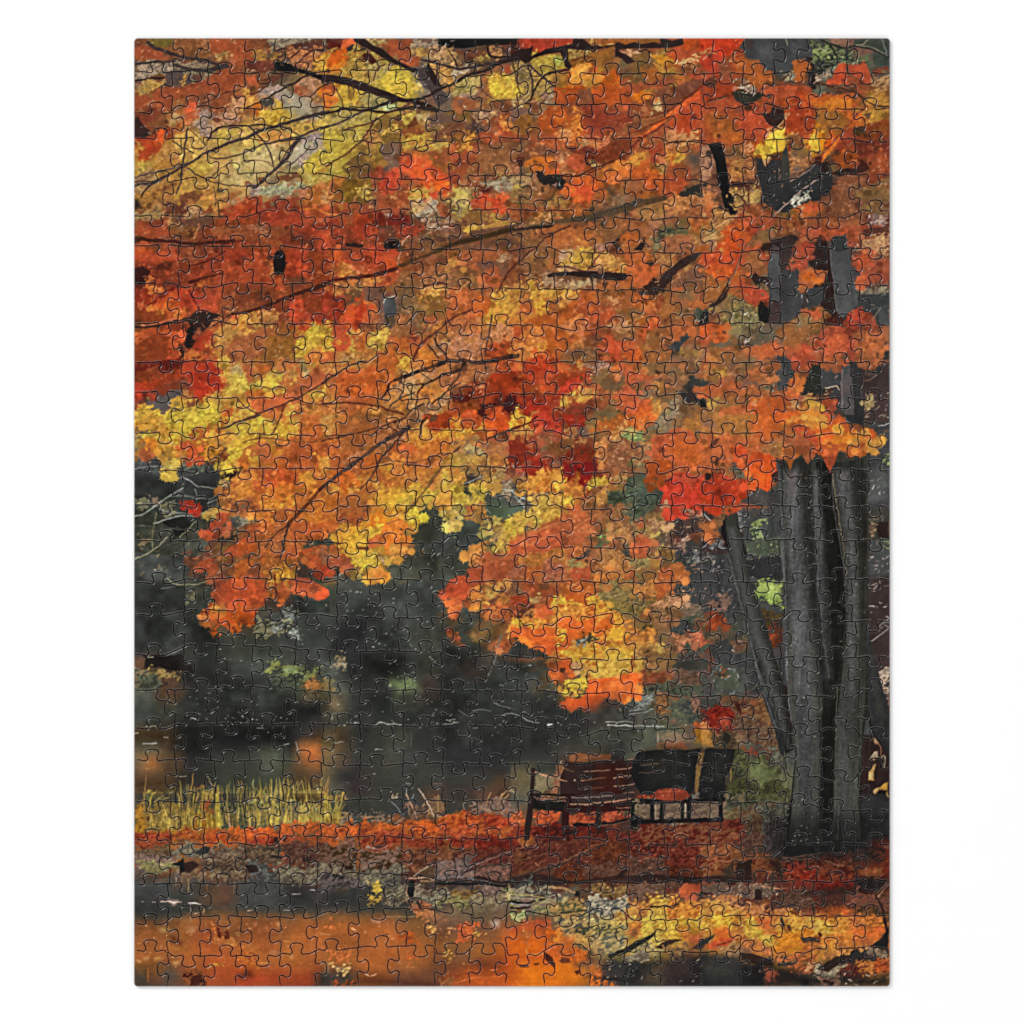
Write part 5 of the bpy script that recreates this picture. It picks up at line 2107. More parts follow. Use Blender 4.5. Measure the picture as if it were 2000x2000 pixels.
m 786 454 132 56 150 58 164 60 184 60 184 68 176 74 150 72 136 70 130 64
m 896 564 148 62 166 62 164 70 148 68
m 575 443 136 72 160 72 166 78 146 80
m b75 654 166 76 176 70 188 78 190 84 176 88 168 82
m 765 543 168 84 186 84 182 94 172 96
S 222 84 80 116 78 110 110 90 112 84 100
S 444 86 84 110 84 112 100 94 104
S 333 118 84 160 84 158 116 114 116
S 222 150 92 192 96 190 116 156 116
S 222 44 118 160 118 155 140 44 140
S 221 42 124 74 122 72 148 42 146
S 432 2 122 40 124 40 136 2 134
S 664 2 136 14 134 26 140 30 150 20 156 2 152
S 975 6 148 24 148 28 158 20 166 10 162
S a64 14 150 26 150 26 160 16 162
S 543 28 148 44 148 42 172 24 168
S b74 166 138 182 132 186 140 184 162 170 164 164 150
S b64 168 142 180 140 182 156 170 154
S 564 124 144 148 140 150 164 128 166
S 564 128 152 138 152 136 162 130 162
S 543 156 156 192 160 192 180 150 180
S 332 42 164 80 160 80 176 44 178
S 432 2 170 36 168 40 180 2 182
S 332 100 168 112 168 110 176 100 176
f 4 bbb 70 111 150 107 155 118 74 119
f 5 bbb 98 111 112 108 112 116 98 117
f 4 999 118 118 150 118 148 128 118 128
f 3 bbb 56 110 64 110 64 114 56 115
f 3 aaa 2 114 30 115 30 121 2 122
f 1 bbb 86 40 120 40 120 60 86 60
f 1 aaa 150 10 192 10 192 50 150 50
f 1 999 50 80 190 80 190 110 50 110
B ccb 1.2 .8 16 52 21 52
B aaa 1 .8 2 126 6 126
B aaa 1 .8 31 130 35 130
B aaa 1 1 11 136 24 136
B bbb .8 .6 122 121 128 121
B bbb .8 .6 148 137 153 137
B bbb .8 .6 14 119 24 119
B ba9 .8 .6 47 168 53 168
B b96 .8 .6 13 161 17 160
B aaa .6 .8 160 135 162 145
B bbb 1 .8 58 111 63 112
f 4 aaa 6 174 12 176 10 180 8 180
m a95 653 15 186 20 182 26 184 32 186 32 193 16 193
m 753 443 62 182 70 180 78 184 84 186 86 193 60 193
m 663 443 68 184 74 179 74 193 66 193
m 663 443 162 186 184 184 184 193 162 193
m 775 443 124 188 150 184 160 188 160 193 124 193
m 754 543 40 190 124 188 124 193 2 193 20 190
B a85 1.2 .4 12 193 13 176 14 166
B b95 2 .4 56 193 58 178 60 165
B a95 1.4 .4 45 193 44 186 43 176
B a95 1.4 .6 48 193 48 180 47 172
B b95 1.4 .5 61 193 61 186 61 178
B 986 1 .5 79 178 76 172 74 166
B b95 1.6 .6 84 193 85 184 84 177
B a95 1.2 .5 93 193 92 184 93 177
B a95 1.2 .5 104 193 105 182 104 172
B b96 1 .4 107 186 108 178 107 172
B aa8 1 .8 119 190 119 180 119 171
B b95 1.2 .5 128 193 128 186 130 178
B b95 1.4 .4 136 190 135 184 134 176
B b95 1.4 .4 140 193 140 186 141 178
B a86 1.2 .5 152 188 153 180 152 170
B a86 1 .5 148 186 148 176 149 170
B 986 .8 .6 154 190 160 182 165 174
B ba5 1.2 .4 166 193 166 188 166 182
B ba5 1.2 .4 173 193 172 186 173 178
B b95 1.2 .4 177 193 177 188 178 182
B ba5 1.6 .5 184 193 184 182 186 170
B c95 2 .5 190 193 191 182 193 172
B ba5 1.2 .4 145 193 144 186 146 180
B bb5 2 1 70 184 76 186 80 190
B aa9 .8 .6 36 186 40 183
g 5 bb5 124 168 190 168 190 193 124 193
g 4 bb5 50 174 90 174 90 193 50 193
g 3 a95 90 172 124 172 124 193 90 193
g 4 ba5 4 180 40 180 40 193 4 193
W 628 1180
G 444 334 444 444 444 543 444 643
G 444 334 444 444 444 444 443 643
G 444 333 333 444 443 333 433 444
G 554 333 333 564 433 333 343 333
G 443 333 333 333 333 333 333 333
G 543 333 443 443 333 333 333 333
G 654 443 443 454 443 333 333 333
G 664 433 443 443 443 443 443 543
S 223 14 18 44 20 40 44 14 44
S 333 50 14 80 16 80 40 50 44
S 443 90 20 118 20 118 46 96 44
P c54 124 0 138 0 138 4 134 10 131 14 124 10
m d74 b43 126 2 138 0 136 6 128 6
P b43 156 0 193 0 193 16 180 16 168 14 160 10
m d85 a43 156 4 170 2 176 10 164 12
m c64 843 170 2 193 0 193 12 180 16
m c54 843 122 28 128 26 134 32 138 38 132 40 124 36
S 944 126 34 134 34 135 38 126 38
P b42 122 24 128 23 128 29 122 28
P 855 146 26 164 26 160 33 148 32
S 753 156 20 180 20 178 34 150 32
m ea4 c53 186 18 193 15 193 36 184 32
P c42 186 28 193 26 193 34 186 34
S 222 122 42 150 40 152 54 122 54
S 223 20 46 38 46 38 70 22 68
S 222 40 48 82 50 82 78 40 76
m 675 453 68 76 82 74 92 76 94 84 86 88 70 84
S 8a6 70 76 88 76 92 82 76 84
f 6 aab 62 64 92 66 92 74 66 74
f 5 bbb 104 46 122 46 122 56 108 56
f 4 bbb 48 36 58 38 56 46 46 44
f 4 aaa 66 56 76 56 74 62 66 62
f 4 aaa 52 86 66 84 66 90 52 91
f 4 aaa 86 72 92 74 90 78 86 78
m 876 443 8 62 16 50 20 46 20 58 14 66
m b85 543 0 74 10 74 10 84 0 86
S 654 2 86 20 90 20 104 2 106
S 665 0 60 16 62 20 80 6 84
S 333 120 86 150 84 150 112 118 112
S 443 80 84 100 84 92 104 80 100
f 4 bbb 8 104 38 110 38 118 8 119
f 6 bbb 110 112 130 112 132 118 112 119
f 5 bbb 138 113 148 113 148 117 138 117
f 4 bbb 54 112 80 112 80 119 50 119
f 4 bbb 84 112 110 112 110 119 84 119
f 5 bbb 168 113 186 114 186 121 168 120
f 1 bbb 16 2 118 2 118 46 16 46
f 1 aaa 120 40 190 40 190 84 120 84
f 1 aaa 2 90 118 90 118 112 2 112
f 1 999 130 120 190 120 190 150 130 150
B ccc .9 .6 120 117 134 116
B bbb .9 .6 122 113 131 113
B bbb .8 .6 52 119 60 116 78 118
B aaa 1 .6 11 135 21 135
B bbb .9 .6 53 142 60 142
B aaa .9 .6 82 175 88 175
B a87 .9 .6 110 176 117 176
B 999 .8 .6 24 174 28 174
B aaa .8 .6 148 121 152 121
B aaa .8 .6 50 166 53 166
B bbb 1 .6 34 115 37 116
B 666 1.2 .8 176 30 172 44 168 58 164 70
B 777 .8 .5 148 105 156 103 166 104
B 888 .8 .5 174 110 184 106 193 110
B 777 .8 .5 168 96 184 101 193 104
B 777 .8 .5 134 104 144 110
B 888 .8 .5 20 56 24 66
B 555 1 .8 88 126 87 140
B 555 1 .8 12 120 12 130
S 553 66 136 78 130 78 158 64 160
S 554 66 140 76 138 76 150 66 152
S 764 0 128 10 130 10 144 0 148
S 864 0 140 8 146 8 160 0 166
S 764 2 150 12 150 14 176 2 180
S 443 84 158 118 158 116 172 84 172
S 333 122 120 150 120 150 154 124 152
S 333 152 136 184 136 184 150 152 152
S 333 12 160 36 160 36 178 14 176
S 643 106 182 118 180 118 193 104 193
S 643 150 182 193 178 193 193 148 193
S 433 126 180 146 180 146 193 126 193
m 998 543 66 186 72 186 72 193 64 193
m b95 653 0 188 22 186 22 193 0 193
B b96 2 .4 2 193 4 182 8 168
B c96 1.6 .4 0 190 1 184 2 178
B bb6 1.4 .4 12 193 14 188 16 182
B cb6 1.2 .4 19 193 20 188 21 184
B 999 1 .6 83 180 84 188 86 193
B 999 .8 .5 90 186 88 192
B baa 1 .8 95 180 100 188 104 193
B a86 .9 .7 161 193 163 188 165 184
B b97 1.2 .8 176 193 178 186 184 180 190 178
B b97 1 .8 183 183 188 182 193 185
W 998 1180
G a54 c64 c63 c83 875 674 754 564
G c64 d63 c73 c83 a75 765 754 965
G 444 753 b74 b84 ba5 a75 654 644
G 444 543 953 a85 c64 a55 754 654
G 333 333 333 433 544 554 654 655
G 333 333 333 443 443 554 564 754
G 443 443 643 543 333 564 754 876
G 664 654 522 422 433 322 433 444
P a43 0 0 26 0 24 6 14 10 0 10
P 533 0 8 14 4 22 0 26 4 18 12 8 16 0 16
m c85 643 14 8 24 0 26 6 20 14
m ea4 c53 0 16 12 14 22 10 34 4 46 0 80 0 92 0 96 4 95 8 90 10 100 6 106 8 112 12 114 16 110 20 116 22 120 24 116 30 110 36 106 40 116 46 122 54 124 62 124 72 118 78 106 84 74 76 70 66 60 68 46 60 44 50 50 44 46 36 40 30 28 22 0 22
P d64 24 0 38 0 42 10 30 16 24 8
P d63 46 14 60 12 66 18 80 14 82 22 90 14 100 13 102 18 96 22 84 26 76 27 66 27 60 32 60 40 54 40 50 26 46 22
P d63 0 22 8 24 18 24 26 24 34 22 44 24 46 34 54 40 50 48 46 48 38 44 36 40 30 38 26 36 24 39 18 34 10 32 6 34 0 30
P d53 30 32 46 36 46 48 36 44
m ed4 c93 84 2 94 2 94 8 90 9 84 8
m ec4 ca3 96 10 106 8 110 14 104 19 98 16
m ed4 ca3 92 24 104 20 110 20 112 26 104 34 96 38 92 36 96 30
m ed4 c83 48 26 54 26 56 34 50 36
m ec4 c83 2 18 14 15 24 20 20 22 6 21
m db4 b73 56 42 80 38 86 44 88 52 80 56 60 54 52 48
m db4 b84 88 38 116 34 120 54 92 54
P 332 60 32 70 26 74 28 80 27 86 28 92 26 90 32 84 36 74 38 66 38
n 888 322 64 30 76 30 74 38 66 38
m dc6 985 74 35 84 34 82 38 76 38
S 322 54 66 66 65 74 66 72 74 60 76 54 72
P 333 53 67 62 66 70 65 75 68 73 72 68 74 62 76 56 73 52 73
P d53 40 58 50 54 58 55 60 60 56 66 54 70 50 74 47 72 48 66 44 64
P 533 48 62 54 62 52 68 48 66
m b97 654 60 56 74 56 70 64 60 62
m db5 b84 84 54 116 54 118 62 108 72 100 74 84 72 76 68 80 62
m db5 a74 118 56 130 54 130 64 120 66
m ed4 b94 52 76 58 74 66 74 72 72 76 74 74 84 70 90 64 90 58 84 54 84
P e63 76 74 96 72 110 70 120 66 128 70 126 78 124 86 122 92 114 92 110 90 104 90 101 88 98 92 94 92 90 94 92 96 84 98 80 102 74 105 72 106 68 102 66 104 62 102 60 106 55 103 52 102 48 97 54 96 52 90 60 92 66 92 74 88
P e74 92 76 116 72 122 80 116 88 102 88 92 84
P e53 50 97 60 95 74 92 90 90 92 95 82 98 74 105 66 102 60 105
B b64 1 .8 52 92 58 90 64 88
S 533 74 104 96 94 94 100 78 106
P 333 0 34 10 32 18 34 26 40 36 44 44 48 44 52 0 52
S 343 0 52 42 54 40 66 0 70
m 686 464 94 0 134 0 134 8 122 14 110 10 100 6
m 864 643 128 12 140 8 146 10 140 16 124 18
m 776 543 138 2 164 0 160 12 150 16 140 14
m 876 653 140 22 152 10 154 12 146 20
m 676 464 158 2 186 2 186 18 160 20
m 454 343 160 16 184 16 184 26 160 28
m 542 432 120 20 140 18 150 22 140 30 126 26
m c95 954 114 24 140 28 144 40 130 48 114 44
m cb6 a75 120 38 150 38 156 46 144 52 122 52
m 864 643 124 42 156 44 160 54 126 54
P 764 144 26 156 24 152 38 144 34
m c87 954 156 28 176 30 178 38 164 38
m c76 944 174 26 193 28 193 38 180 40
m 564 443 158 40 193 38 193 46 168 52
m 554 433 156 48 193 48 193 54 158 54
m 854 532 128 58 156 56 160 62 136 66
m 943 733 128 66 150 64 156 70 130 76
P 443 154 56 193 54 193 64 160 64
m 754 543 158 66 193 64 193 76 160 78
m 664 443 124 76 154 74 154 86 126 86
m 564 443 156 78 193 78 193 90 156 88
n 777 333 122 88 142 88 142 100 126 102
m 964 643 143 90 162 90 160 98 146 100
m 964 643 144 100 156 98 156 108 146 106
m 664 454 154 92 186 92 184 116 156 116
n 866 433 172 94 190 92 192 102 174 104
m 733 532 182 100 193 100 193 112 184 112
S 334 0 88 48 88 46 100 60 106 76 106 96 98 118 96 120 112 76 114 0 114
S 333 0 104 40 104 44 114 0 114
S 333 0 122 44 124 44 140 0 150
S 443 46 132 76 132 74 146 48 150
S 443 80 128 116 126 116 142 84 142
S 665 118 128 142 124 142 146 120 148
S 664 124 126 136 126 136 140 126 140
f 4 ccc 46 114 78 114 78 119 46 118
f 6 ddd 56 115 72 115 72 118 56 118
f 5 bbb 80 114 120 116 150 117 150 121 120 121 86 119
f 3 bbb 150 118 172 118 172 121 150 121
f 1 aaa 0 54 44 60 44 120 0 120
f 2 bbb 80 119 126 119 126 124 80 122
B ccc 1.4 1.2 36 118 40 117
B bbb .9 .8 94 118 120 119 140 119 150 119
B aaa .9 .6 92 115 120 115
B 999 .8 .6 0 106 10 110 20 115 28 117
B 999 .8 .6 115 107 130 106 140 102
B 888 .8 .6 116 104 132 103
B aaa 1 .8 106 102 107 104
m c53 943 178 116 193 114 193 122 180 122
m 962 952 180 122 193 122 193 138 182 138
S 775 182 136 193 136 193 140 182 140
B 998 1 .6 144 124 144 134 143 144
P b54 145 134 152 133 168 136 172 141 158 143 150 142 146 146 143 144
S 876 144 124 170 124 178 134 160 136 146 134
P 854 141 138 148 136 150 146 144 148
P 843 57 148 64 146 76 147 86 146 100 146 98 150 100 153 80 153 62 155 57 152
P 955 70 149 90 148 90 150 70 151
P 965 58 149 63 147 62 152 58 152
S 111 100 150 110 150 110 153 100 153
B 433 1.4 1 52 158 50 166 48 172
P 965 44 160 52 156 48 170 46 188 40 188 42 176
P 875 22 166 46 170 40 180 22 186
S 764 0 160 20 160 18 190 0 193
N 322 53 154 66 154 80 154 100 153 112 153 124 152 124 164 116 176 110 188 104 193 56 193 48 184 48 172 50 164
N 333 112 153 130 150 150 146 158 144 160 140 168 144 178 143 186 140 184 148 182 158 178 168 172 178 170 184 162 186 140 190 112 193 108 188 114 176 122 164
S 422 84 156 120 156 110 190 80 193
S 221 150 140 186 142 182 160 160 160
S 222 164 162 182 160 174 184 164 184
N 221 151 140 160 144 172 144 186 140 185 148 160 150 152 144
B 866 1 .6 114 152 132 150 148 147 156 146
S 222 128 152 158 148 160 178 130 180
n 654 211 152 164 160 164 162 172 154 174
S 733 124 184 144 180 160 182 172 183 168 188 150 190 124 190
S a33 150 182 164 182 170 184 160 187 148 187
B d66 .8 .6 151 183 166 183
B a88 1.2 1 103 161 116 160 131 157
B a88 1.2 .8 100 170 114 168 129 166
B 977 1.2 .8 100 178 114 177 124 174
B 977 1 .8 94 188 108 186 120 183
B 977 1.2 .8 72 163 84 163 96 162
B 966 1.2 .8 68 172 80 171 92 170
B 744 1 .8 66 180 80 180 90 179
B 966 1.2 .8 60 189 80 190 100 188
B a88 1.4 1.2 94 193 108 191 120 189
B 855 1 .8 50 160 62 163
B a76 1 .8 51 160 48 170
N 322 20 160 24 160 23 172 22 193 18 193 19 176
B b88 1.4 1.2 24 164 36 168 48 171 55 173
B b77 1.8 1.8 22 186 34 188 53 189
B 966 1.2 1 24 188 36 190 52 191
S cba 63 171 64 173 62 173
N 864 180 160 184 158 186 166 184 174 182 186 180 186 179 176 178 168
P 765 188 140 193 140 193 152 188 158 186 152
P 221 184 160 193 150 193 193 186 193 184 180
n 665 322 174 186 193 184 193 193 170 193
n 555 211 176 190 193 189 193 193 176 193
B aaa .7 .5 175 168 173 174
S 665 0 184 10 184 8 193 0 193
B cb9 1 .7 0 183 5 184 8 189
P 321 126 190 140 190 140 193 126 193
f 1 dca 46 140 56 140 60 160 46 160
W 1368 1180
G 754 553 444 444 444 333 443 433
G 743 654 444 544 444 333 443 433
G 655 554 444 444 444 444 444 433
G 555 553 443 333 454 443 444 444
G 754 943 754 444 455 333 433 433
G a75 765 643 443 555 333 333 322
G 443 654 664 554 554 333 333 322
G 322 443 774 774 455 333 333 322
n 854 432 2 8 10 8 10 14 2 14
m 932 732 8 8 20 7 24 14 28 18 22 19 14 20 8 18
n 654 332 0 20 24 22 28 36 14 38 0 36
m c65 843 0 22 6 30 8 38 0 40
P 343 8 40 26 34 34 44 30 50 14 54
P 454 12 60 44 62 46 78 40 88 14 86
S 564 12 66 40 64 40 84 16 84
m 843 443 16 66 26 61 26 66 18 70
m 554 443 0 64 8 64 10 88 0 88
P 444 14 50 44 48 44 60 30 58 16 58
m 542 433 56 8 78 8 78 26 64 26
m 632 433 66 22 80 20 80 40 68 40 66 30
S a43 68 30 74 30 72 34 68 36
P 443 0 92 14 92 20 100 14 104 0 102
m 922 611 6 102 14 98 28 100 34 110 30 122 22 126 12 122 4 112
S c55 18 112 28 114 26 122 20 120
m d96 a53 0 114 8 115 12 122 0 122
P a74 0 122 11 122 13 134 8 137 0 138
m 643 422 32 92 44 92 44 108 36 110
n 854 422 40 98 64 98 70 110 74 124 54 122 36 118 44 110
n 654 422 30 110 50 112 76 122 80 150 68 160 50 134 34 122
m 543 332 14 124 34 124 38 134 30 144 20 140 12 136
m 933 643 44 142 56 144 54 148 46 148
m 552 442 36 142 48 146 48 156 56 150 80 156 80 178 70 190 48 182 30 170 28 160
m 663 453 30 150 44 150 44 164 30 166
S 784 48 156 76 156 78 176 60 180 48 170
m 775 553 66 140 80 142 80 156 68 154
m 552 442 24 176 48 172 56 186 46 193 20 193
m 552 442 56 180 82 168 84 193 56 193
B a85 1.6 1 30 156 30 172
m 876 432 42 188 56 186 54 193 40 193
N 444 40 0 56 0 60 14 66 28 70 46 76 62 78 76 84 88 84 120 80 140 78 120 72 110 66 94 60 76 54 60 48 40 44 20
N 333 50 0 58 0 64 18 68 34 72 50 77 64 78 76 72 76 64 60 58 40 54 24
N 333 60 84 68 92 74 104 80 124 82 150 78 146 72 120 64 100
N 322 76 76 84 80 88 90 90 112 92 122 84 128 84 96 78 88
N 555 82 4 117 6 117 24 112 40 114 60 118 90 120 120 124 140 128 160 132 193 94 193 94 150 90 120 86 100 85 80 82 50 80 40
S 455 90 10 106 10 108 60 92 60
S 566 94 92 110 90 116 120 118 156 100 154 96 120
N 333 106 52 114 52 120 92 128 110 130 130 134 160 134 193 118 193 118 140 112 110 106 84
S 221 118 122 132 122 132 170 120 170
S 332 112 56 124 60 126 120 116 112
N 444 117 0 121 0 122 20 126 40 130 66 134 90 136 110 134 118 128 92 122 60 118 30
N 222 120 0 143 0 141 20 140 44 136 76 134 80 128 60 124 36
S 333 121 4 128 10 128 40 124 36
N 455 142 2 152 0 154 20 153 60 155 90 156 122 154 160 152 193 130 193 132 140 134 110 134 84 138 70 140 40
S 566 134 90 138 90 140 130 138 193 132 193 133 140
S 333 142 100 154 96 154 190 144 190
N 444 152 10 164 20 168 44 172 70 158 78 153 60
N 444 156 60 160 62 161 80 164 96 170 120 174 132 164 130 156 124
S 333 156 64 172 60 184 110 184 124 174 122 164 100
P 322 156 126 184 132 184 193 154 193
S 433 160 2 184 2 184 50 170 46 164 20
N 443 160 96 166 94 172 116 182 134 176 134 168 124
B 666 1 .7 42 2 46 16 50 34 53 50 56 64 60 78
B 666 1.2 .8 62 86 66 98 70 110 76 124
B 666 1 .6 84 8 86 22 85 40 84 60 86 74
B 666 1.2 .7 85 92 88 106 91 122 94 140
B 666 1 .8 120 8 121 30 124 48 127 66 130 80
B 666 1.4 .8 132 90 134 104 136 118 134 132
B 666 1 .6 142 4 141 20 140 44
B 666 1 .6 138 68 138 84
B 666 .9 .6 134 130 133 150
B 666 .8 .6 99 160 101 176
B 666 .8 .6 110 130 114 150
f 5 bbb 84 20 90 20 90 80 84 80
f 4 bbb 119 20 124 20 130 80 124 80
f 4 aaa 132 90 138 90 136 130 132 130
f 2 999 90 10 116 10 120 100 94 150
f 4 baa 30 40 44 30 42 48 32 46
f 3 aaa 8 60 44 60 44 90 8 90
n ba9 444 172 62 184 60 184 88 178 84 174 74
f 7 cbb 164 86 184 86 184 92 164 91
B aaa 1 .8 168 90 178 88 184 87
B a77 1 .7 180 80 183 90 184 98
B aaa 1 .8 164 28 166 36 174 31 184 24
B 999 1 .8 174 22 184 13
B bbb 1.2 1 164 2 170 2
B bbb 1 1 179 2 182 2
f 3 bbb 164 6 184 6 184 26 168 24
f 7 ccb 156 126 164 126 164 132 156 130
P b9a 170 130 174 128 173 136 170 136
B a77 1.2 1 172 134 176 140 176 148
P 987 167 148 172 144 174 150 170 154
B ba8 1 .8 166 152 170 145 173 150
B ba8 1 .8 176 150 180 148 180 160
P b96 168 158 172 156 170 164 170 172 164 172 165 164
P cb8 165 164 169 164 168 170 165 171
P da4 174 178 180 175 184 174 184 182 180 180 176 180
P ca7 169 182 173 178 175 180 172 184 169 184
P ca4 182 184 184 183 184 190 182 188
P 211 174 182 182 182 182 193 172 193
P 211 10 141 20 140 30 143 34 142 33 150 28 154 26 162 24 168 22 180 20 193 0 193 2 170 4 158 10 150
P 333 12 142 26 143 28 150 14 152
P 543 0 142 8 141 6 154 0 160
n 665 322 0 172 10 170 12 190 0 193
S 766 0 189 6 190 6 193 0 193
B a87 .8 .6 0 158 4 160
m 843 432 0 186 10 188 14 193 0 193
W 258 1550
G 653 663 553 764 443 763 764 774
G a63 a73 a63 a73 874 874 974 964
G a43 a53 954 a53 a53 b43 a43 a43
G 665 666 555 544 544 443 433 533
G 443 554 544 654 554 444 333 333
G 543 443 433 633 543 454 443 543
G 964 964 a53 953 a54 a64 a74 a64
G 643 643 743 a43 b43 943 943 933
S 333 2 0 62 0 62 8 40 16 2 8
S 333 86 0 110 0 110 14 88 12
S 432 150 0 190 0 190 10 150 10
m a73 752 2 8 16 10 36 12 46 20 60 12 64 26 48 32 40 40 2 40
m b83 963 2 30 40 30 42 38 2 39
m b73 962 40 26 60 20 82 22 84 36 60 38 44 38
m a43 852 72 10 78 8 82 20 74 20
m 663 443 88 10 112 8 118 30 104 36 86 34
m 995 553 112 10 190 8 193 28 160 32 116 34
m 663 443 16 2 26 2 26 24 20 26 15 20
m 663 443 112 16 124 14 130 30 114 32
m aa4 764 16 20 30 22 34 34 18 32
B b95 1.2 .8 12 16 12 0
B bb4 1.6 1 17 22 18 10 20 0
B bb5 1.2 .6 26 14 30 6 36 4
B ba6 1 .6 22 8 30 2
B ba5 1.6 1 46 12 46 4 45 0
B b95 1.2 .8 50 28 49 14 48 0
B ba4 1.8 1 60 22 60 10 61 0
B bb4 1.6 1.4 70 18 69 8 70 0
B bb4 3.4 3 83 34 83 16 82 0
B cb4 1.4 1.2 86 34 85 16 84 0
B b95 1.4 1.2 62 16 63 6 64 0
B a96 1.2 .8 93 16 93 8 93 0
B ca8 1.6 1.2 96 34 95 24 94 16
B bb6 1.4 1 103 26 104 12 104 0
B aa5 1.2 .8 108 20 107 8 107 0
B bb5 2 1 116 30 117 18 120 8 124 0
B bb4 2.2 1.2 114 28 112 16 110 6
B cb5 1.4 .8 142 28 138 14 135 0
B bb5 1.4 .8 144 14 138 8 134 2
B bb5 2 1 150 30 151 14 152 0
B bb5 2 1 163 20 160 10 158 0
B cb5 1.4 .8 165 30 168 14 170 6
B bb5 1.8 1 174 24 172 12 170 0
B bb5 1.2 .8 176 30 176 16 178 6
B cb5 1.8 1.2 188 24 188 10 190 0
B ba5 1 .6 120 24 130 12 140 8
B bb5 1 .6 154 24 150 14 146 6
B bb5 1 .6 180 26 182 16 180 8
B bb5 1 .6 122 30 128 20 134 24
n 764 443 112 14 190 12 190 30 112 32
n 863 553 16 8 60 10 60 32 16 34
g 7 cb5 112 4 192 4 192 33 112 33
g 7 bb5 16 4 60 4 60 36 16 36
g 5 ba4 62 2 90 2 90 36 62 36
g 4 a85 90 2 112 2 112 34 90 34
f 2 cc6 112 16 190 12 190 30 112 32
P 532 15 22 18 22 17 27 15 27
m b43 822 2 38 20 37 40 38 36 46 20 47 2 46
m b53 833 36 38 70 38 68 46 40 46
m c53 943 70 34 110 33 144 30 160 30 193 29 193 42 160 42 146 50 120 48 100 49 72 47
m d63 b43 112 36 140 32 142 38 130 42 114 40
m c42 933 70 40 90 39 96 48 74 48
m a43 733 2 46 34 46 36 50 10 54 2 54
m a54 744 34 46 72 47 72 51 44 52
m b43 843 146 42 193 40 193 50 150 50
m a33 722 112 44 140 42 142 50 114 49
P 322 138 43 143 42 143 48 139 48
P 422 148 41 152 42 150 48 147 46
n 654 432 2 54 36 50 40 58 30 64 2 66
n 766 544 2 60 30 58 44 60 36 70 10 80 2 80
n 886 554 4 66 30 64 46 70 46 76 10 80
n 776 333 36 52 72 51 78 60 60 62 40 60
n 765 322 72 50 112 50 112 64 80 64
n 654 211 112 50 145 50 146 70 112 72
n 643 311 145 50 193 50 193 72 150 72
n 654 211 70 64 112 62 112 80 72 80
n 665 211 112 70 145 70 142 88 112 86
n 776 322 142 70 193 70 193 90 144 90
n 876 432 40 76 70 74 72 82 46 84
n 875 422 72 78 112 76 112 86 76 86
P 333 60 58 70 51 77 52 74 58 66 60
P 322 50 68 60 66 66 70 56 78 50 76
P 322 110 70 122 70 124 76 114 78
P 322 136 60 150 62 146 64 138 63
P 322 166 62 176 62 174 66 168 66
N 222 38 69 44 67 48 65 50 62 51 68 51 76 48 78 47 71 42 70
B ba9 1.2 .8 27 70 36 68 44 67
B aa8 1 .8 28 69 40 68
B 222 1.6 1.2 48 70 48 80
S 332 2 80 18 80 40 81 40 86 2 86
S 444 2 87 34 88 36 118 2 122
S 443 36 88 66 88 66 120 36 120
B 765 1 .8 22 86 38 86
B 766 .6 .6 22 84 38 84
S 754 42 82 56 82 56 90 42 92
B ba8 .7 .5 43 82 43 90
B ba7 .8 .6 55 84 55 96
B a86 .6 .5 49 82 49 88
B b97 .7 .5 73 88 73 96
S 643 80 88 102 84 103 120 78 120
B 975 .7 .5 100 86 99 98
S 543 66 90 80 90 80 120 66 120
S 454 104 88 145 88 145 114 104 114
S 343 146 90 180 90 180 112 146 112
S 544 181 90 193 92 193 112 181 112
S 443 2 108 180 110 180 124 2 124
S 764 50 122 193 121 193 126 50 128
S 954 2 126 34 128 34 152 2 152
S 964 36 126 64 122 64 158 36 158
S 954 70 122 105 122 107 132 70 132
S a54 108 122 145 122 145 158 108 158
S a64 147 126 180 124 180 156 147 156
S a64 164 124 193 124 193 150 170 150
S b54 64 128 80 132 82 156 66 158 58 148
S b54 76 142 90 148 100 156 90 170 80 166
S a64 2 154 34 154 30 166 4 166
S 753 2 164 28 166 30 176 4 180
S 443 2 174 14 174 16 188 2 188
S 554 30 170 50 168 48 180 30 188
S a54 48 158 70 162 70 172 50 172
S b43 74 164 102 164 104 188 72 188
S b53 102 160 122 162 124 180 104 176
S a64 124 164 178 160 180 176 146 178
S b33 104 176 145 174 145 188 104 188
S a33 146 176 180 174 178 188 146 188
S 332 180 178 193 174 193 188 180 188
m 844 422 48 174 70 172 70 188 50 188
P 422 58 178 66 176 70 178 62 188 56 188
S c85 120 150 112 150 106 158 120 162
m c74 a43 104 150 120 150 122 168 104 164
m a64 944 76 128 82 130 86 144 84 146 78 138
n a75 a54 80 140 100 138 104 146 92 148 80 146
f 4 cb8 78 128 104 132 106 146 80 146
P 522 82 130 86 132 88 142 84 140
P 522 90 136 94 134 96 142 91 143
S 422 38 140 42 140 43 144 39 145
S 422 44 143 49 145 48 148 45 147
S 9a8 27 132 34 131 35 134 30 135
S a98 54 132 62 131 61 134 56 135
B edd 1 .6 28 106 36 105 40 106 48 106
S fee 37 105 44 105 41 108
B bbb .8 .6 10 106 12 106
B aaa .7 .6 20 106 23 106
B ddd 1 .8 55 107 62 107 68 109
B bbb 1 .6 62 117 66 116
B ccc .9 .6 113 114 118 114
B bbb .9 .6 157 98 165 98
B ccc .9 .8 174 95 179 95
B aaa .8 .6 148 114 153 114
B 999 .8 .6 57 107 57 125
B ba8 .9 .6 69 117 71 113
S d98 119 126 122 126 121 129
S db9 141 127 145 126 143 130
S c87 130 131 132 130 132 133
S da8 114 131 117 131 116 133
S ca8 12 160 16 159 16 162 12 162
S dc8 22 160 28 159 28 162 22 162
S dc9 40 165 46 164 45 166 41 167
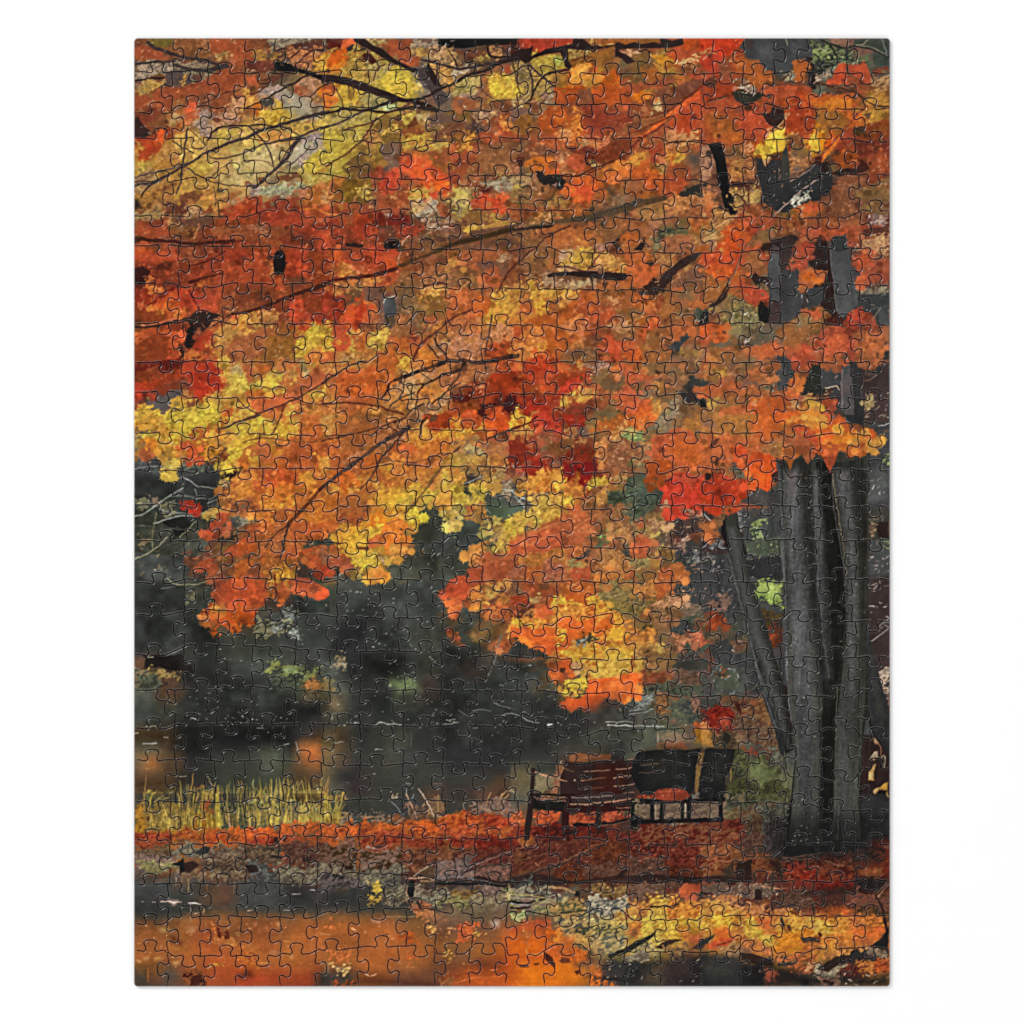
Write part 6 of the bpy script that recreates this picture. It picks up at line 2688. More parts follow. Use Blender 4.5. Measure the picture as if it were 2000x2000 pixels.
S db8 5 163 9 163 8 165
S b98 135 155 140 154 139 156
S 766 138 155 144 154 143 156
B c97 .8 .6 149 144 157 144
B ca8 .8 .6 185 137 193 138
B cb8 .8 .6 126 165 136 166
S cb9 154 159 157 159 156 161
f 1 dba 2 128 190 126 190 170 2 170
B a64 1.2 .8 15 170 16 184
S 311 104 178 112 175 116 178 108 180
S 622 112 174 116 174 116 178
S aa7 190 165 193 164 193 175 188 175
B 622 .8 .8 106 156 108 158
m b84 974 90 160 82 166 72 168 74 164
P 843 165 142 166 141 166 144
W 628 1550
G 663 443 443 444 543 443 643 643
G b63 953 843 943 a53 953 a43 a43
G a43 a53 943 833 633 744 744 633
G 544 543 544 533 543 433 544 543
G 343 443 443 333 544 765 765 766
G 753 753 754 854 854 754 754 964
G a64 a64 a64 a64 964 854 964 a53
G 754 a64 964 754 643 743 733 b43
S 443 14 6 36 6 36 24 22 20
S 443 40 6 66 8 66 24 40 24
S 443 120 8 150 8 150 18 124 18
m a84 863 0 16 22 18 28 26 0 30
m 876 554 20 18 40 24 62 22 80 22 80 26 40 28 22 28
m 754 543 80 12 120 12 122 24 82 26
n 855 544 104 4 120 4 122 18 106 20
n 865 544 150 8 193 8 193 20 150 20
B bb4 3 2 2 24 4 10 4 0
B cb5 1.6 1 7 24 6 10 7 0
B bb5 1.8 .6 10 24 14 12 15 2
B bb5 1.6 .6 13 22 18 12 21 0
B bb5 1.4 .6 16 22 20 14 23 10
B a95 1.2 .6 20 24 24 20 28 18
B aa5 1 .6 0 10 8 12
B caa 1 .8 83 0 86 8 90 16 93 24
B cba 1.2 .8 99 0 103 8 107 16 110 23
B 999 .8 .6 68 8 74 14 78 20
B a86 1 .6 115 2 114 12 113 22
B a87 .8 .6 92 16 88 22
B ba9 .7 .6 85 10 85 20
B b97 .9 .6 165 0 162 8 161 16
B b97 1 .6 177 0 174 8 172 16
B ca8 .9 .6 184 0 178 8
B b98 .9 .6 148 20 156 16 162 15
B b98 .9 .6 163 16 168 20
B 998 .7 .6 140 16 139 11 142 8 148 8 152 12
B b97 1.2 .8 113 22 123 24
g 8 bb5 0 4 20 8 20 26 0 26
f 3 a98 50 14 60 14 60 24 40 24
f 4 b97 82 10 106 10 106 24 82 24
m b53 933 0 30 20 28 36 28 60 26 80 26 96 24 110 25 122 24 140 20 160 19 193 17 193 42 150 44 110 44 82 42 60 44 36 42 0 42
m c63 a43 40 28 70 27 76 34 50 38 40 34
m d63 b42 90 27 120 26 122 34 100 36 90 32
m c53 a32 124 24 150 21 150 34 126 38
m c43 922 154 22 193 18 193 30 160 32
m c54 a32 120 36 150 34 148 42 122 42
m b43 822 60 36 80 36 78 44 62 46
m c53 943 0 30 16 30 16 46 10 52 0 50
m d63 b53 16 34 34 32 36 40 20 42
m a43 722 36 42 78 42 80 50 60 54 40 50
P 733 73 42 80 39 88 42 84 44
P c65 130 41 135 40 136 42 132 43
m 933 622 80 44 120 44 124 54 100 54 84 50
m a33 722 124 44 160 42 193 40 193 52 160 54 130 54
m 723 522 160 44 185 42 180 52 162 54
n 866 533 20 44 36 44 36 54 16 52
m 754 432 0 52 36 50 36 70 0 74
m 865 432 36 50 80 54 80 74 40 74
m 844 533 80 54 112 52 116 66 84 74
m 844 533 112 54 150 54 150 72 116 76
n 633 311 150 52 193 52 193 76 150 78
n 776 322 0 70 36 68 36 88 0 96
n 776 333 36 72 82 70 82 90 50 92 38 86
n 766 333 110 66 150 64 150 82 112 82
n 755 322 150 70 185 66 185 82 150 82
P 322 22 70 32 70 30 74 24 74
P 222 8 78 22 80 22 86 8 84
B a87 1 .8 44 52 56 54 66 56
P 333 60 48 52 52 56 52
n 655 111 0 80 36 82 36 94 0 96
S 343 0 96 36 96 36 114 0 114
n 776 222 62 90 84 88 84 108 62 108
n 876 222 84 90 112 88 114 108 88 104
n 887 332 90 98 122 92 122 110 100 110
n 864 432 126 94 152 92 150 104 126 104
n 886 332 112 104 146 100 146 112 116 110
n 986 543 146 100 180 98 181 114 148 114
n 766 433 150 88 181 90 181 98 156 98
n 997 332 181 92 193 92 193 112 181 110
P dd9 180 98 193 98 193 100 181 101
N 221 181 105 188 104 193 106 193 109 184 107
P 674 182 114 190 114 193 118 184 117
B caa 1.6 1.4 83 83 92 83 102 82 111 83
B a98 1.4 1.2 104 71 96 76 90 81
B b99 1 .8 97 86 106 85 112 83
B 777 1.4 1 112 81 124 82 134 81 144 82 150 84
B 655 1.4 1 113 83 122 86 130 85
B 322 3 2.4 150 82 160 83 172 86 182 86 193 86
B 222 3 2.6 112 87 130 88 146 88 160 88 180 90
B 877 1.2 .8 138 78 146 72 160 66 176 60 193 53
B 433 1.6 1.2 136 80 148 70 160 63 174 58
B 866 1 .8 140 81 156 77 172 72 193 66
B 433 1.6 1 142 76 156 72 180 68
B 866 1 .8 116 78 120 74 126 70 134 65
B 433 1.2 .8 130 66 131 76
B 222 1.4 1 97 80 110 82
N 222 85 86 88 84 91 85 91 94 90 101 86 102 84 98 84 92
B caa .8 .6 84 90 83 96 85 102
S 333 62 84 84 84 84 88 62 88
m db4 ba3 46 86 52 84 58 86 57 92 56 96 57 99 53 98 48 94 48 90
m db4 b93 45 101 50 98 56 102 56 107 52 106 49 108 48 110 47 106
f 5 bba 60 106 84 104 86 112 62 110
m a65 743 80 106 98 104 110 110 108 116 94 116 88 112
n b75 754 90 114 110 115 124 122 122 126 108 124 96 122
S 443 36 108 72 112 84 114 82 118 36 116
S 544 0 112 36 114 36 118 0 120
S 764 0 119 84 119 84 124 0 124
B a97 .6 .5 60 120 92 120
S a64 0 124 72 122 80 130 74 148 30 148 0 148
S 764 112 114 148 114 180 114 180 120 150 122 112 120
S 654 148 114 180 114 180 121 148 120
S 865 112 122 136 122 134 130 112 132
S 754 150 130 180 130 176 142 150 142
m c64 954 138 126 153 126 150 144 138 140
m c54 a43 130 128 138 126 146 142 134 146
m c53 a43 74 136 84 136 92 144 82 148 76 144
S 643 109 130 118 130 122 136 116 144 108 138
S c64 178 132 193 128 193 146 182 148
S d63 180 142 193 140 193 168 181 166
m cb6 964 152 136 158 138 164 142 158 143 154 144 154 140
m db7 975 104 132 110 132 112 136 106 136
m da8 964 120 131 128 131 124 134 122 134
S ddd 166 126 173 125 173 129 168 129
S dcb 50 123 57 124 56 126 51 125
B cb9 .8 .6 0 137 10 138
m c75 954 6 124 16 126 12 132 8 130
S dba 30 132 33 134
S dba 42 134 44 134 43 136
B cb9 .9 .6 60 139 68 139
S 322 60 138 65 138 63 139
S 964 0 150 36 152 34 168 0 162
m dc8 a75 6 156 12 154 12 160 8 160
m c75 a64 0 150 28 152 26 162 4 160
S a64 36 150 74 150 74 176 46 174 38 170
S a64 76 152 110 152 110 160 84 164 76 166
m c64 964 82 160 90 160 92 164 84 166
S 754 112 156 146 158 144 164 114 170
m cb6 864 120 158 130 155 126 162 124 168 121 162
S 643 112 166 140 166 136 178 112 176
S 964 76 166 100 168 96 174 78 174
S 754 74 174 112 176 110 188 74 188
S 422 50 178 112 184 112 188 36 188 36 180
S 543 26 172 36 176 36 188 20 188
S 333 2 176 28 174 30 184 8 188 0 188
m cca 775 10 170 26 168 28 174 16 174
m cc8 885 4 164 10 163 8 168 4 168
m a43 532 16 182 30 181 36 184 36 188 14 188
S 833 122 174 148 172 140 180 118 184
m c43 933 140 170 158 168 152 172 138 174
S c53 136 176 160 172 181 176 180 188 126 188
S d63 146 176 180 178 180 188 146 188
S d62 181 160 193 160 193 188 181 188
S c43 170 166 193 164 193 174 176 174
S 534 154 164 176 162 174 170 156 172
B a54 .8 .6 138 172 158 172
B d75 .8 .6 130 185 150 180 176 179
B 933 1 .6 130 178 150 175
B b43 .8 .6 148 182 180 184
B d99 .8 .6 166 172 173 171
B dcb 1 .8 42 176 46 178
B dcb 1 .8 48 178 53 176
f 1 dba 36 124 146 124 146 170 36 170
n 955 643 114 178 126 176 124 184 116 184
W 998 1550
G 655 433 433 433 433 653 522 444
G a53 843 743 733 633 443 555 555
G 843 633 533 533 533 733 633 633
G 543 533 543 633 743 743 733 743
G 766 877 775 543 754 643 643 854
G 775 664 875 985 b96 b84 a84 b84
G c43 c63 885 995 a95 b94 b84 a64
G d72 d62 b63 544 443 443 433 433
S 664 0 0 18 0 16 14 0 14
P 221 18 0 60 0 60 8 54 18 20 14
P 766 20 4 44 6 44 7 24 6
m c64 943 0 15 14 15 14 30 8 33 0 32
m d64 b43 20 16 34 17 50 20 50 29 30 32 20 30
m c54 933 56 19 82 17 83 27 70 29 57 30
m c55 933 88 16 102 16 116 20 114 24 98 27 88 27
m 933 611 0 32 50 30 50 38 0 44
m 622 311 20 36 76 32 78 44 30 52
m 623 322 50 30 88 30 100 34 96 44 60 48
m 733 522 76 44 115 36 150 30 193 26 193 50 150 56 100 60
m 844 622 120 28 193 28 193 48 130 50
P 311 52 0 120 0 122 12 112 14 96 18 80 17 56 18 50 8
P 433 58 2 76 0 100 0 120 0 118 6 60 12
P 311 60 12 118 8 118 16 90 18 62 18
P 211 60 29 90 28 116 24 118 28 92 31 62 32
B b99 1.4 1.2 58 11 80 10 88 9
B c99 1.4 1.2 92 9 108 7 120 4
B 988 1 .8 60 4 80 4 100 2
B b88 1.2 1 30 2 44 3 53 3
B b77 1.2 1 26 4 40 5 53 5
B a88 1 .8 45 7 53 7
B b88 1 .6 104 14 112 14 119 13
B 866 .8 .6 88 31 104 29 116 27
N 322 17 4 22 0 22 14 20 30 18 45 13 46 14 30 16 16
N 311 51 14 57 14 57 36 50 36 50 24
N 322 83 14 88 14 88 36 82 36 83 24
N 222 118 4 124 6 124 32 117 34 117 20
n 875 543 124 6 136 5 136 24 124 24
P 212 118 24 170 24 193 24 193 28 150 28 126 30 118 30
N 211 136 4 141 4 141 26 136 26
N 211 142 8 147 8 147 26 142 26
n 776 443 147 10 166 8 166 24 148 24
N 222 165 4 171 2 171 26 165 26
N 222 173 2 177 2 177 24 173 24
n 888 333 170 6 173 4 173 24 171 24
m 987 654 177 6 193 4 193 24 177 24
P a32 126 2 150 0 168 0 164 5 150 5 130 6
f 6 ccc 139 6 150 6 150 14 140 16
f 3 a77 20 36 40 36 40 42 20 44
n 633 311 0 48 38 46 38 70 0 72
m 743 422 0 56 16 54 18 62 0 66
n 633 311 38 50 76 46 76 70 38 74
n 632 311 76 50 114 46 114 70 76 78
n 632 311 36 70 76 66 74 86 40 86
n 643 422 74 70 112 66 110 82 74 84
m 733 522 114 50 152 50 150 66 118 70
n 643 322 114 64 152 62 152 82 112 82
m 733 522 152 50 193 50 190 74 152 76
m 632 422 150 70 193 70 190 82 152 84
P 322 0 82 20 78 36 80 60 86 100 80 130 79 160 80 193 82 193 88 150 88 110 87 80 87 30 90 0 92
n 554 222 0 86 24 84 24 90 0 90
S 533 80 86 112 86 112 100 78 100
n 975 432 78 90 112 88 112 100 80 100
n 754 432 112 88 152 88 152 102 116 102
n 643 322 152 86 168 86 162 100 152 100
P c54 166 92 174 86 184 88 186 96 180 96 172 98 164 102
S 933 174 86 188 86 188 94 178 94
P c66 170 100 180 97 181 104 174 106
B d88 .8 .6 164 98 167 92 173 88
B a66 .8 .6 186 94 193 92
B b97 2.6 2 36 91 50 92 58 95 64 97
N 221 64 95 68 96 66 100 62 100
n 887 222 0 92 38 91 46 98 36 102 0 100
B aa8 1.4 1.2 0 98 20 100 40 104 48 105
B 998 1.2 1 0 101 20 103 36 105
B 222 2 1.6 0 105 18 107 34 103
B 999 1 .8 0 107 16 109 24 111
B 222 1.8 1.4 0 112 12 112 20 110
n 997 443 24 108 36 104 36 116 20 114
m b96 663 36 106 46 100 60 104 76 104 78 120 60 122 36 118
P cc8 50 102 56 100 56 104 50 106
m ba8 665 76 102 96 99 114 102 114 118 90 118 78 114
B 221 1.2 1 96 99 99 103
B 332 1 .8 48 116 60 116 74 114
m cb8 775 88 118 112 114 113 130 90 132 78 124
m bb7 664 36 120 76 120 78 132 60 140 50 130
m ba6 553 60 130 84 128 84 144 62 140
m ba6 664 62 142 78 140 78 158 60 148
m bb7 775 78 138 104 130 112 140 112 152 98 158 78 156
m ba6 553 80 126 108 120 112 134 90 136
m db6 a74 100 116 116 114 116 124 102 124
m c95 a64 114 104 130 102 150 106 152 120 130 122 114 120
m cc6 975 114 120 136 118 140 130 118 132
m db5 b84 136 102 155 100 160 112 160 126 140 124
m d94 b64 114 126 130 124 132 138 116 140
m dc5 b84 120 120 152 122 152 136 130 140
m d94 b63 154 104 180 104 193 108 193 124 156 122
m db4 b83 152 124 193 120 193 138 160 144 144 138
m c74 954 114 132 124 130 122 140 114 140
m c84 a53 168 132 180 130 180 144 170 144
m dc6 a84 124 140 150 136 152 150 130 152
m cb7 875 112 150 130 148 152 152 144 164 124 160
S c55 176 138 188 136 182 146 174 146
S c53 188 146 193 144 193 152 190 152
P 222 94 158 110 152 120 146 132 140 142 135 140 139 128 148 116 154 104 158 98 162
B 322 2 1 136 110 146 110 156 110 164 108
P 322 140 150 154 143 168 143 156 148 148 152
P 433 176 152 184 146 193 140 193 146 186 152
m b85 754 150 154 172 148 172 156 152 160
m ba6 754 156 158 168 157 168 162 158 164
S 653 0 122 36 118 34 126 0 128
m bc7 795 0 114 14 114 16 122 4 122
S d43 0 128 34 122 34 132 0 134
S d53 12 130 36 124 36 140 20 144
S d62 0 140 32 140 32 158 0 160
S e72 4 146 28 146 28 154 4 154
m d62 b53 32 130 46 128 48 140 34 146
m d94 c63 42 130 54 134 52 148 44 150
S c63 52 138 60 140 58 152 50 152
n b75 744 12 130 16 130 16 146 12 146
m c63 a53 34 148 50 150 66 152 76 154 76 164 44 162
S c64 36 154 60 158 60 166 36 164
P da6 14 152 16 151 17 156 26 156 32 155 32 157 22 158 16 159
S d62 0 160 10 160 8 186 0 188
S c53 0 166 10 166 10 186 0 188
S e82 10 168 66 170 74 176 78 188 10 188
S e82 44 166 66 166 66 172 44 172
P 422 33 156 38 158 41 161 43 166 42 171 38 166 33 162
P 533 8 168 16 166 18 169 10 170
P 633 22 166 28 165 28 167 24 168
P 533 47 164 50 160 58 161 59 165 50 166
P 522 62 174 68 172 68 175 64 177
S 544 62 166 76 166 76 168 64 170
S 533 78 160 94 164 98 168 78 168
P 322 74 178 90 176 96 178 110 180 112 184 100 182 88 182
m d73 b53 78 182 98 182 108 188 78 188
S d74 78 170 90 172 88 178 78 177
S 333 96 164 112 162 112 180 96 178
f 5 bba 92 160 112 158 118 176 92 180
S 222 112 166 150 160 193 158 193 188 110 188
S 433 150 168 174 160 178 180 150 184
S 654 132 176 146 170 146 184 130 182
n 887 322 112 158 134 156 134 166 116 166
f 3 999 114 170 130 166 130 184 114 186
f 4 999 164 180 178 176 178 184 164 186
f 2 998 180 158 193 158 193 186 180 186
B 433 1.6 1.2 0 82 20 78 40 73 54 67 66 62 78 56 94 49
B 855 1 .8 22 76 40 70 60 62 78 54
B 433 1.4 1 36 72 46 70
B 433 1.4 1 62 72 66 64
P 322 102 82 112 72 114 76 108 82
B a66 .8 .6 4 55 14 52 30 48
B 966 .8 .6 76 52 94 48
B b77 .8 .6 124 66 138 62
B 855 .8 .6 0 66 20 62 36 58
f 2 a77 0 50 190 46 190 76 0 76
W 1368 1550
G 765 664 664 433 333 333 333 333
G 733 733 533 333 222 333 222 322
G 954 743 443 322 322 322 322 622
G 843 733 533 633 733 722 522 732
G 643 633 533 533 633 622 422 432
G c84 b74 b74 a64 b64 953 b54 954
G a74 c73 b74 b83 c83 b83 b73 b63
G 333 333 333 843 754 854 533 953
n 665 322 0 0 18 0 18 8 0 8
n 765 543 0 10 18 9 18 24 0 24
m 663 442 21 0 82 0 80 10 40 10 22 8
m 764 553 22 2 48 0 48 8 24 8
n 764 432 22 10 40 10 40 24 22 24
n 654 432 40 12 84 12 82 20 44 22
n 664 333 56 16 84 12 82 44 58 44
n 543 321 42 22 60 20 60 50 42 48
n 544 222 64 30 80 28 80 60 60 60
n 643 322 42 40 64 40 62 56 42 58
N 333 90 0 118 0 118 12 117 32 120 46 104 48 90 44 84 30 84 18
S 222 84 30 116 24 120 48 84 52
N 444 128 0 140 0 140 16 136 40 130 44 129 20
N 222 118 0 129 0 130 40 122 36 118 20
N 333 140 0 156 0 160 16 184 18 184 40 140 44 138 20
S 222 142 20 184 20 184 44 140 48
S 222 80 48 150 48 150 58 82 60
S 433 124 44 136 44 134 54 126 52
S 333 156 0 184 0 184 16 160 14
P b96 182 0 184 0 184 4 182 3
f 4 ccc 84 16 106 14 106 36 96 40 84 32
f 3 baa 70 30 84 28 84 46 70 46
f 2 bbb 140 30 170 30 170 50 140 50
f 2 baa 88 40 118 34 118 50 90 50
m 844 622 0 28 40 28 40 48 0 48
m 733 522 0 24 40 22 42 30 0 30
m 954 733 0 50 34 50 40 62 30 78 8 80 0 74
m a54 844 6 54 28 54 20 66 8 66
m 843 633 20 62 40 58 40 70 22 78
m 843 622 42 62 80 60 82 72 60 84 50 74
P 322 36 68 50 64 50 86 38 86 34 80
S 322 70 66 80 66 80 80 72 80
m 833 522 80 60 114 62 114 84 80 84
m a33 722 82 66 100 64 104 80 84 80
m 922 622 100 74 114 74 114 84 98 84
m 733 422 114 58 152 56 152 70 116 72
m 833 522 114 66 150 68 150 84 116 84
S 622 152 48 184 46 184 64 154 64
m 633 322 152 54 184 52 184 70 154 72
P 943 154 76 162 74 174 74 176 82 162 84
P 843 172 74 178 74 176 82
S 222 152 82 184 82 184 94 152 96
P 322 0 82 20 80 40 82 42 88 20 90 0 88
m b43 844 0 88 16 88 14 94 0 95
n 754 443 0 90 48 88 48 104 20 106 0 102
n 765 433 48 86 72 88 72 102 50 104
P 322 54 94 60 92 60 104 52 104
P 322 0 96 12 97 14 102 0 102
n 643 322 72 92 112 92 112 112 74 116
n 533 322 112 92 150 92 150 112 114 112
n 744 433 142 98 184 98 184 112 150 114
m 722 522 114 86 150 86 150 94 114 94
S 322 100 94 150 92 150 98 102 99
f 4 c99 52 86 72 86 86 92 60 94
B c88 1.2 .8 60 90 70 92 78 93 85 92
B b77 1 .8 52 88 60 87
B 865 .8 .6 100 98 106 94
B a77 1 .8 80 62 96 64 112 63
B b88 .9 .7 92 62 112 59 126 56
B a77 .9 .7 122 66 132 69 140 71
B 855 .8 .6 30 66 50 63 62 63
B b77 .8 .6 8 70 18 66 30 66
B c99 1 .8 99 50 101 46 104 41
B 888 .9 .6 104 40 110 38
B 977 .9 .7 173 101 178 95 184 88
B 865 1 .8 172 98 182 87
P a75 182 66 184 64 184 66
m b75 754 0 102 38 98 38 108 0 110
m da5 b74 0 106 14 105 30 108 46 112 46 120 0 120
m c86 a64 30 104 48 108 70 112 72 118 48 118
m da4 b73 0 118 40 118 40 130 20 134 0 130
m ec4 c83 10 120 34 120 32 134 12 132
m d94 b63 40 118 70 116 72 130 44 132
m db5 b83 44 124 72 122 70 144 44 144 38 136
m d94 b64 72 112 90 112 104 118 112 118 108 124 72 122
P 632 86 118 88 114 94 116 96 120
m da4 a63 72 120 112 120 112 146 72 148
m ec4 b83 76 134 100 130 100 140 80 142
m d83 c73 74 134 112 134 110 154 76 156
m c74 b63 94 148 110 148 110 156 96 156
m b75 854 72 112 84 110 84 118 72 118
S 943 102 112 150 114 150 120 104 118
S b53 114 112 150 114 150 122 116 120
P d53 138 116 142 114 146 116 148 124 140 122
m d94 b73 112 118 140 120 150 124 150 140 112 140
m db5 b83 110 122 130 122 132 138 110 138
m d84 b63 112 138 150 136 150 150 112 148
m c95 974 112 138 124 136 122 140
m c74 a53 150 120 178 118 180 128 150 128
m d83 c63 150 128 180 130 181 142 152 142
m c84 964 112 148 134 150 128 162 110 160
S 422 112 140 118 140 116 146 112 144
B a43 1.2 1 152 130 180 131
B 954 1 .8 150 142 180 140
S d64 150 132 182 134 180 140 152 140
P 433 98 140 114 141 118 144 100 146
P 333 78 122 80 120 83 130 80 130
P 422 115 136 117 135 120 139 116 140
P 532 84 128 88 128 89 135 86 133
S d54 58 122 70 120 70 136 62 134
S d63 12 134 28 132 28 146 12 148
P d43 6 148 18 142 34 142 26 148 16 154 8 152
B 732 1.6 1 16 148 30 144 44 140
S cb4 56 132 62 132 60 138 54 136
S cb4 60 142 72 142 70 148 62 148
P 332 0 144 6 142 14 137 12 141 6 146 0 150
m b86 854 12 150 38 144 38 156 20 156
m c75 954 40 144 54 146 54 152 40 152
m c75 954 56 150 72 150 70 158 60 156
S 754 40 150 50 152 50 158 40 156
P 322 38 156 50 156 62 160 70 164 72 168 56 168 40 162
S 333 0 156 40 158 40 188 0 188
S 443 2 166 24 164 30 176 10 180
S 222 40 164 70 166 100 176 110 188 40 188
P 333 72 158 86 158 90 168 76 168
m c75 853 72 156 84 156 82 162 74 164
m b64 843 82 158 112 156 114 164 90 168
m b64 743 86 166 110 164 120 168 112 180 96 176 86 172
m c97 854 100 166 114 166 118 172 104 176
n a97 654 112 172 130 164 148 160 148 172 128 180 114 184
m b75 853 120 160 136 154 136 162 124 166
P 322 114 172 124 164 140 156 160 150 176 146 184 145 184 160 160 168 146 166 134 168 124 174
S 333 140 156 160 152 170 158 150 164
n 876 443 160 152 184 150 184 158 164 160
m c85 a64 136 146 150 150 162 150 152 154 134 158
S c56 62 172 74 172 74 182 66 184
S a44 64 176 76 176 74 184
f 3 a88 50 168 62 168 62 174 50 174
m 733 422 138 172 154 168 154 182 138 186
m b74 733 154 166 170 164 184 164 184 178 166 178 154 176
m c53 933 170 164 184 160 184 174 172 174
S 222 100 178 140 178 160 180 184 176 184 188 100 188
f 4 baa 112 166 150 166 150 182 112 184
f 3 cba 140 176 184 170 184 188 140 188
m 754 322 120 180 136 178 136 188 120 188
B 322 1.6 3 171 100 176 108 180 120 182 132 183 146
P 222 178 140 184 130 184 150 174 150 168 148
S 433 156 158 170 156 170 162 158 162
f 2 ba9 4 90 100 90 100 110 4 110
f 2 c97 80 120 150 120 150 150 80 150
f 1 b77 42 60 150 60 150 84 42 84
N 222 17 0 22 0 22 28 18 27
S 332 22 74 30 70 34 80 24 84
W 1340 800 410 940
N 332 92 52 98 48 104 50 110 44 118 40 124 46 134 44 142 46 152 40 160 44 175 42 177 124 178 206 181 231 199 297 199 338 184 320 176 300 172 330 170 380 176 428 160 430 136 432 93 431 101 394 107 338 101 280 99 206 96 124
N 443 92 54 104 50 118 46 122 50 126 124 131 206 134 280 133 338 130 392 132 424 100 426 103 392 108 338 101 280 99 206 96 124
S 555 96 60 110 58 114 124 120 206 124 280 126 338 122 400 108 400 110 338 106 280 102 206 98 124
S 555 104 180 112 180 118 280 122 360 114 370 108 280
S 222 120 60 128 60 130 124 134 206 142 272 140 300 132 280 126 206
N 221 127 50 141 50 150 124 157 177 155 215 148 270 139 270 133 206 129 124
S 555 124 60 129 60 134 124 138 206 142 262 136 262 130 206 126 124
N 443 144 52 174 48 177 124 178 206 175 280 171 330 169 380 170 420 144 420 145 330 150 280 156 231 160 177 153 124
S 555 146 60 160 60 166 124 170 206 164 280 158 330 156 410 148 410 150 330 156 280 160 206 156 124
S 332 166 60 175 60 177 124 178 206 174 280 168 360 164 360 168 280 170 206 168 124
N 333 176 200 181 231 199 297 199 338 184 318 178 290 176 250
S 443 180 240 188 270 196 300 192 310 184 280
S 221 128 300 144 290 143 340 140 425 130 425 132 340
T 222 84 398 182 398 184 440 84 440
N 332 38 104 44 98 50 100 60 157 74 202 89 248 99 285 105 332 97 336 85 289 70 252 58 202 44 157
S 555 42 116 48 116 56 157 70 202 84 248 94 285 100 328 92 310 80 270 66 225 52 180
B 665 .8 .5 44 150 50 176 58 204 64 228 70 250 78 272 85 290
B 554 1 .6 96 66 97 124 100 180 101 240 103 290
B 665 .7 .5 125 80 127 124 130 170 134 220 140 262
B 776 .8 .6 143 62 147 90 152 124 157 160
B 665 .8 .6 148 270 147 300 146 330
B 554 .8 .5 151 350 149 390 148 420
f 1 998 96 60 130 60 134 330 104 330
f 1 887 146 120 176 120 172 330 148 330
f 2 998 100 380 140 380 140 430 96 430
P a53 92 36 110 36 112 44 106 50 102 60 98 50 93 46
P a54 110 36 128 36 126 46 119 54 114 46
P b43 126 34 150 34 148 44 140 62 134 48
P b53 150 34 174 32 172 42 160 48 154 44
W 988 1191 760 560
n 765 433 133 186 213 184 213 205 133 207
N 222 129 139 145 137 160 136 175 137 190 136 188 149 184 174 180 181 132 180 126 170 122 160 125 148
S 332 140 142 172 142 168 168 142 170
N 222 195 136 201 135 212 136 224 136 222 150 215 164 212 184 189 184 191 163 193 148
S 332 198 142 216 142 210 164 198 166
N 864 188 140 194 140 191 152 189 164 187 178 184 172 186 156
N 211 131 184 160 186 214 183 214 187 131 190
N 933 142 181 148 176 158 174 168 174 177 177 181 182 172 186 156 187 146 185
N 222 141 187 145 187 145 206 141 206
N 222 151 188 154 188 154 206 150 206
N 222 171 187 174 187 174 205 171 205
N 222 177 187 181 187 181 205 177 205
N 222 208 184 212 184 212 206 208 206
N 211 130 205 213 203 213 207 130 209
B aa9 .9 .7 147 189 147 204
B aa9 .9 .7 175.5 189 175.5 203
B b66 1 .7 150 178 170 177
B 543 .8 .8 128 138 145 136 175 136 190 135
B 543 .8 .8 196 135 212 135 224 135
B 765 .7 .6 132 152 150 150
B 654 .7 .6 130 160 148 158
W 258 70 1476 1852
U a32 .42 2 188 150 180 250 185 275 225 200 258 95 292 78 348 2 366
U c52 .34 150 390 300 300 420 262 440 310 330 390 220 500 110 545 110 470
U b42 .2 250 200 420 150 540 60 610 130 600 260 520 340 420 300 300 290
U b43 .18 540 300 640 280 720 330 730 420 640 440 560 440 520 380
U c52 .3 440 520 560 520 560 560 500 600 450 590
U c52 .28 2 846 200 850 360 872 440 928 2 928
U d52 .3 370 870 440 870 470 928 350 928
'''
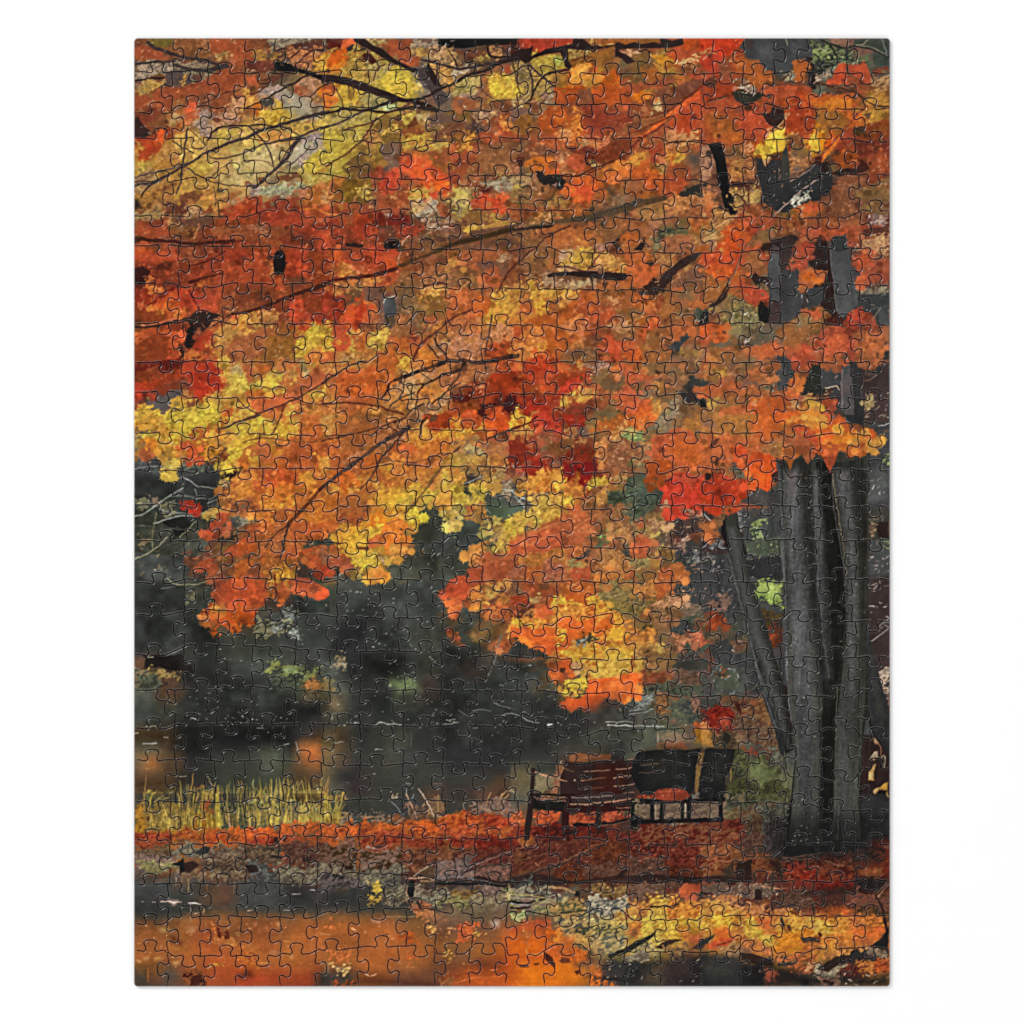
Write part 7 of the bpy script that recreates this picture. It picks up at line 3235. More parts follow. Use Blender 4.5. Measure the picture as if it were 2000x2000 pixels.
CUTS = '''
V0 0: 41R 74L 111R 140R 187L|35R 77R 115L 150L|7L 43R 82L 125R 152R|13R 42L 73R 105L 144R
V1 0: 39L 75R 110L 147R|3R 46L 73R 115R 156L|7R 44L 81R 108R 150R|4R 42R 71L 107R 142R
V2 0: 40R 77L 120R 155L|2L 49R 77L 112L 154R|7L 50L 79L 116R 151R|1L 42L 72R 113L 151R
V3 0: 48L 84L 119L 154L|9L 46L 78R 125R 153L|10L 44L 83L 117L 150L|1R 42R 75L 116L 151L
V4 0: 40L 85R 122L 166R|11R 52L 88R 126L 160L|10R 47R 81R 112R 150R|1L 42L 70L 117R 155L
V5 0: 47L 79L 125R 166L|20L 53L 88L 126R 156L|10L 40L 82L 116R 150L|11L 41L 78L 115L 157R
H0 0: 25,35U 62,35D 91,36U 129,37D 166,36U|24,34D 61,33U 98,33D 136,40D 171,38U|25,30D 63,37D 99,37U 137,37D 174,37U|25,37D 57,37U 94,36D 124,36U 163,37D
H1 0: 24,75U 59,68U 96,71D 132,71U 170,69U|23,70D 60,70U 96,71U 134,74D 171,73U|24,67D 60,67U 98,67D 134,67U 171,67D|20,71D 58,67D 91,70U 128,72D 166,71U
H2 0: 28,100U 65,100D 101,100U 139,102U 175,101D|27,102U 64,105D 98,103D 133,103U 170,100D|22,100U 60,100D 95,100U 133,100D 168,104D|28,107D 58,101U 95,101D 133,100U 171,103U
H3 0: 30,142U 68,139D 99,134U 137,134D 172,134U|32,138U 70,140D 107,140U 139,137D 175,136U|26,136U 64,136D 98,141U 136,141D 166,140U|23,145U 61,144U 101,140D 131,135U 169,136D
H4 0: 24,176D 61,176U 98,177D 146,170U 184,178D|33,173U 73,170D 108,178D 139,170U 177,170D|29,170U 66,171D 96,178D 133,179U 168,178D|18,178U 55,177D 92,178U 130,178D 171,170U
H5 1: 31,20D 66,21D 103,20U 140,21D 181,23U|34,24D 69,24U 103,23U 140,24D 177,24U|30,22D 64,27D 99,27U 135,27D 172,27U|25,27D 63,25D 98,22D 135,22U 171,23D
V6 1: 46R 88L 118L 167R|11L 53R 89R 122L 158R|9R 43R 80R 118L 156L|5L 40R 78R 122L 148R
H6 1: 27,57D 65,61D 108,57D 143,57U 181,57D|31,60U 67,61D 105,61U 140,62U 172,62D|22,62U 60,63D 97,63U 134,63D 175,65U|22,60U 63,61U 98,68U 139,58D 171,58U
V7 1: 45L 89R 127R 157L|13R 47R 89L 122R 157L|10R 45L 85L 119R 157R|4R 41L 78L 121R 156R
H7 1: 31,96D 68,93U 108,96U 147,97D 182,96U|33,97D 70,96U 106,85D 141,98D 176,97U|26,98D 69,102U 104,99U 139,99U 174,97U|24,95U 64,96D 101,95U 141,97U 171,98D
V8 1: 50L 88L 130L 159R|13L 54L 88R 122L 157R|11L 45R 84R 119L 157L|5L 48L 81L 120L 157L
H8 1: 33,134D 68,133D 104,133U 143,134D 179,134U|31,134D 69,125U 104,133D 140,133U 177,133D|30,134U 66,133U 102,134D 138,134U 177,134D|27,134U 65,134D 101,134D 137,134U 170,134D
V9 1: 49R 84L 117R 166R|14L 55R 88L 126L 160L|13R 44L 83L 124L 151R|10R 45L 82R 117L 148R
H9 1: 30,163D 69,169D 108,169D 144,168U 182,173U|32,167U 72,170U 110,170D 142,168U 180,165D|28,165D 64,165U 102,166D 138,166U 175,165D|30,173U 64,166U 100,171D 140,169D 170,170U
V10 1: 49L 85R 129R 165L|15R 55L 85R 125R 159R|13L 51L 83L 121L 160L|11L 46R 82L 118R 160R
H10 2: 32,18D 66,22U 109,18U 147,20D 184,20U|36,20D 70,13U 102,15D 143,15U 176,16D|28,15U 64,20U 102,17D 138,18U 176,18D|27,18U 65,18D 97,21U 142,18U 171,21D
V11 2: 49R 84L 125R 165R|17L 54R 84L 127L 161L|15R 50R 82R 119R 158L|12R 45L 82R 117L 154L
H11 2: 22,54U 68,56U 110,53D 146,52U 183,53D|34,52U 75,49D 111,50U 148,51D 185,51U|35,51U 65,57U 102,57D 138,57U 178,52D|28,54D 65,46D 101,61D 142,54D 171,54U
V12 2: 49L 85R 128R 160R|16L 54L 92L 127L 165L|15L 50L 82L 120L 158R|12L 47R 80L 117R 155R
H12 2: 31,88D 68,90U 108,94U 145,94D 182,94U|31,89U 68,89D 105,89U 142,89D 179,89U|31,88U 66,92U 103,93D 138,88U 175,89D|27,89U 65,89D 101,89U 137,90U 170,90D
V13 2: 54R 85L 121R 160R|16R 45L 83R 119L 157R|15R 50R 79R 121R 157R|3L 46L 88L 117L 155L
H13 2: 33,123U 71,124D 108,124U 142,124D 181,124U|30,126D 67,125U 104,126D 138,119D 175,128D|31,120D 66,130D 106,130U 140,130D 172,131D|23,122D 59,122U 97,122D 133,123U 171,123D
V14 2: 51L 88R 124L 160L|16L 45R 78R 119R 157L|14L 50L 88L 120L 157L|1R 42R 77L 113L 152L
H14 2: 26,164U 66,160U 105,160D 141,160U 180,163U|29,161U 66,161D 102,161U 137,163U 174,163D|27,163U 64,163D 100,164U 135,164U 171,164D|23,163U 61,164D 96,164U 136,160U 169,161D
V15 2: 52R 80L 131R 161R|16R 48R 84R 119L 155L|7R 45L 82L 120R 157R|10L 46R 82L 117R 148L
H15 3: 24,10U 68,6D 105,6U 141,6D 176,11D|30,13D 66,13U 103,14D 140,9D 171,6D|27,21D 64,13D 104,10D 141,17U 177,17D|28,9D 65,17D 102,7D 131,17U 168,17D
V16 3: 51L 85R 121R 160L|15L 44R 76R 119R 155R|9L 45R 82R 121L 156L|10R 45L 79R 117L 152L
H16 3: 21,49U 67,40D 104,40U 140,42D 177,45D|28,46U 66,46D 102,46U 139,51U 173,51D|27,52U 64,54D 100,54U 138,54D 173,54U|24,58U 60,54U 96,52D 133,52U 170,52D
V17 3: 51R 83R 118R 160R|8L 38L 82R 117L 151R|6L 45L 84L 118L 154R|10L 45R 78L 114L 155L
H17 3: 30,84D 68,83U 103,80U 140,81U 174,85D|23,86U 59,84U 97,84D 133,84U 171,85D|21,84U 61,87U 101,87D 137,88U 172,90U|25,90D 62,90U 99,90D 135,90U 172,83U
V18 3: 42L 83L 116L 159L|8L 38R 80L 117R 151L|11R 44R 75L 120L 153L|7L 42R 85L 116L 155R
H18 3: 21,121U 58,117U 96,117D 132,117U 169,117D|22,117U 64,119D 101,119U 138,119D 174,119U|29,121U 61,129U 100,124D 136,122U 174,122D|25,122U 62,122D 98,127U 137,121U 172,131U
V19 3: 42R 77L 115R 148L|2R 38L 80L 119L 155L|9L 45L 77R 128L 160L|14R 47L 84R 118R 155L
H19 3: 20,152U 57,152D 94,153U 131,153D 168,153U|17,157U 54,157U 97,155U 134,156D 170,156U|22,156D 59,156U 105,153U 143,154D 179,156U|30,167U 63,155U 101,168U 136,172U 172,160U
V20 3: 43L 81L 110L 148R|0L 38R 80R 118L 158L|4L 46L 77L 114L 160R|10L 46R 83L 118L 155R
H20 4: 21,8D 57,8U 95,9D 129,5D 166,9D|17,6U 63,5U 97,7D 134,7U 172,7D|23,7U 60,6D 94,10U 134,9U 171,9D|24,9U 60,9D 96,10U 133,16U 171,17D
V21 4: 38R 70L 111R 144L|0R 37L 79L 121L 152L|7L 36L 77R 116R 150R|10R 40R 82L 118R 150L
H21 4: 20,45U 54,50D 89,48U 127,50U 163,41U|20,42U 57,42D 94,43U 132,44D 168,44U|20,43D 57,43U 99,45U 130,50D 166,50U|21,50D 58,61U 97,49U 134,49D 171,49U
V22 4: 37L 70R 111L 144R 181L|37L 79R 112L 150L 185L|38R 77L 115L 153L 192L|41L 80R 114L 153R
H22 4: 17,88U 53,88D 89,88U 126,88D 162,88U|15,77U 53,78U 89,80D 127,85U 169,86U|21,87D 58,87U 94,87D 132,87U 171,85U|23,86D 59,86U 96,86D 133,86U 166,85D
V23 4: 35L 67R 103R 145R 181R|37R 71L 112R 148R 181L|36R 77L 114R 151R 186L|47L 71R 111R 151L
H23 4: 18,127U 53,120U 90,120D 127,120U 163,121U|20,115U 56,113D 92,112U 133,116U 163,122D|10,116D 54,120D 94,113D 132,123U 168,124D|17,119U 54,119D 91,119U 128,120D 167,119U
V24 4: 35R 67R 107R 145L 180L|36L 83L 111L 147L 181R|34L 77R 113L 151L|0R 39L 70R 109L 151R
H24 4: 18,153U 55,159D 92,158U 128,159D 161,156U|10,152U 59,149U 97,149D 127,156U 163,147D|12,158D 56,148D 93,158D 127,154U 163,155D|21,155D 57,144D 88,156D 128,151U 165,151D
V25 4: 35L 71R 102R 145R 180R|36R 75L 111R 145R 180L|33R 77L 111R 146L 185L|39R 70L 109R 138R
'''

TEST = 0
PRINT_GAIN, PRINT_LIFT = .84, 0.004
CURVE = .12           # contrast of the print
KERF = 1.75           # width of the cut in print pixels
BEVEL = .3           # rounded edge, as a share of the thickness
TILT = 0.0
SPEC = .04
EDGE_SPEC = .6
AMBIENT = .55
LAMPS = [
    ('softbox_lamp', (-.3, .3, 3.6), 2.4, 2.4, 35),
    ('key_lamp', (-1.5, 1.4, 1.9), 1.0, 1.0, 30),
    ('strip_lamp', (0, -1.7, 1.8), 2.6, .06, 8),
]

# ----------------------------------------------------------------------------------------------
# 2. PRINT.  A small painter: every line of the list is one shape of the printed picture.
# ----------------------------------------------------------------------------------------------
PX0, PY0, PX1, PY1 = 262.4, 74.6, 1737.6, 1926.6          # the puzzle's rectangle in photo pixels
CW, CH = 1476, 1852
yy, xx = np.mgrid[0:CH, 0:CW].astype(np.float32)
xx += 0.5; yy += 0.5


def hexc(s):
    """three hex digits to a colour; the coarse digits tint greys and pinks, so those are drawn back"""
    r, g, b = (int(c, 16) / 15.0 for c in s)
    ch = max(r, g, b) - min(r, g, b)
    if r - g > .1:
        b = min(b, g * .88)
    if r > .6 and g > .55 and b < g - .2 and g <= r + .01:
        g = min(g, .9 * r)
    if g >= r and g > b + .02 and ch > .1:
        r += .35 * (g - r); b *= .85
    m = (r + g + b) / 3
    if r - b > .2 and r > g:
        b = min(b * .84, g * .92 if g < .45 else b)
        if g > .55:
            g *= .95
            b = max(b, .24)
        elif g < .36 and r > .5:                                   # the print's reds lean to brick
            r *= .95
            g += .035
        m = (r + g + b) / 3
        k = .96 if .36 < g < .62 and r > .55 else .88
    elif ch < .15:
        reddish = r > g + .03
        k = (.9 if ch > .1 and reddish else .6 if reddish else .35) if m < .42 else .8
        w = (.012 if reddish else 0) if m < .42 else .035
        if b >= r:
            k = .12
        r, b = r + 1.5 * w, b - 1.4 * w
        m = (r + g + b) / 3
    elif g >= r:
        k = .52 if g < .55 else .6
    elif b > r:
        k = .4
    else:
        k = .82
    return np.maximum(np.array([m + (r - m) * k, m + (g - m) * k, m + (b - m) * k], np.float32), .11)


def vnoise(lx, ly=None, ang=0.0, rg=rng):
    """value noise over the print with cells of lx by ly pixels, turned by ang degrees"""
    ly = ly or lx
    a = math.radians(ang)
    u = (xx * math.cos(a) + yy * math.sin(a)) / lx
    v = (-xx * math.sin(a) + yy * math.cos(a)) / ly
    u -= u.min(); v -= v.min()
    iu = u.astype(np.int32); iv = v.astype(np.int32)
    fu = u - iu; fv = v - iv
    fu = fu * fu * (3 - 2 * fu); fv = fv * fv * (3 - 2 * fv)
    g = rg.random((iv.max() + 2, iu.max() + 2), dtype=np.float32)
    a0 = g[iv, iu] * (1 - fu) + g[iv, iu + 1] * fu
    a1 = g[iv + 1, iu] * (1 - fu) + g[iv + 1, iu + 1] * fu
    return (a0 * (1 - fv) + a1 * fv).astype(np.float32)


N2, N4, N4b, N7, N12, N30 = vnoise(2.2), vnoise(4), vnoise(4.5), vnoise(7.5), vnoise(13), vnoise(36)
NO = vnoise(11, 3.2, -28)
NF = vnoise(6.5, 3.0, -24)
LX = (vnoise(34) - .5) * 15
LY = (vnoise(34) - .5) * 15
WX = (vnoise(15) - .5) * 8 + (vnoise(6) - .5) * 5 + (vnoise(3) - .5) * 2
WY = (vnoise(15) - .5) * 8 + (vnoise(6) - .5) * 5 + (vnoise(3) - .5) * 2
RID = np.minimum(np.abs(vnoise(9, 7, -20) - .5), np.abs(vnoise(8, 6, 35) - .5))
canvas = np.zeros((CH, CW, 3), np.float32)


def smooth(e0, e1, v):
    t = np.clip((v - e0) / (e1 - e0), 0, 1)
    return t * t * (3 - 2 * t)


def region(pts, pad, clip):
    x0 = max(int(pts[:, 0].min() - pad), clip[0], 0); x1 = min(int(pts[:, 0].max() + pad) + 2, clip[2], CW)
    y0 = max(int(pts[:, 1].min() - pad), clip[1], 0); y1 = min(int(pts[:, 1].max() + pad) + 2, clip[3], CH)
    return (slice(y0, y1), slice(x0, x1)) if x1 > x0 and y1 > y0 else None


def poly_cover(pts, soft, warp, clip, big=0.0, rag=0.0):
    sl = region(pts, soft + warp * 8 + big * 8 + rag + 2, clip)
    if sl is None:
        return None, None
    X = xx[sl] + WX[sl] * warp + LX[sl] * big; Y = yy[sl] + WY[sl] * warp + LY[sl] * big
    inside = np.zeros(X.shape, bool)
    d2 = np.full(X.shape, 1e9, np.float32)
    n = len(pts)
    for i in range(n):
        ax, ay = pts[i]; bx, by = pts[(i + 1) % n]
        dx, dy = bx - ax, by - ay
        L = dx * dx + dy * dy + 1e-6
        t = np.clip(((X - ax) * dx + (Y - ay) * dy) / L, 0, 1)
        d2 = np.minimum(d2, (X - ax - t * dx) ** 2 + (Y - ay - t * dy) ** 2)
        if abs(dy) > 1e-6:
            c = ((ay > Y) != (by > Y)) & (X < dx * (Y - ay) / dy + ax)
            inside ^= c
    d = np.sqrt(d2)
    d = np.where(inside, d, -d)
    if rag:
        d = d + rag * (NF[sl] + N4[sl] - 1)
    return sl, smooth(-soft, soft, d)


def put(sl, cov, col):
    c = canvas[sl]
    k = cov[..., None]
    c *= 1 - k
    c += k * col


def stroke(pts, w0, w1, col, clip, wob=0.0, alpha=1.0):
    p = np.array(pts, np.float32).reshape(-1, 2)
    if len(p) > 2:                                               # Catmull-Rom
        q = np.vstack([2 * p[0] - p[1], p, 2 * p[-1] - p[-2]])
        out = []
        for i in range(1, len(q) - 2):
            for t in np.linspace(0, 1, 7)[:-1]:
                out.append(.5 * (2 * q[i] + (q[i + 1] - q[i - 1]) * t + (2 * q[i - 1] - 5 * q[i] + 4 * q[i + 1] - q[i + 2]) * t * t
                                 + (3 * q[i] - q[i - 1] - 3 * q[i + 1] + q[i + 2]) * t ** 3))
        out.append(p[-1])
        p = np.array(out, np.float32)
    n = len(p) - 1
    mw = max(w0, w1)
    full = region(p, mw + 3, clip)
    if full is None:
        return
    oy, ox = full[0].start, full[1].start
    cov = np.zeros((full[0].stop - oy, full[1].stop - ox), np.float32)
    for i in range(n):
        sl = region(p[i:i + 2], mw + 2, clip)
        if sl is None:
            continue
        X = xx[sl] + WX[sl] * wob; Y = yy[sl] + WY[sl] * wob
        ax, ay = p[i]; dx, dy = p[i + 1] - p[i]
        t = np.clip(((X - ax) * dx + (Y - ay) * dy) / (dx * dx + dy * dy + 1e-6), 0, 1)
        d = np.sqrt((X - ax - t * dx) ** 2 + (Y - ay - t * dy) ** 2)
        r = (w0 + (w1 - w0) * (i + t) / n) * .5
        lo = (slice(sl[0].start - oy, sl[0].stop - oy), slice(sl[1].start - ox, sl[1].stop - ox))
        cov[lo] = np.maximum(cov[lo], np.clip(r - d + .6, 0, 1))
    tex = 1 + .22 * (N4[full] - .5) + .16 * (N7[full] - .5)
    put(full, cov * alpha, col * tex[..., None])


def in_poly(x, y, pts):
    r = False
    n = len(pts)
    for i in range(n):
        ax, ay = pts[i]; bx, by = pts[(i + 1) % n]
        if (ay > y) != (by > y) and x < (bx - ax) * (y - ay) / (by - ay) + ax:
            r = not r
    return r


def flecks(d, col, pts, clip):
    x0, y0 = pts.min(0); x1, y1 = pts.max(0)
    k = int(d * (x1 - x0) * (y1 - y0) / 560 + .5)
    for _ in range(k):
        x = random.uniform(x0, x1); y = random.uniform(y0, y1)
        if not in_poly(x, y, pts):
            continue
        a = math.radians(random.gauss(-28, 38))
        L = random.choice((1, 1.5, 2, 3, 4.5)) * random.uniform(.6, 1.2)
        b = random.uniform(-1.4, 1.4)
        still = calm[min(max(int(y), 0), CH - 1), min(max(int(x), 0), CW - 1)] > .5
        if still:                                                 # glints on water are dots, not dashes
            L *= .4; b *= .3; a *= .3
        ca, sa = math.cos(a), math.sin(a)
        c = np.clip(col * random.uniform(.72, 1.16), 0, 1)
        w = random.uniform(1.0, 2.3)
        stroke([x - L * ca, y - L * sa, x - b * sa, y + b * ca, x + L * ca, y + L * sa], w, w * .7, c, clip, .2,
               random.uniform(.5, .95))


LEAF = [(0, 1.0), (.13, .62), (.42, .78), (.36, .5), (.92, .5), (.6, .22), (.78, -.12), (.3, -.16), (.12, -.36), (0, -.3),
        (-.12, -.36), (-.3, -.16), (-.78, -.12), (-.6, .22), (-.92, .5), (-.36, .5), (-.42, .78), (-.13, .62)]


def leaves(pts, ca, cb, clip, r0, r1, per):
    """overlapping pointed maple leaves, hanging tip down, over a patch of foliage"""
    q = np.roll(pts, -1, 0)
    ar = abs((pts[:, 0] * q[:, 1] - q[:, 0] * pts[:, 1]).sum()) / 2
    x0, y0 = pts.min(0); x1, y1 = pts.max(0)
    fit = math.sqrt(ar) * .42
    for _ in range(int(ar / per * 2.2)):
        x = random.uniform(x0, x1); y = random.uniform(y0, y1)
        if not in_poly(x, y, pts):
            continue
        R = min(random.uniform(r0, r1), fit)
        if R < 3.5:
            return
        a = random.gauss(0, .75); c, s = math.cos(a), math.sin(a)
        sx = random.uniform(.55, 1.0)
        L = np.array([(x + R * (px * sx * c - py * s), y + R * (px * sx * s + py * c)) for px, py in LEAF], np.float32)
        sl, cov = poly_cover(L, .9, .15, clip)
        if sl is None:
            continue
        t = random.random() ** 1.6 * .55
        col = (ca * (1 - t) + cb * t) * random.uniform(.87, 1.13)
        shade = 1 + random.uniform(-.012, .012) * (xx[sl] - x) + random.uniform(-.008, .014) * (yy[sl] - y)
        put(sl, cov * random.uniform(.45, .9), np.clip(col * np.clip(shade, .8, 1.2)[..., None], 0, 1))


def zone(pts, soft):
    """mask of a stretch of the print given in photo pixels"""
    m = np.zeros((CH, CW), np.float32)
    sl, cov = poly_cover(np.array(pts, np.float32) - np.array([PX0, PY0], np.float32), soft, .3, (0, 0, CW, CH))
    m[sl] = cov
    return m


# the still water and the trunks of the print: nothing leafy is scattered there
bark = zone([(1480, 880), (1700, 880), (1710, 1640), (1500, 1640), (1370, 1010), (1400, 1000), (1490, 1300)], 8)
calm = np.maximum.reduce([
    zone([(200, 1730), (560, 1735), (700, 1770), (980, 1790), (1090, 1830), (1120, 1880), (1180, 1990), (200, 1990)], 10),
    zone([(200, 1170), (400, 1250), (440, 1180), (600, 1150), (760, 1130), (880, 1180), (900, 1240), (1010, 1290), (1090, 1400), (1240, 1400),
          (1240, 1480), (1060, 1490), (990, 1560), (700, 1570), (480, 1540), (200, 1520)], 14),
    zone([(1480, 880), (1700, 880), (1710, 1640), (1520, 1640)], 10)])

blocks = []
for ln in PICTURE.strip().splitlines():
    w = ln.split()
    if not w:
        continue
    if w[0] == 'W':
        blocks.append([float(w[1]), float(w[2]), [], [float(t) for t in w[3:]] or [386.0, 386.0]])
    else:
        blocks[-1][2].append(w)

# base colours: a coarse grid, broken up into patches by a displaced look-up
G = np.zeros((40, 32, 3), np.float32)
for wx, wy, lines, size in blocks:
    if size[1] > 400:
        continue
    bi, bj = round((wy - 70) / 370), round((wx - 258) / 370)
    for r, w in enumerate([l for l in lines if l[0] == 'G']):
        for c, h in enumerate(w[1:]):
            G[bi * 8 + r, bj * 8 + c] = hexc(h)
gu = np.clip((xx + (1 - .75 * calm) * ((vnoise(40, 18, -28) - .5) * 80 + (vnoise(16, 7, -28) - .5) * 34 + (vnoise(5) - .5) * 12)) / CW * 32 - .5, 0, 30.999)
gv = np.clip((yy + (1 - .75 * calm) * ((vnoise(40, 18, -28) - .5) * 60 + (vnoise(16, 7, -28) - .5) * 28 + (vnoise(5) - .5) * 12)) / CH * 40 - .5, 0, 38.999)
iu = gu.astype(int); iv = gv.astype(int)
fu = smooth(0, 1, gu - iu)[..., None]; fv = smooth(0, 1, gv - iv)[..., None]
canvas[:] = (G[iv, iu] * (1 - fu) + G[iv, iu + 1] * fu) * (1 - fv) + (G[iv + 1, iu] * (1 - fu) + G[iv + 1, iu + 1] * fu) * fv
canvas *= (1 + (.2 * (NO - .5) + .14 * (N12 - .5)) * (1 - .8 * calm))[..., None]

redraw = []
for wx, wy, lines, size in blocks:
    ox, oy = wx - PX0, wy - PY0
    clip = (int(ox), int(oy), int(ox + size[0] + 1), int(oy + size[1] + 1))
    for w in lines:
        k = w[0]
        if k == 'G':
            continue
        nc = {'g': 3, 'U': 3, 'T': 2, 'P': 2, 'N': 2, 'S': 2, 'B': 4, 'm': 3, 'n': 3, 'f': 3}[k]
        v = [float(t) for t in w[nc:]]
        pts = np.array(v[:len(v) // 2 * 2], np.float32).reshape(-1, 2) * 2 + np.array([ox, oy], np.float32)
        if k == 'B':
            q = (pts.ravel(), float(w[2]) * 1.8, float(w[3]) * 1.8, hexc(w[1]), clip, .35)
            stroke(*q)
            if wy < 1100 and q[3].max() < .5 and size[1] < 400:
                redraw.append(q)
        elif k == 'U':                                             # a wash of one colour over a bough or the water
            sl, cov = poly_cover(pts, 40, 1.0, clip, 1.5)
            c = canvas[sl]
            put(sl, cov * float(w[2]) * smooth(.28, .42, c.max(2)), hexc(w[1]) * (c.mean(2) / (hexc(w[1]).mean() + .02))[..., None] ** .6)
        elif k == 'g':
            x0, y0 = pts.min(0); x1, y1 = pts.max(0)
            for _ in range(int(float(w[1]) * (x1 - x0) / 10)):
                x = random.uniform(x0, x1); y = y1 - random.uniform(0, .25) * (y1 - y0)
                hgt = random.uniform(.35, 1.0) * (y - y0); ln_ = random.gauss(0, .16) * hgt
                c = hexc(w[2]) * random.choice((.62, .8, .95, 1.05, 1.15))
                stroke([x, y, x + ln_ * .3, y - hgt * .5, x + ln_, y - hgt], random.uniform(1.4, 3), .7, np.clip(c, 0, 1), clip, .05,
                       random.uniform(.6, .95))
        elif k == 'f':
            flecks(float(w[1]), hexc(w[2]), pts, clip)
        elif len(pts) == 1:
            flecks(10, hexc(w[1]), np.vstack([pts - 3, pts + [3, -3], pts + 3, pts + [-3, 3]]), clip)
        elif len(pts) == 2:
            stroke(pts.ravel(), 4, 3, hexc(w[1]), clip, .3)
        elif k in 'PNST':
            small = min(1.0, math.sqrt(np.ptp(pts[:, 0]) * np.ptp(pts[:, 1])) / 30)
            soft, warp = {'P': (1.7, 1.0), 'N': (1.0, .3), 'S': (11 * small, .8), 'T': (34, .5)}[k]
            col = hexc(w[1])
            still = col.max() < .46 or calm[int(min(max(pts[:, 1].mean(), 0), CH - 1)), int(min(max(pts[:, 0].mean(), 0), CW - 1))] > .5
            big, rag = {'P': (.45, 2.0), 'N': (.1, .4), 'S': (.9, 7), 'T': (0, 0)}[k]
            if still:
                warp *= .35; big *= .15; rag *= .25
                if k == 'P':
                    soft = 1.3
                elif k == 'S' and (wy > 1100 and wx < 1100):
                    soft = 24 * small
            elif k == 'P' and len(pts) >= 11:                      # traced single leaves keep their points
                warp *= .3; big = .05; rag = .6; soft = 1.1
            sl, cov = poly_cover(pts, soft, warp * (.4 + .6 * small), clip, big * small, rag * small)
            if sl is None:
                continue
            g1, g2 = random.uniform(-.1, .1), random.uniform(-.1, .1)
            tex = (1 + .16 * (N30[sl] - .5) + .14 * (N12[sl] - .5) + .08 * (N4[sl] - .5)
                   + g1 * (xx[sl] - pts[:, 0].mean()) / 60 + g2 * (yy[sl] - pts[:, 1].mean()) / 60)
            put(sl, cov * {'P': .92, 'N': 1, 'S': .88, 'T': .85}[k], col * np.clip(tex, .75, 1.25)[..., None])
            if k == 'P' and not still and col[0] > col[2] + .2:
                leaves(pts, col, col, clip, 9, 17, 210)
        elif k in 'mn':
            sl, cov = poly_cover(pts, 3.2, 1.5, clip, .9, 7)
            if sl is None:
                continue
            cov = np.clip(cov * 1.35 - .35 * (NF[sl] < .5), 0, 1)
            A, Bc = hexc(w[1]), hexc(w[2])
            if k == 'm':
                f = .42 * NF[sl] + .33 * N4b[sl] + .25 * N12[sl]
                t = smooth(.33, .58, f)[..., None]
                hi = smooth(.62, .8, .5 * N2[sl] + .5 * N4[sl])[..., None]
                col = Bc * .92 * (1 - t) + A * t
                col = col * (1 + .2 * hi) - .1 * smooth(.6, .78, N4b[sl])[..., None] * col
            else:
                f = .6 * NO[sl] + .4 * N4[sl]
                t = smooth(.3, .62, f)[..., None]
                net = smooth(.055, .01, RID[sl])[..., None] * .6
                col = (Bc * .45 + A * .55) * (1 - t) + A * 1.04 * t
                col = col * (1 - .75 * net) + Bc * .75 * net
                col = col * (1 + .25 * smooth(.66, .85, N2[sl])[..., None])
            put(sl, cov, np.clip(col, 0, 1))
            if k == 'm' and A[0] > A[2] + .25 and A[0] > .5 and wy < 1500:
                leaves(pts, A, Bc, clip, 5, 9.5, 120)

# a dusting of the pale flecks that lie over all the foliage of the print
def blur(a, r):
    k = np.exp(-.5 * (np.arange(-3 * r, 3 * r + 1) / r) ** 2).astype(np.float32); k /= k.sum()
    m = len(k) // 2
    p = np.pad(a, ((m, m), (0, 0), (0, 0)), 'edge')
    a = sum(k[i] * p[i:i + a.shape[0]] for i in range(len(k)))
    p = np.pad(a, ((0, 0), (m, m), (0, 0)), 'edge')
    return sum(k[i] * p[:, i:i + a.shape[1]] for i in range(len(k)))


mx, mn = canvas.max(2), canvas.min(2)
warm = smooth(.12, .3, canvas[..., 0] - canvas[..., 2]) * smooth(.25, .4, mx) * (1 - calm)
canvas *= 1 + ((.13 * (NF - .5) + .12 * (N4 - .5) + .1 * (N7 - .5)) * (.2 + .8 * warm) + .05 * calm * (vnoise(60, 3) - .5) + bark * (1 - warm) * (.18 * (vnoise(3.2, 42, 3) - .5) + .1 * (N4 - .5) + .14 * (vnoise(9, 90, 3) - .5)))[..., None]
canvas += (.18 * warm)[..., None] * (blur(canvas, 6) - canvas)       # leaves behind leaves melt together
soft_c = blur(canvas, 3)
for _ in range(11000):
    x = random.uniform(0, CW - 1); y = random.triangular(0, CH - 1, 300)
    if random.random() > warm[int(y), int(x)] or y > 1330 or random.random() < (y - 900) / 500:
        continue
    R = random.choice((4, 5, 6, 7, 9, 12)) * random.uniform(.8, 1.2)
    tone = random.choice((.66, .8, .92, 1.08, 1.2, 1.3) if R > 6 else (.86, .95, 1.1, 1.22, 1.34))
    a = random.gauss(0, .8); c, s_ = math.cos(a), math.sin(a); sx = random.uniform(.5, 1)
    L = np.array([(x + R * (px * sx * c - py * s_), y + R * (px * sx * s_ + py * c)) for px, py in LEAF], np.float32)
    sl, cov = poly_cover(L, .9, .15, (0, 0, CW, CH))
    if sl is None:
        continue
    jx = min(max(int(x + random.gauss(0, 9)), 0), CW - 1); jy = min(max(int(y + random.gauss(0, 9)), 0), CH - 1)
    col = soft_c[jy, jx] * tone * np.array([1, random.uniform(.93, 1.07), random.uniform(.85, 1.1)], np.float32)
    put(sl, cov * random.uniform(.4, .8), np.clip(col, 0, .96))
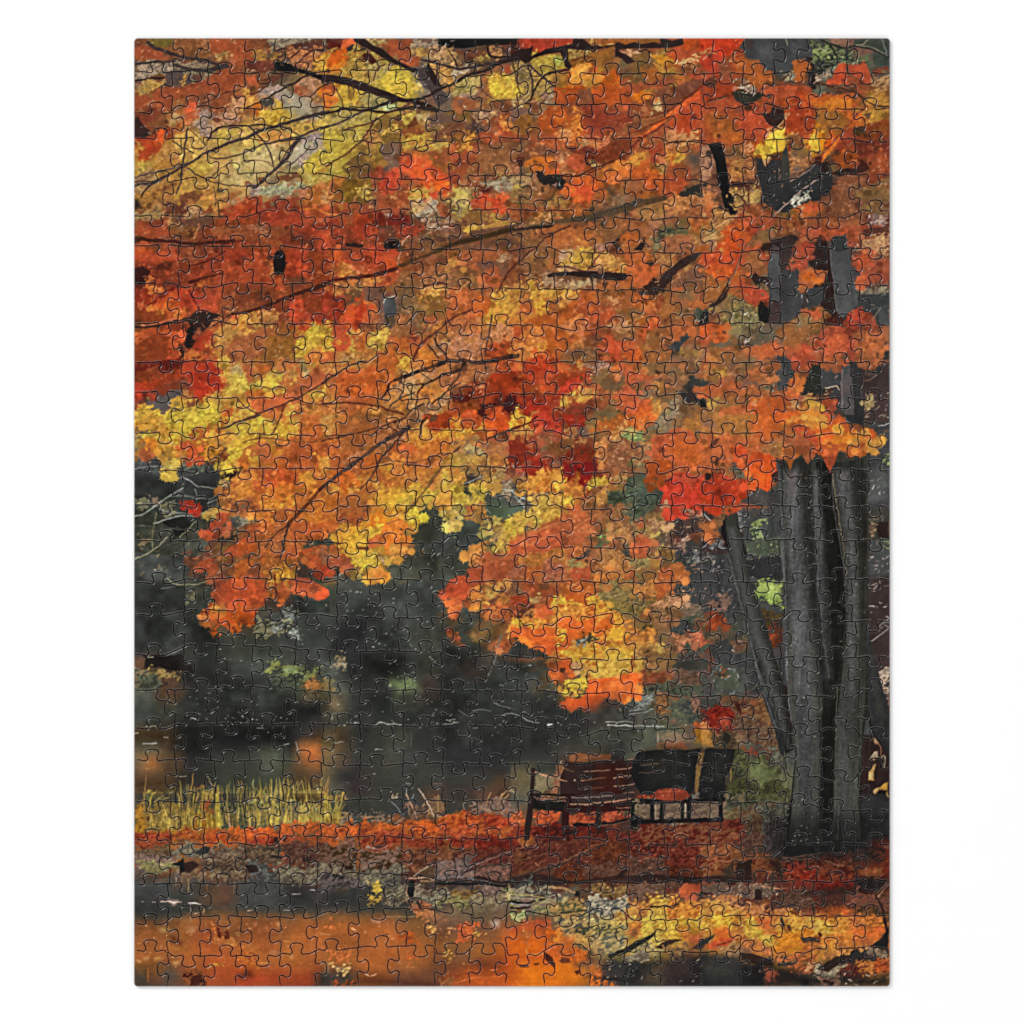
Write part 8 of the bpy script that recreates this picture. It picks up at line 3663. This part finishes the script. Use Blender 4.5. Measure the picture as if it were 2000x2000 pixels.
# pointed single leaves along the fringe of the foliage, against the dark
edge = blur(warm[..., None], 4)[..., 0]
gy, gx = np.gradient(edge)
mag = np.hypot(gx, gy)
cand = np.argwhere((mag > .035) & (edge > .3) & (edge < .75) & (yy < 1290) & (yy > 560))
for i in rng.choice(len(cand), min(1700, len(cand)), replace=False):
    y, x = cand[i]
    ux, uy = -gx[y, x] / mag[y, x], -gy[y, x] / mag[y, x]
    if uy < -.35:
        continue
    ix = int(min(max(x - ux * 9, 0), CW - 1)); iy = int(min(max(y - uy * 9, 0), CH - 1))
    col = soft_c[iy, ix]
    if col[0] - col[2] < .22:
        continue
    R = random.uniform(8, 17); a = math.atan2(uy, ux) - math.pi / 2 + random.gauss(0, .45); c, s_ = math.cos(a), math.sin(a); sx = random.uniform(.55, .95)
    L = np.array([(x + R * (px * sx * c - py * s_), y + R * (px * sx * s_ + py * c)) for px, py in LEAF], np.float32)
    sl, cov = poly_cover(L, .8, .1, (0, 0, CW, CH))
    if sl is not None:
        put(sl, cov * .93, np.clip(col * random.choice((.85, 1.0, 1.12, 1.25)), 0, .95) * (1 + .01 * (yy[sl] - y) * random.uniform(-1, 1))[..., None])
for q in redraw:
    stroke(*q, alpha=.7)
woods = (1 - warm) * smooth(820, 900, yy) * smooth(1420, 1330, yy) * smooth(1120, 1000, xx)
canvas *= 1 + woods[..., None] * (np.array([-.01, .025, -.04], np.float32) + (.3 * (N30 - .5) + .2 * (N12 - .5))[..., None])
clump = smooth(.45, .7, .6 * N30 + .4 * N12) * warm
for _ in range(13000):
    x = random.uniform(0, CW - 1); y = random.uniform(0, CH - 1)
    if random.random() > clump[int(y), int(x)]:
        continue
    loc = canvas[int(y), int(x)]
    c = loc * .5 + np.array([.85, .68, .5], np.float32) * random.uniform(.4, .6)
    a = math.radians(random.gauss(-28, 40)); L = random.uniform(.8, 4); q = random.uniform(-1.5, 1.5)
    ca, sa = math.cos(a), math.sin(a)
    stroke([x - L * ca, y - L * sa, x - q * sa, y + q * ca, x + L * ca, y + L * sa], random.uniform(1, 2), 1, c, (0, 0, CW, CH), .2,
           random.uniform(.4, .85))

sharp = blur(canvas, 1)
canvas = sharp + (sharp - blur(sharp, 3)) * .7 + (canvas - sharp) * .5
canvas *= (1 + .10 * (rng.random((CH, CW), dtype=np.float32) - .5) + .08 * (N2 - .5))[..., None]
canvas = np.clip(canvas, 0.0, 1.0)
canvas = canvas * (1 - CURVE) + CURVE * canvas * canvas * (3 - 2 * canvas)
if TEST:
    canvas[:] = np.linspace(0, 1, CW)[None, :, None]
lin = np.where(canvas < .04045, canvas / 12.92, ((canvas + .055) / 1.055) ** 2.4)
lin = np.clip(lin * PRINT_GAIN - PRINT_LIFT, 0.0, 1.0)          # ink density on the card
canvas = np.where(lin < .0031308, lin * 12.92, 1.055 * lin ** (1 / 2.4) - .055).astype(np.float32)

img = bpy.data.images.new('autumn_print', CW, CH, alpha=False, float_buffer=False)
img.colorspace_settings.name = 'sRGB'
buf = np.ones((CH, CW, 4), np.float32)
buf[..., :3] = canvas[::-1]
img.pixels.foreach_set(buf.ravel())
img.update()
img.pack()

# ----------------------------------------------------------------------------------------------
# 3. CUT LINES.
# ----------------------------------------------------------------------------------------------
ROWS, COLS = 26, 20
V = [None] * ROWS; H = [None] * (ROWS - 1)
for ln in CUTS.strip().splitlines():
    head, rest = ln.split(':')
    name, win = head.split()
    ids = int(name[1:]); wy = 185 * int(win)
    res = []
    for j, part in enumerate(rest.split('|')):
        for tok in part.split():
            s = 1 if tok[-1] in 'RD' else -1
            if name[0] == 'V':
                res.append(((float(tok[:-1]) + 185 * j) * 2 + 258 - PX0, s))
            else:
                a, b = tok[:-1].split(',')
                res.append(((float(a) + 185 * j) * 2 + 258 - PX0, (float(b) + wy) * 2 + 70 - PY0, s))
    if name[0] == 'V':
        assert len(res) == COLS - 1, (ln, len(res)); V[ids] = res
    else:
        assert len(res) == COLS, (ln, len(res)); H[ids] = res

TAB = [(-27, 0), (-17, 1.6), (-11.5, 1.8), (-9.0, -1.5), (-9.6, -6.5), (-12.6, -11.5), (-12.2, -16.2), (-7.5, -19.3), (0, -20.3),
       (7.5, -19.3), (12.2, -16.2), (12.6, -11.5), (9.6, -6.5), (9.0, -1.5), (11.5, 1.8), (17, 1.6), (27, 0)]


def spline(p, step=3):
    p = np.array(p, float)
    q = np.vstack([2 * p[0] - p[1], p, 2 * p[-1] - p[-2]])
    out = []
    for i in range(1, len(q) - 2):
        for t in np.linspace(0, 1, step + 1)[:-1]:
            out.append(.5 * (2 * q[i] + (q[i + 1] - q[i - 1]) * t + (2 * q[i - 1] - 5 * q[i] + 4 * q[i + 1] - q[i + 2]) * t * t
                             + (3 * q[i] - q[i - 1] - 3 * q[i + 1] + q[i + 2]) * t ** 3))
    out.append(p[-1])
    return [tuple(v) for v in out]


def tab_pts(half, sign):
    """local tab along +x; sign +1 points the tab towards +y"""
    j = [random.uniform(-.5, .5) for _ in range(6)]
    sc = random.uniform(.96, 1.04)
    res = []
    for x, y in TAB:
        if abs(x) > half:
            x = math.copysign(half, x)
        y2 = -y * sign
        if abs(y) > 10:
            y2 += j[0] * sign; x += j[1]
        res.append((x * sc if abs(x) < 20 else x, y2 * sc))
    return res


# horizontal cuts: knots = tabs + junction points on the plain stretches between tabs
hcur = []                 # per boundary: (points, {('u'|'d', col): index})
for r in range(ROWS - 1):
    tabs = H[r]
    knots = []
    for c in range(COLS + 1):
        xa = 0.0 if c == 0 else tabs[c - 1][0] + 15
        xb = CW if c == COLS else tabs[c][0] - 15
        ya = tabs[0][1] if c == 0 else tabs[c - 1][1]
        yb = tabs[-1][1] if c == COLS else tabs[c][1]
        J = []
        if 0 < c < COLS:
            for side, row in (('u', r), ('d', r + 1)):
                x = min(max(V[row][c - 1][0], xa + 2), xb - 2)
                J.append([x, side])
            J.sort()
            if J[1][0] - J[0][0] < 3:
                m = (J[0][0] + J[1][0]) / 2
                J[0][0], J[1][0] = m - 1.5, m + 1.5
        def base(x):
            t = min(max((x - xa) / max(xb - xa, 1), 0), 1)
            return ya + (yb - ya) * t * t * (3 - 2 * t)
        if c == 0:
            knots.append((0.0, ya, ('e', 0)))
        seq = [(x, base(x), (s, c)) for x, s in J]
        knots += seq
        if c == COLS:
            knots.append((float(CW), yb, ('e', 1)))
        else:
            half = 27
            xt, yt, s = tabs[c]
            lim_l = knots[-1][0]
            nxt = min(V[r][c][0], V[r + 1][c][0]) if c < COLS - 1 else CW
            for i, (lx, ly) in enumerate(tab_pts(min(27, xt - lim_l - 3), s) if xt - lim_l > 20 else tab_pts(17.5, s)):
                if abs(lx) > 17.2 and (xt + lx < lim_l + 2 or xt + lx > nxt - 2):
                    continue
                knots.append((xt + lx, yt + ly, None))
    pts = []; idx = {}
    P = [(k[0], k[1]) for k in knots]
    sp = spline(P, 3)
    for i, k in enumerate(knots):
        if k[2] is not None:
            idx[k[2]] = i * 3
    hcur.append((sp, idx))

# vertical cuts
vcur = {}
for r in range(ROWS):
    for c in range(1, COLS):
        xv, s = V[r][c - 1]
        top = hcur[r - 1][0][hcur[r - 1][1][('d', c)]] if r > 0 else (xv, 0.0)
        bot = hcur[r][0][hcur[r][1][('u', c)]] if r < ROWS - 1 else (xv, float(CH))
        ym = (top[1] + bot[1]) / 2 + random.uniform(-1.5, 1.5)
        half = min(26, (bot[1] - top[1]) / 2 - 4)
        P = [top] + [(xv + ly, ym + lx) for lx, ly in tab_pts(half, s)] + [bot]
        vcur[(r, c)] = spline(P, 3)


def corner(cx, cy, a0, rad):
    return [(cx + rad * math.cos(a), cy + rad * math.sin(a)) for a in np.linspace(a0, a0 + math.pi / 2, 6)]


def outline(r, c):
    """closed outline in print pixels (y down), going right along the top, down, left, up"""
    def hseg(b, side):
        sp, idx = hcur[b]
        i0 = idx[(side, c)] if c > 0 else 0
        i1 = idx[(side, c + 1)] if c < COLS - 1 else len(sp) - 1
        return sp[i0:i1 + 1]
    xl = vcur.get((r, c)); xr = vcur.get((r, c + 1))
    top = hseg(r - 1, 'd') if r > 0 else [(xl[0][0] if xl else 0.0, 0.0), (xr[0][0] if xr else float(CW), 0.0)]
    bot = hseg(r, 'u') if r < ROWS - 1 else [(xl[-1][0] if xl else 0.0, float(CH)), (xr[-1][0] if xr else float(CW), float(CH))]
    right = xr or [(float(CW), top[-1][1]), (float(CW), bot[-1][1])]
    left = xl or [(0.0, top[0][1]), (0.0, bot[0][1])]
    p = list(top) + list(right[1:]) + list(bot[::-1][1:]) + list(left[::-1][1:-1])
    R = 6.5
    out = []
    for q in p:
        if q == (0.0, 0.0): out += corner(R, R, math.pi, R)
        elif q == (float(CW), 0.0): out += corner(CW - R, R, -math.pi / 2, R)
        elif q == (float(CW), float(CH)): out += corner(CW - R, CH - R, 0, R)
        elif q == (0.0, float(CH)): out += corner(R, CH - R, math.pi / 2, R)
        else: out.append(q)
    res = [out[0]]
    for q in out[1:]:
        if math.hypot(q[0] - res[-1][0], q[1] - res[-1][1]) > 1.1:
            res.append(q)
    if math.hypot(res[0][0] - res[-1][0], res[0][1] - res[-1][1]) < 1.1:
        res.pop()
    return res


# ----------------------------------------------------------------------------------------------
# 4. SOLIDS.
# ----------------------------------------------------------------------------------------------
from mathutils import Vector
from mathutils.geometry import delaunay_2d_cdt

K = 0.4064 / CW                                              # metres per print pixel
THICK = 0.0021


def inset(p, d):
    p = np.array(p)
    e0 = p - np.roll(p, 1, 0); e1 = np.roll(p, -1, 0) - p
    n0 = np.stack([-e0[:, 1], e0[:, 0]], 1); n1 = np.stack([-e1[:, 1], e1[:, 0]], 1)
    n0 /= np.linalg.norm(n0, axis=1)[:, None] + 1e-9; n1 /= np.linalg.norm(n1, axis=1)[:, None] + 1e-9
    m = n0 + n1
    m /= np.maximum((m * n0).sum(1), .55)[:, None]
    return p + m * np.asarray(d).reshape(-1, 1)


def piece_geometry(r, c):
    o = np.array(outline(r, c))
    # the puzzle's outside is not shrunk by the kerf
    border = (o[:, 0] < 6.6) & (c == 0) | (o[:, 0] > CW - 6.6) & (c == COLS - 1) | (o[:, 1] < 6.6) & (r == 0) | (o[:, 1] > CH - 6.6) & (r == ROWS - 1)
    kerf = np.where(border, 0.0, KERF / 2)
    rings = []
    b = BEVEL
    lift = TILT * random.uniform(-1, 1)
    for d, z in ((0, 0), (0, 1 - b * 1.0), (.12, 1 - b * .5), (.35, 1 - b * .22), (1.0, 1.0)):
        q = inset(o, (np.where(border, 0, .08) if z == 0 else kerf) + d * b * THICK / K * .85)
        rings.append(np.column_stack([(q[:, 0] - CW / 2) * K, (CH / 2 - q[:, 1]) * K, np.full(len(q), z * THICK)]))
    return rings, lift


def build_piece(name, cells, mats, parent):
    verts = []; faces = []; mi = []
    for (r, c) in cells:
        rings, lift = GEO[(r, c)]
        n = len(rings[0]); b0 = len(verts)
        for R in rings:
            verts += [tuple(v) for v in R]
        for k in range(len(rings) - 1):
            for i in range(n):
                a = b0 + k * n + i; d = b0 + k * n + (i + 1) % n
                faces.append((a, a + n, d + n, d)); mi.append(1 if k == 0 else 2)
        top = [Vector(q) for q in rings[-1][:, :2]]
        cv, ce, cf, _, _, _ = delaunay_2d_cdt(top, [], [list(range(n))], 1, 1e-9)
        t0 = len(verts)
        verts += [(q.x, q.y, THICK) for q in cv]
        for f in cf:
            a = sum(cv[f[i - 1]].x * cv[f[i]].y - cv[f[i]].x * cv[f[i - 1]].y for i in range(len(f)))
            faces.append(tuple(t0 + i for i in (f if a > 0 else f[::-1]))); mi.append(0)
    v = np.array(verts)
    org = (v.min(0) + v.max(0)) / 2; org[2] = 0
    me = bpy.data.meshes.new(name)
    me.from_pydata([tuple(q) for q in v - org], [], faces)
    for m in mats:
        me.materials.append(m)
    me.polygons.foreach_set('material_index', mi)
    uv = me.uv_layers.new(name='UVMap')
    li = np.zeros(len(me.loops), np.int32)
    me.loops.foreach_get('vertex_index', li)
    U = np.empty((len(li), 2), np.float32)
    U[:, 0] = v[li, 0] / (CW * K) + .5
    U[:, 1] = v[li, 1] / (CH * K) + .5
    uv.data.foreach_set('uv', np.clip(U, .0005, .9995).ravel())
    me.validate(); me.update()
    ob = bpy.data.objects.new(name, me)
    bpy.context.scene.collection.objects.link(ob)
    ob.parent = parent
    ob.location = org
    return ob


def mat(name):
    m = bpy.data.materials.new(name); m.use_nodes = True
    nt = m.node_tree
    return m, nt, nt.nodes['Principled BSDF']


mp, nt, bs = mat('printed_face')
ti = nt.nodes.new('ShaderNodeTexImage'); ti.image = img; ti.interpolation = 'Cubic'; ti.extension = 'EXTEND'
nt.links.new(ti.outputs['Color'], bs.inputs['Base Color'])
bs.inputs['Roughness'].default_value = .42
bs.inputs['Specular IOR Level'].default_value = SPEC
tc = nt.nodes.new('ShaderNodeTexCoord')
nz = nt.nodes.new('ShaderNodeTexNoise'); nz.inputs['Scale'].default_value = 2400; nz.inputs['Detail'].default_value = 2
bp = nt.nodes.new('ShaderNodeBump'); bp.inputs['Strength'].default_value = .12; bp.inputs['Distance'].default_value = .0001
gm = nt.nodes.new('ShaderNodeNewGeometry')
nt.links.new(gm.outputs['Position'], nz.inputs['Vector'])
nt.links.new(nz.outputs['Fac'], bp.inputs['Height'])
nt.links.new(bp.outputs['Normal'], bs.inputs['Normal'])

me_, nt, bs = mat('pressed_edge')                              # the laminate is drawn over the edge by the cutting die
ti = nt.nodes.new('ShaderNodeTexImage'); ti.image = img; ti.interpolation = 'Cubic'; ti.extension = 'EXTEND'
nt.links.new(ti.outputs['Color'], bs.inputs['Base Color'])
bs.inputs['Roughness'].default_value = .24
bs.inputs['Specular IOR Level'].default_value = EDGE_SPEC

mc, nt, bs = mat('cut_cardboard')
nz = nt.nodes.new('ShaderNodeTexNoise'); nz.inputs['Scale'].default_value = 900
cr = nt.nodes.new('ShaderNodeValToRGB')
cr.color_ramp.elements[0].color = (.03, .024, .02, 1); cr.color_ramp.elements[1].color = (.06, .05, .042, 1)
gm = nt.nodes.new('ShaderNodeNewGeometry')
nt.links.new(gm.outputs['Position'], nz.inputs['Vector'])
nt.links.new(nz.outputs['Fac'], cr.inputs['Fac'])
nt.links.new(cr.outputs['Color'], bs.inputs['Base Color'])
bs.inputs['Roughness'].default_value = .9
bs.inputs['Specular IOR Level'].default_value = .05

mw, nt, bs = mat('white_paper')
nz = nt.nodes.new('ShaderNodeTexNoise'); nz.inputs['Scale'].default_value = 60; nz.inputs['Detail'].default_value = 6
cr = nt.nodes.new('ShaderNodeValToRGB')
cr.color_ramp.elements[0].color = (.925, .925, .925, 1); cr.color_ramp.elements[1].color = (.945, .945, .945, 1)
gm = nt.nodes.new('ShaderNodeNewGeometry')
nt.links.new(gm.outputs['Position'], nz.inputs['Vector'])
nt.links.new(nz.outputs['Fac'], cr.inputs['Fac'])
nt.links.new(cr.outputs['Color'], bs.inputs['Base Color'])
bs.inputs['Roughness'].default_value = .9
bs.inputs['Specular IOR Level'].default_value = 0.0

puzzle = bpy.data.objects.new('jigsaw_puzzle', None)
bpy.context.scene.collection.objects.link(puzzle)
puzzle.empty_display_size = .1
puzzle.location = (0, 0, 0)
puzzle['label'] = 'assembled jigsaw puzzle printed with autumn maples above a lakeside bench'
puzzle['category'] = 'jigsaw puzzle'

GEO = {(r, c): piece_geometry(r, c) for r in range(ROWS) for c in range(COLS)}


def area(rc):
    p = GEO[rc][0][-1][:, :2]; q = np.roll(p, -1, 0)
    return abs((p[:, 0] * q[:, 1] - q[:, 0] * p[:, 1]).sum()) / 2


order = sorted(GEO, key=area, reverse=True)
for rc in sorted(order[:100]):
    build_piece('puzzle_piece', [rc], (mp, mc, me_), puzzle)
rest = build_piece('puzzle_piece', sorted(order[100:]), (mp, mc, me_), puzzle)
rest['kind'] = 'stuff'

# the white surface it lies on
me = bpy.data.meshes.new('ground')
s = 3.0
me.from_pydata([(-s, -s, 0), (s, -s, 0), (s, s, 0), (-s, s, 0)], [], [(0, 1, 2, 3)])
me.materials.append(mw)
g = bpy.data.objects.new('ground', me)
bpy.context.scene.collection.objects.link(g)
g.location.z = -.0002
g['kind'] = 'structure'
g['label'] = 'plain white surface under the puzzle'

# ----------------------------------------------------------------------------------------------
# 5. LIGHT AND CAMERA.
# ----------------------------------------------------------------------------------------------
def lamp(name, loc, sx, sy, power, col=(1, 1, 1), aim=(0, 0, 0)):
    l = bpy.data.lights.new(name, 'AREA'); l.shape = 'RECTANGLE'; l.size = sx; l.size_y = sy
    l.energy = power; l.color = col
    o = bpy.data.objects.new(name, l)
    bpy.context.scene.collection.objects.link(o)
    o.location = loc
    o.rotation_euler = (Vector(aim) - Vector(loc)).to_track_quat('-Z', 'Y').to_euler()
    return o


for a in LAMPS:
    lamp(*a)

sc = bpy.context.scene
w = bpy.data.worlds.new('World'); sc.world = w; w.use_nodes = True
w.node_tree.nodes['Background'].inputs[0].default_value = (1, 1, 1, 1)
w.node_tree.nodes['Background'].inputs[1].default_value = AMBIENT

cam = bpy.data.cameras.new('camera')
co = bpy.data.objects.new('camera', cam)
sc.collection.objects.link(co)
D = 3.0
co.location = (0, (2000 / 2 - (PY0 + PY1) / 2) * -K * 0 + ((PY0 + PY1) / 2 - 1000) * K, D + THICK)
cam.sensor_width = 36
cam.lens = 36 * D / (2000 * K)
cam.clip_end = 50; cam.clip_start = .05
sc.camera = co
sc.view_settings.view_transform = 'Standard'
sc.view_settings.look = 'None'
sc.view_settings.exposure = 0
sc.view_settings.gamma = 1
sc.view_settings.use_curve_mapping = False
sc.cycles.max_bounces = 6
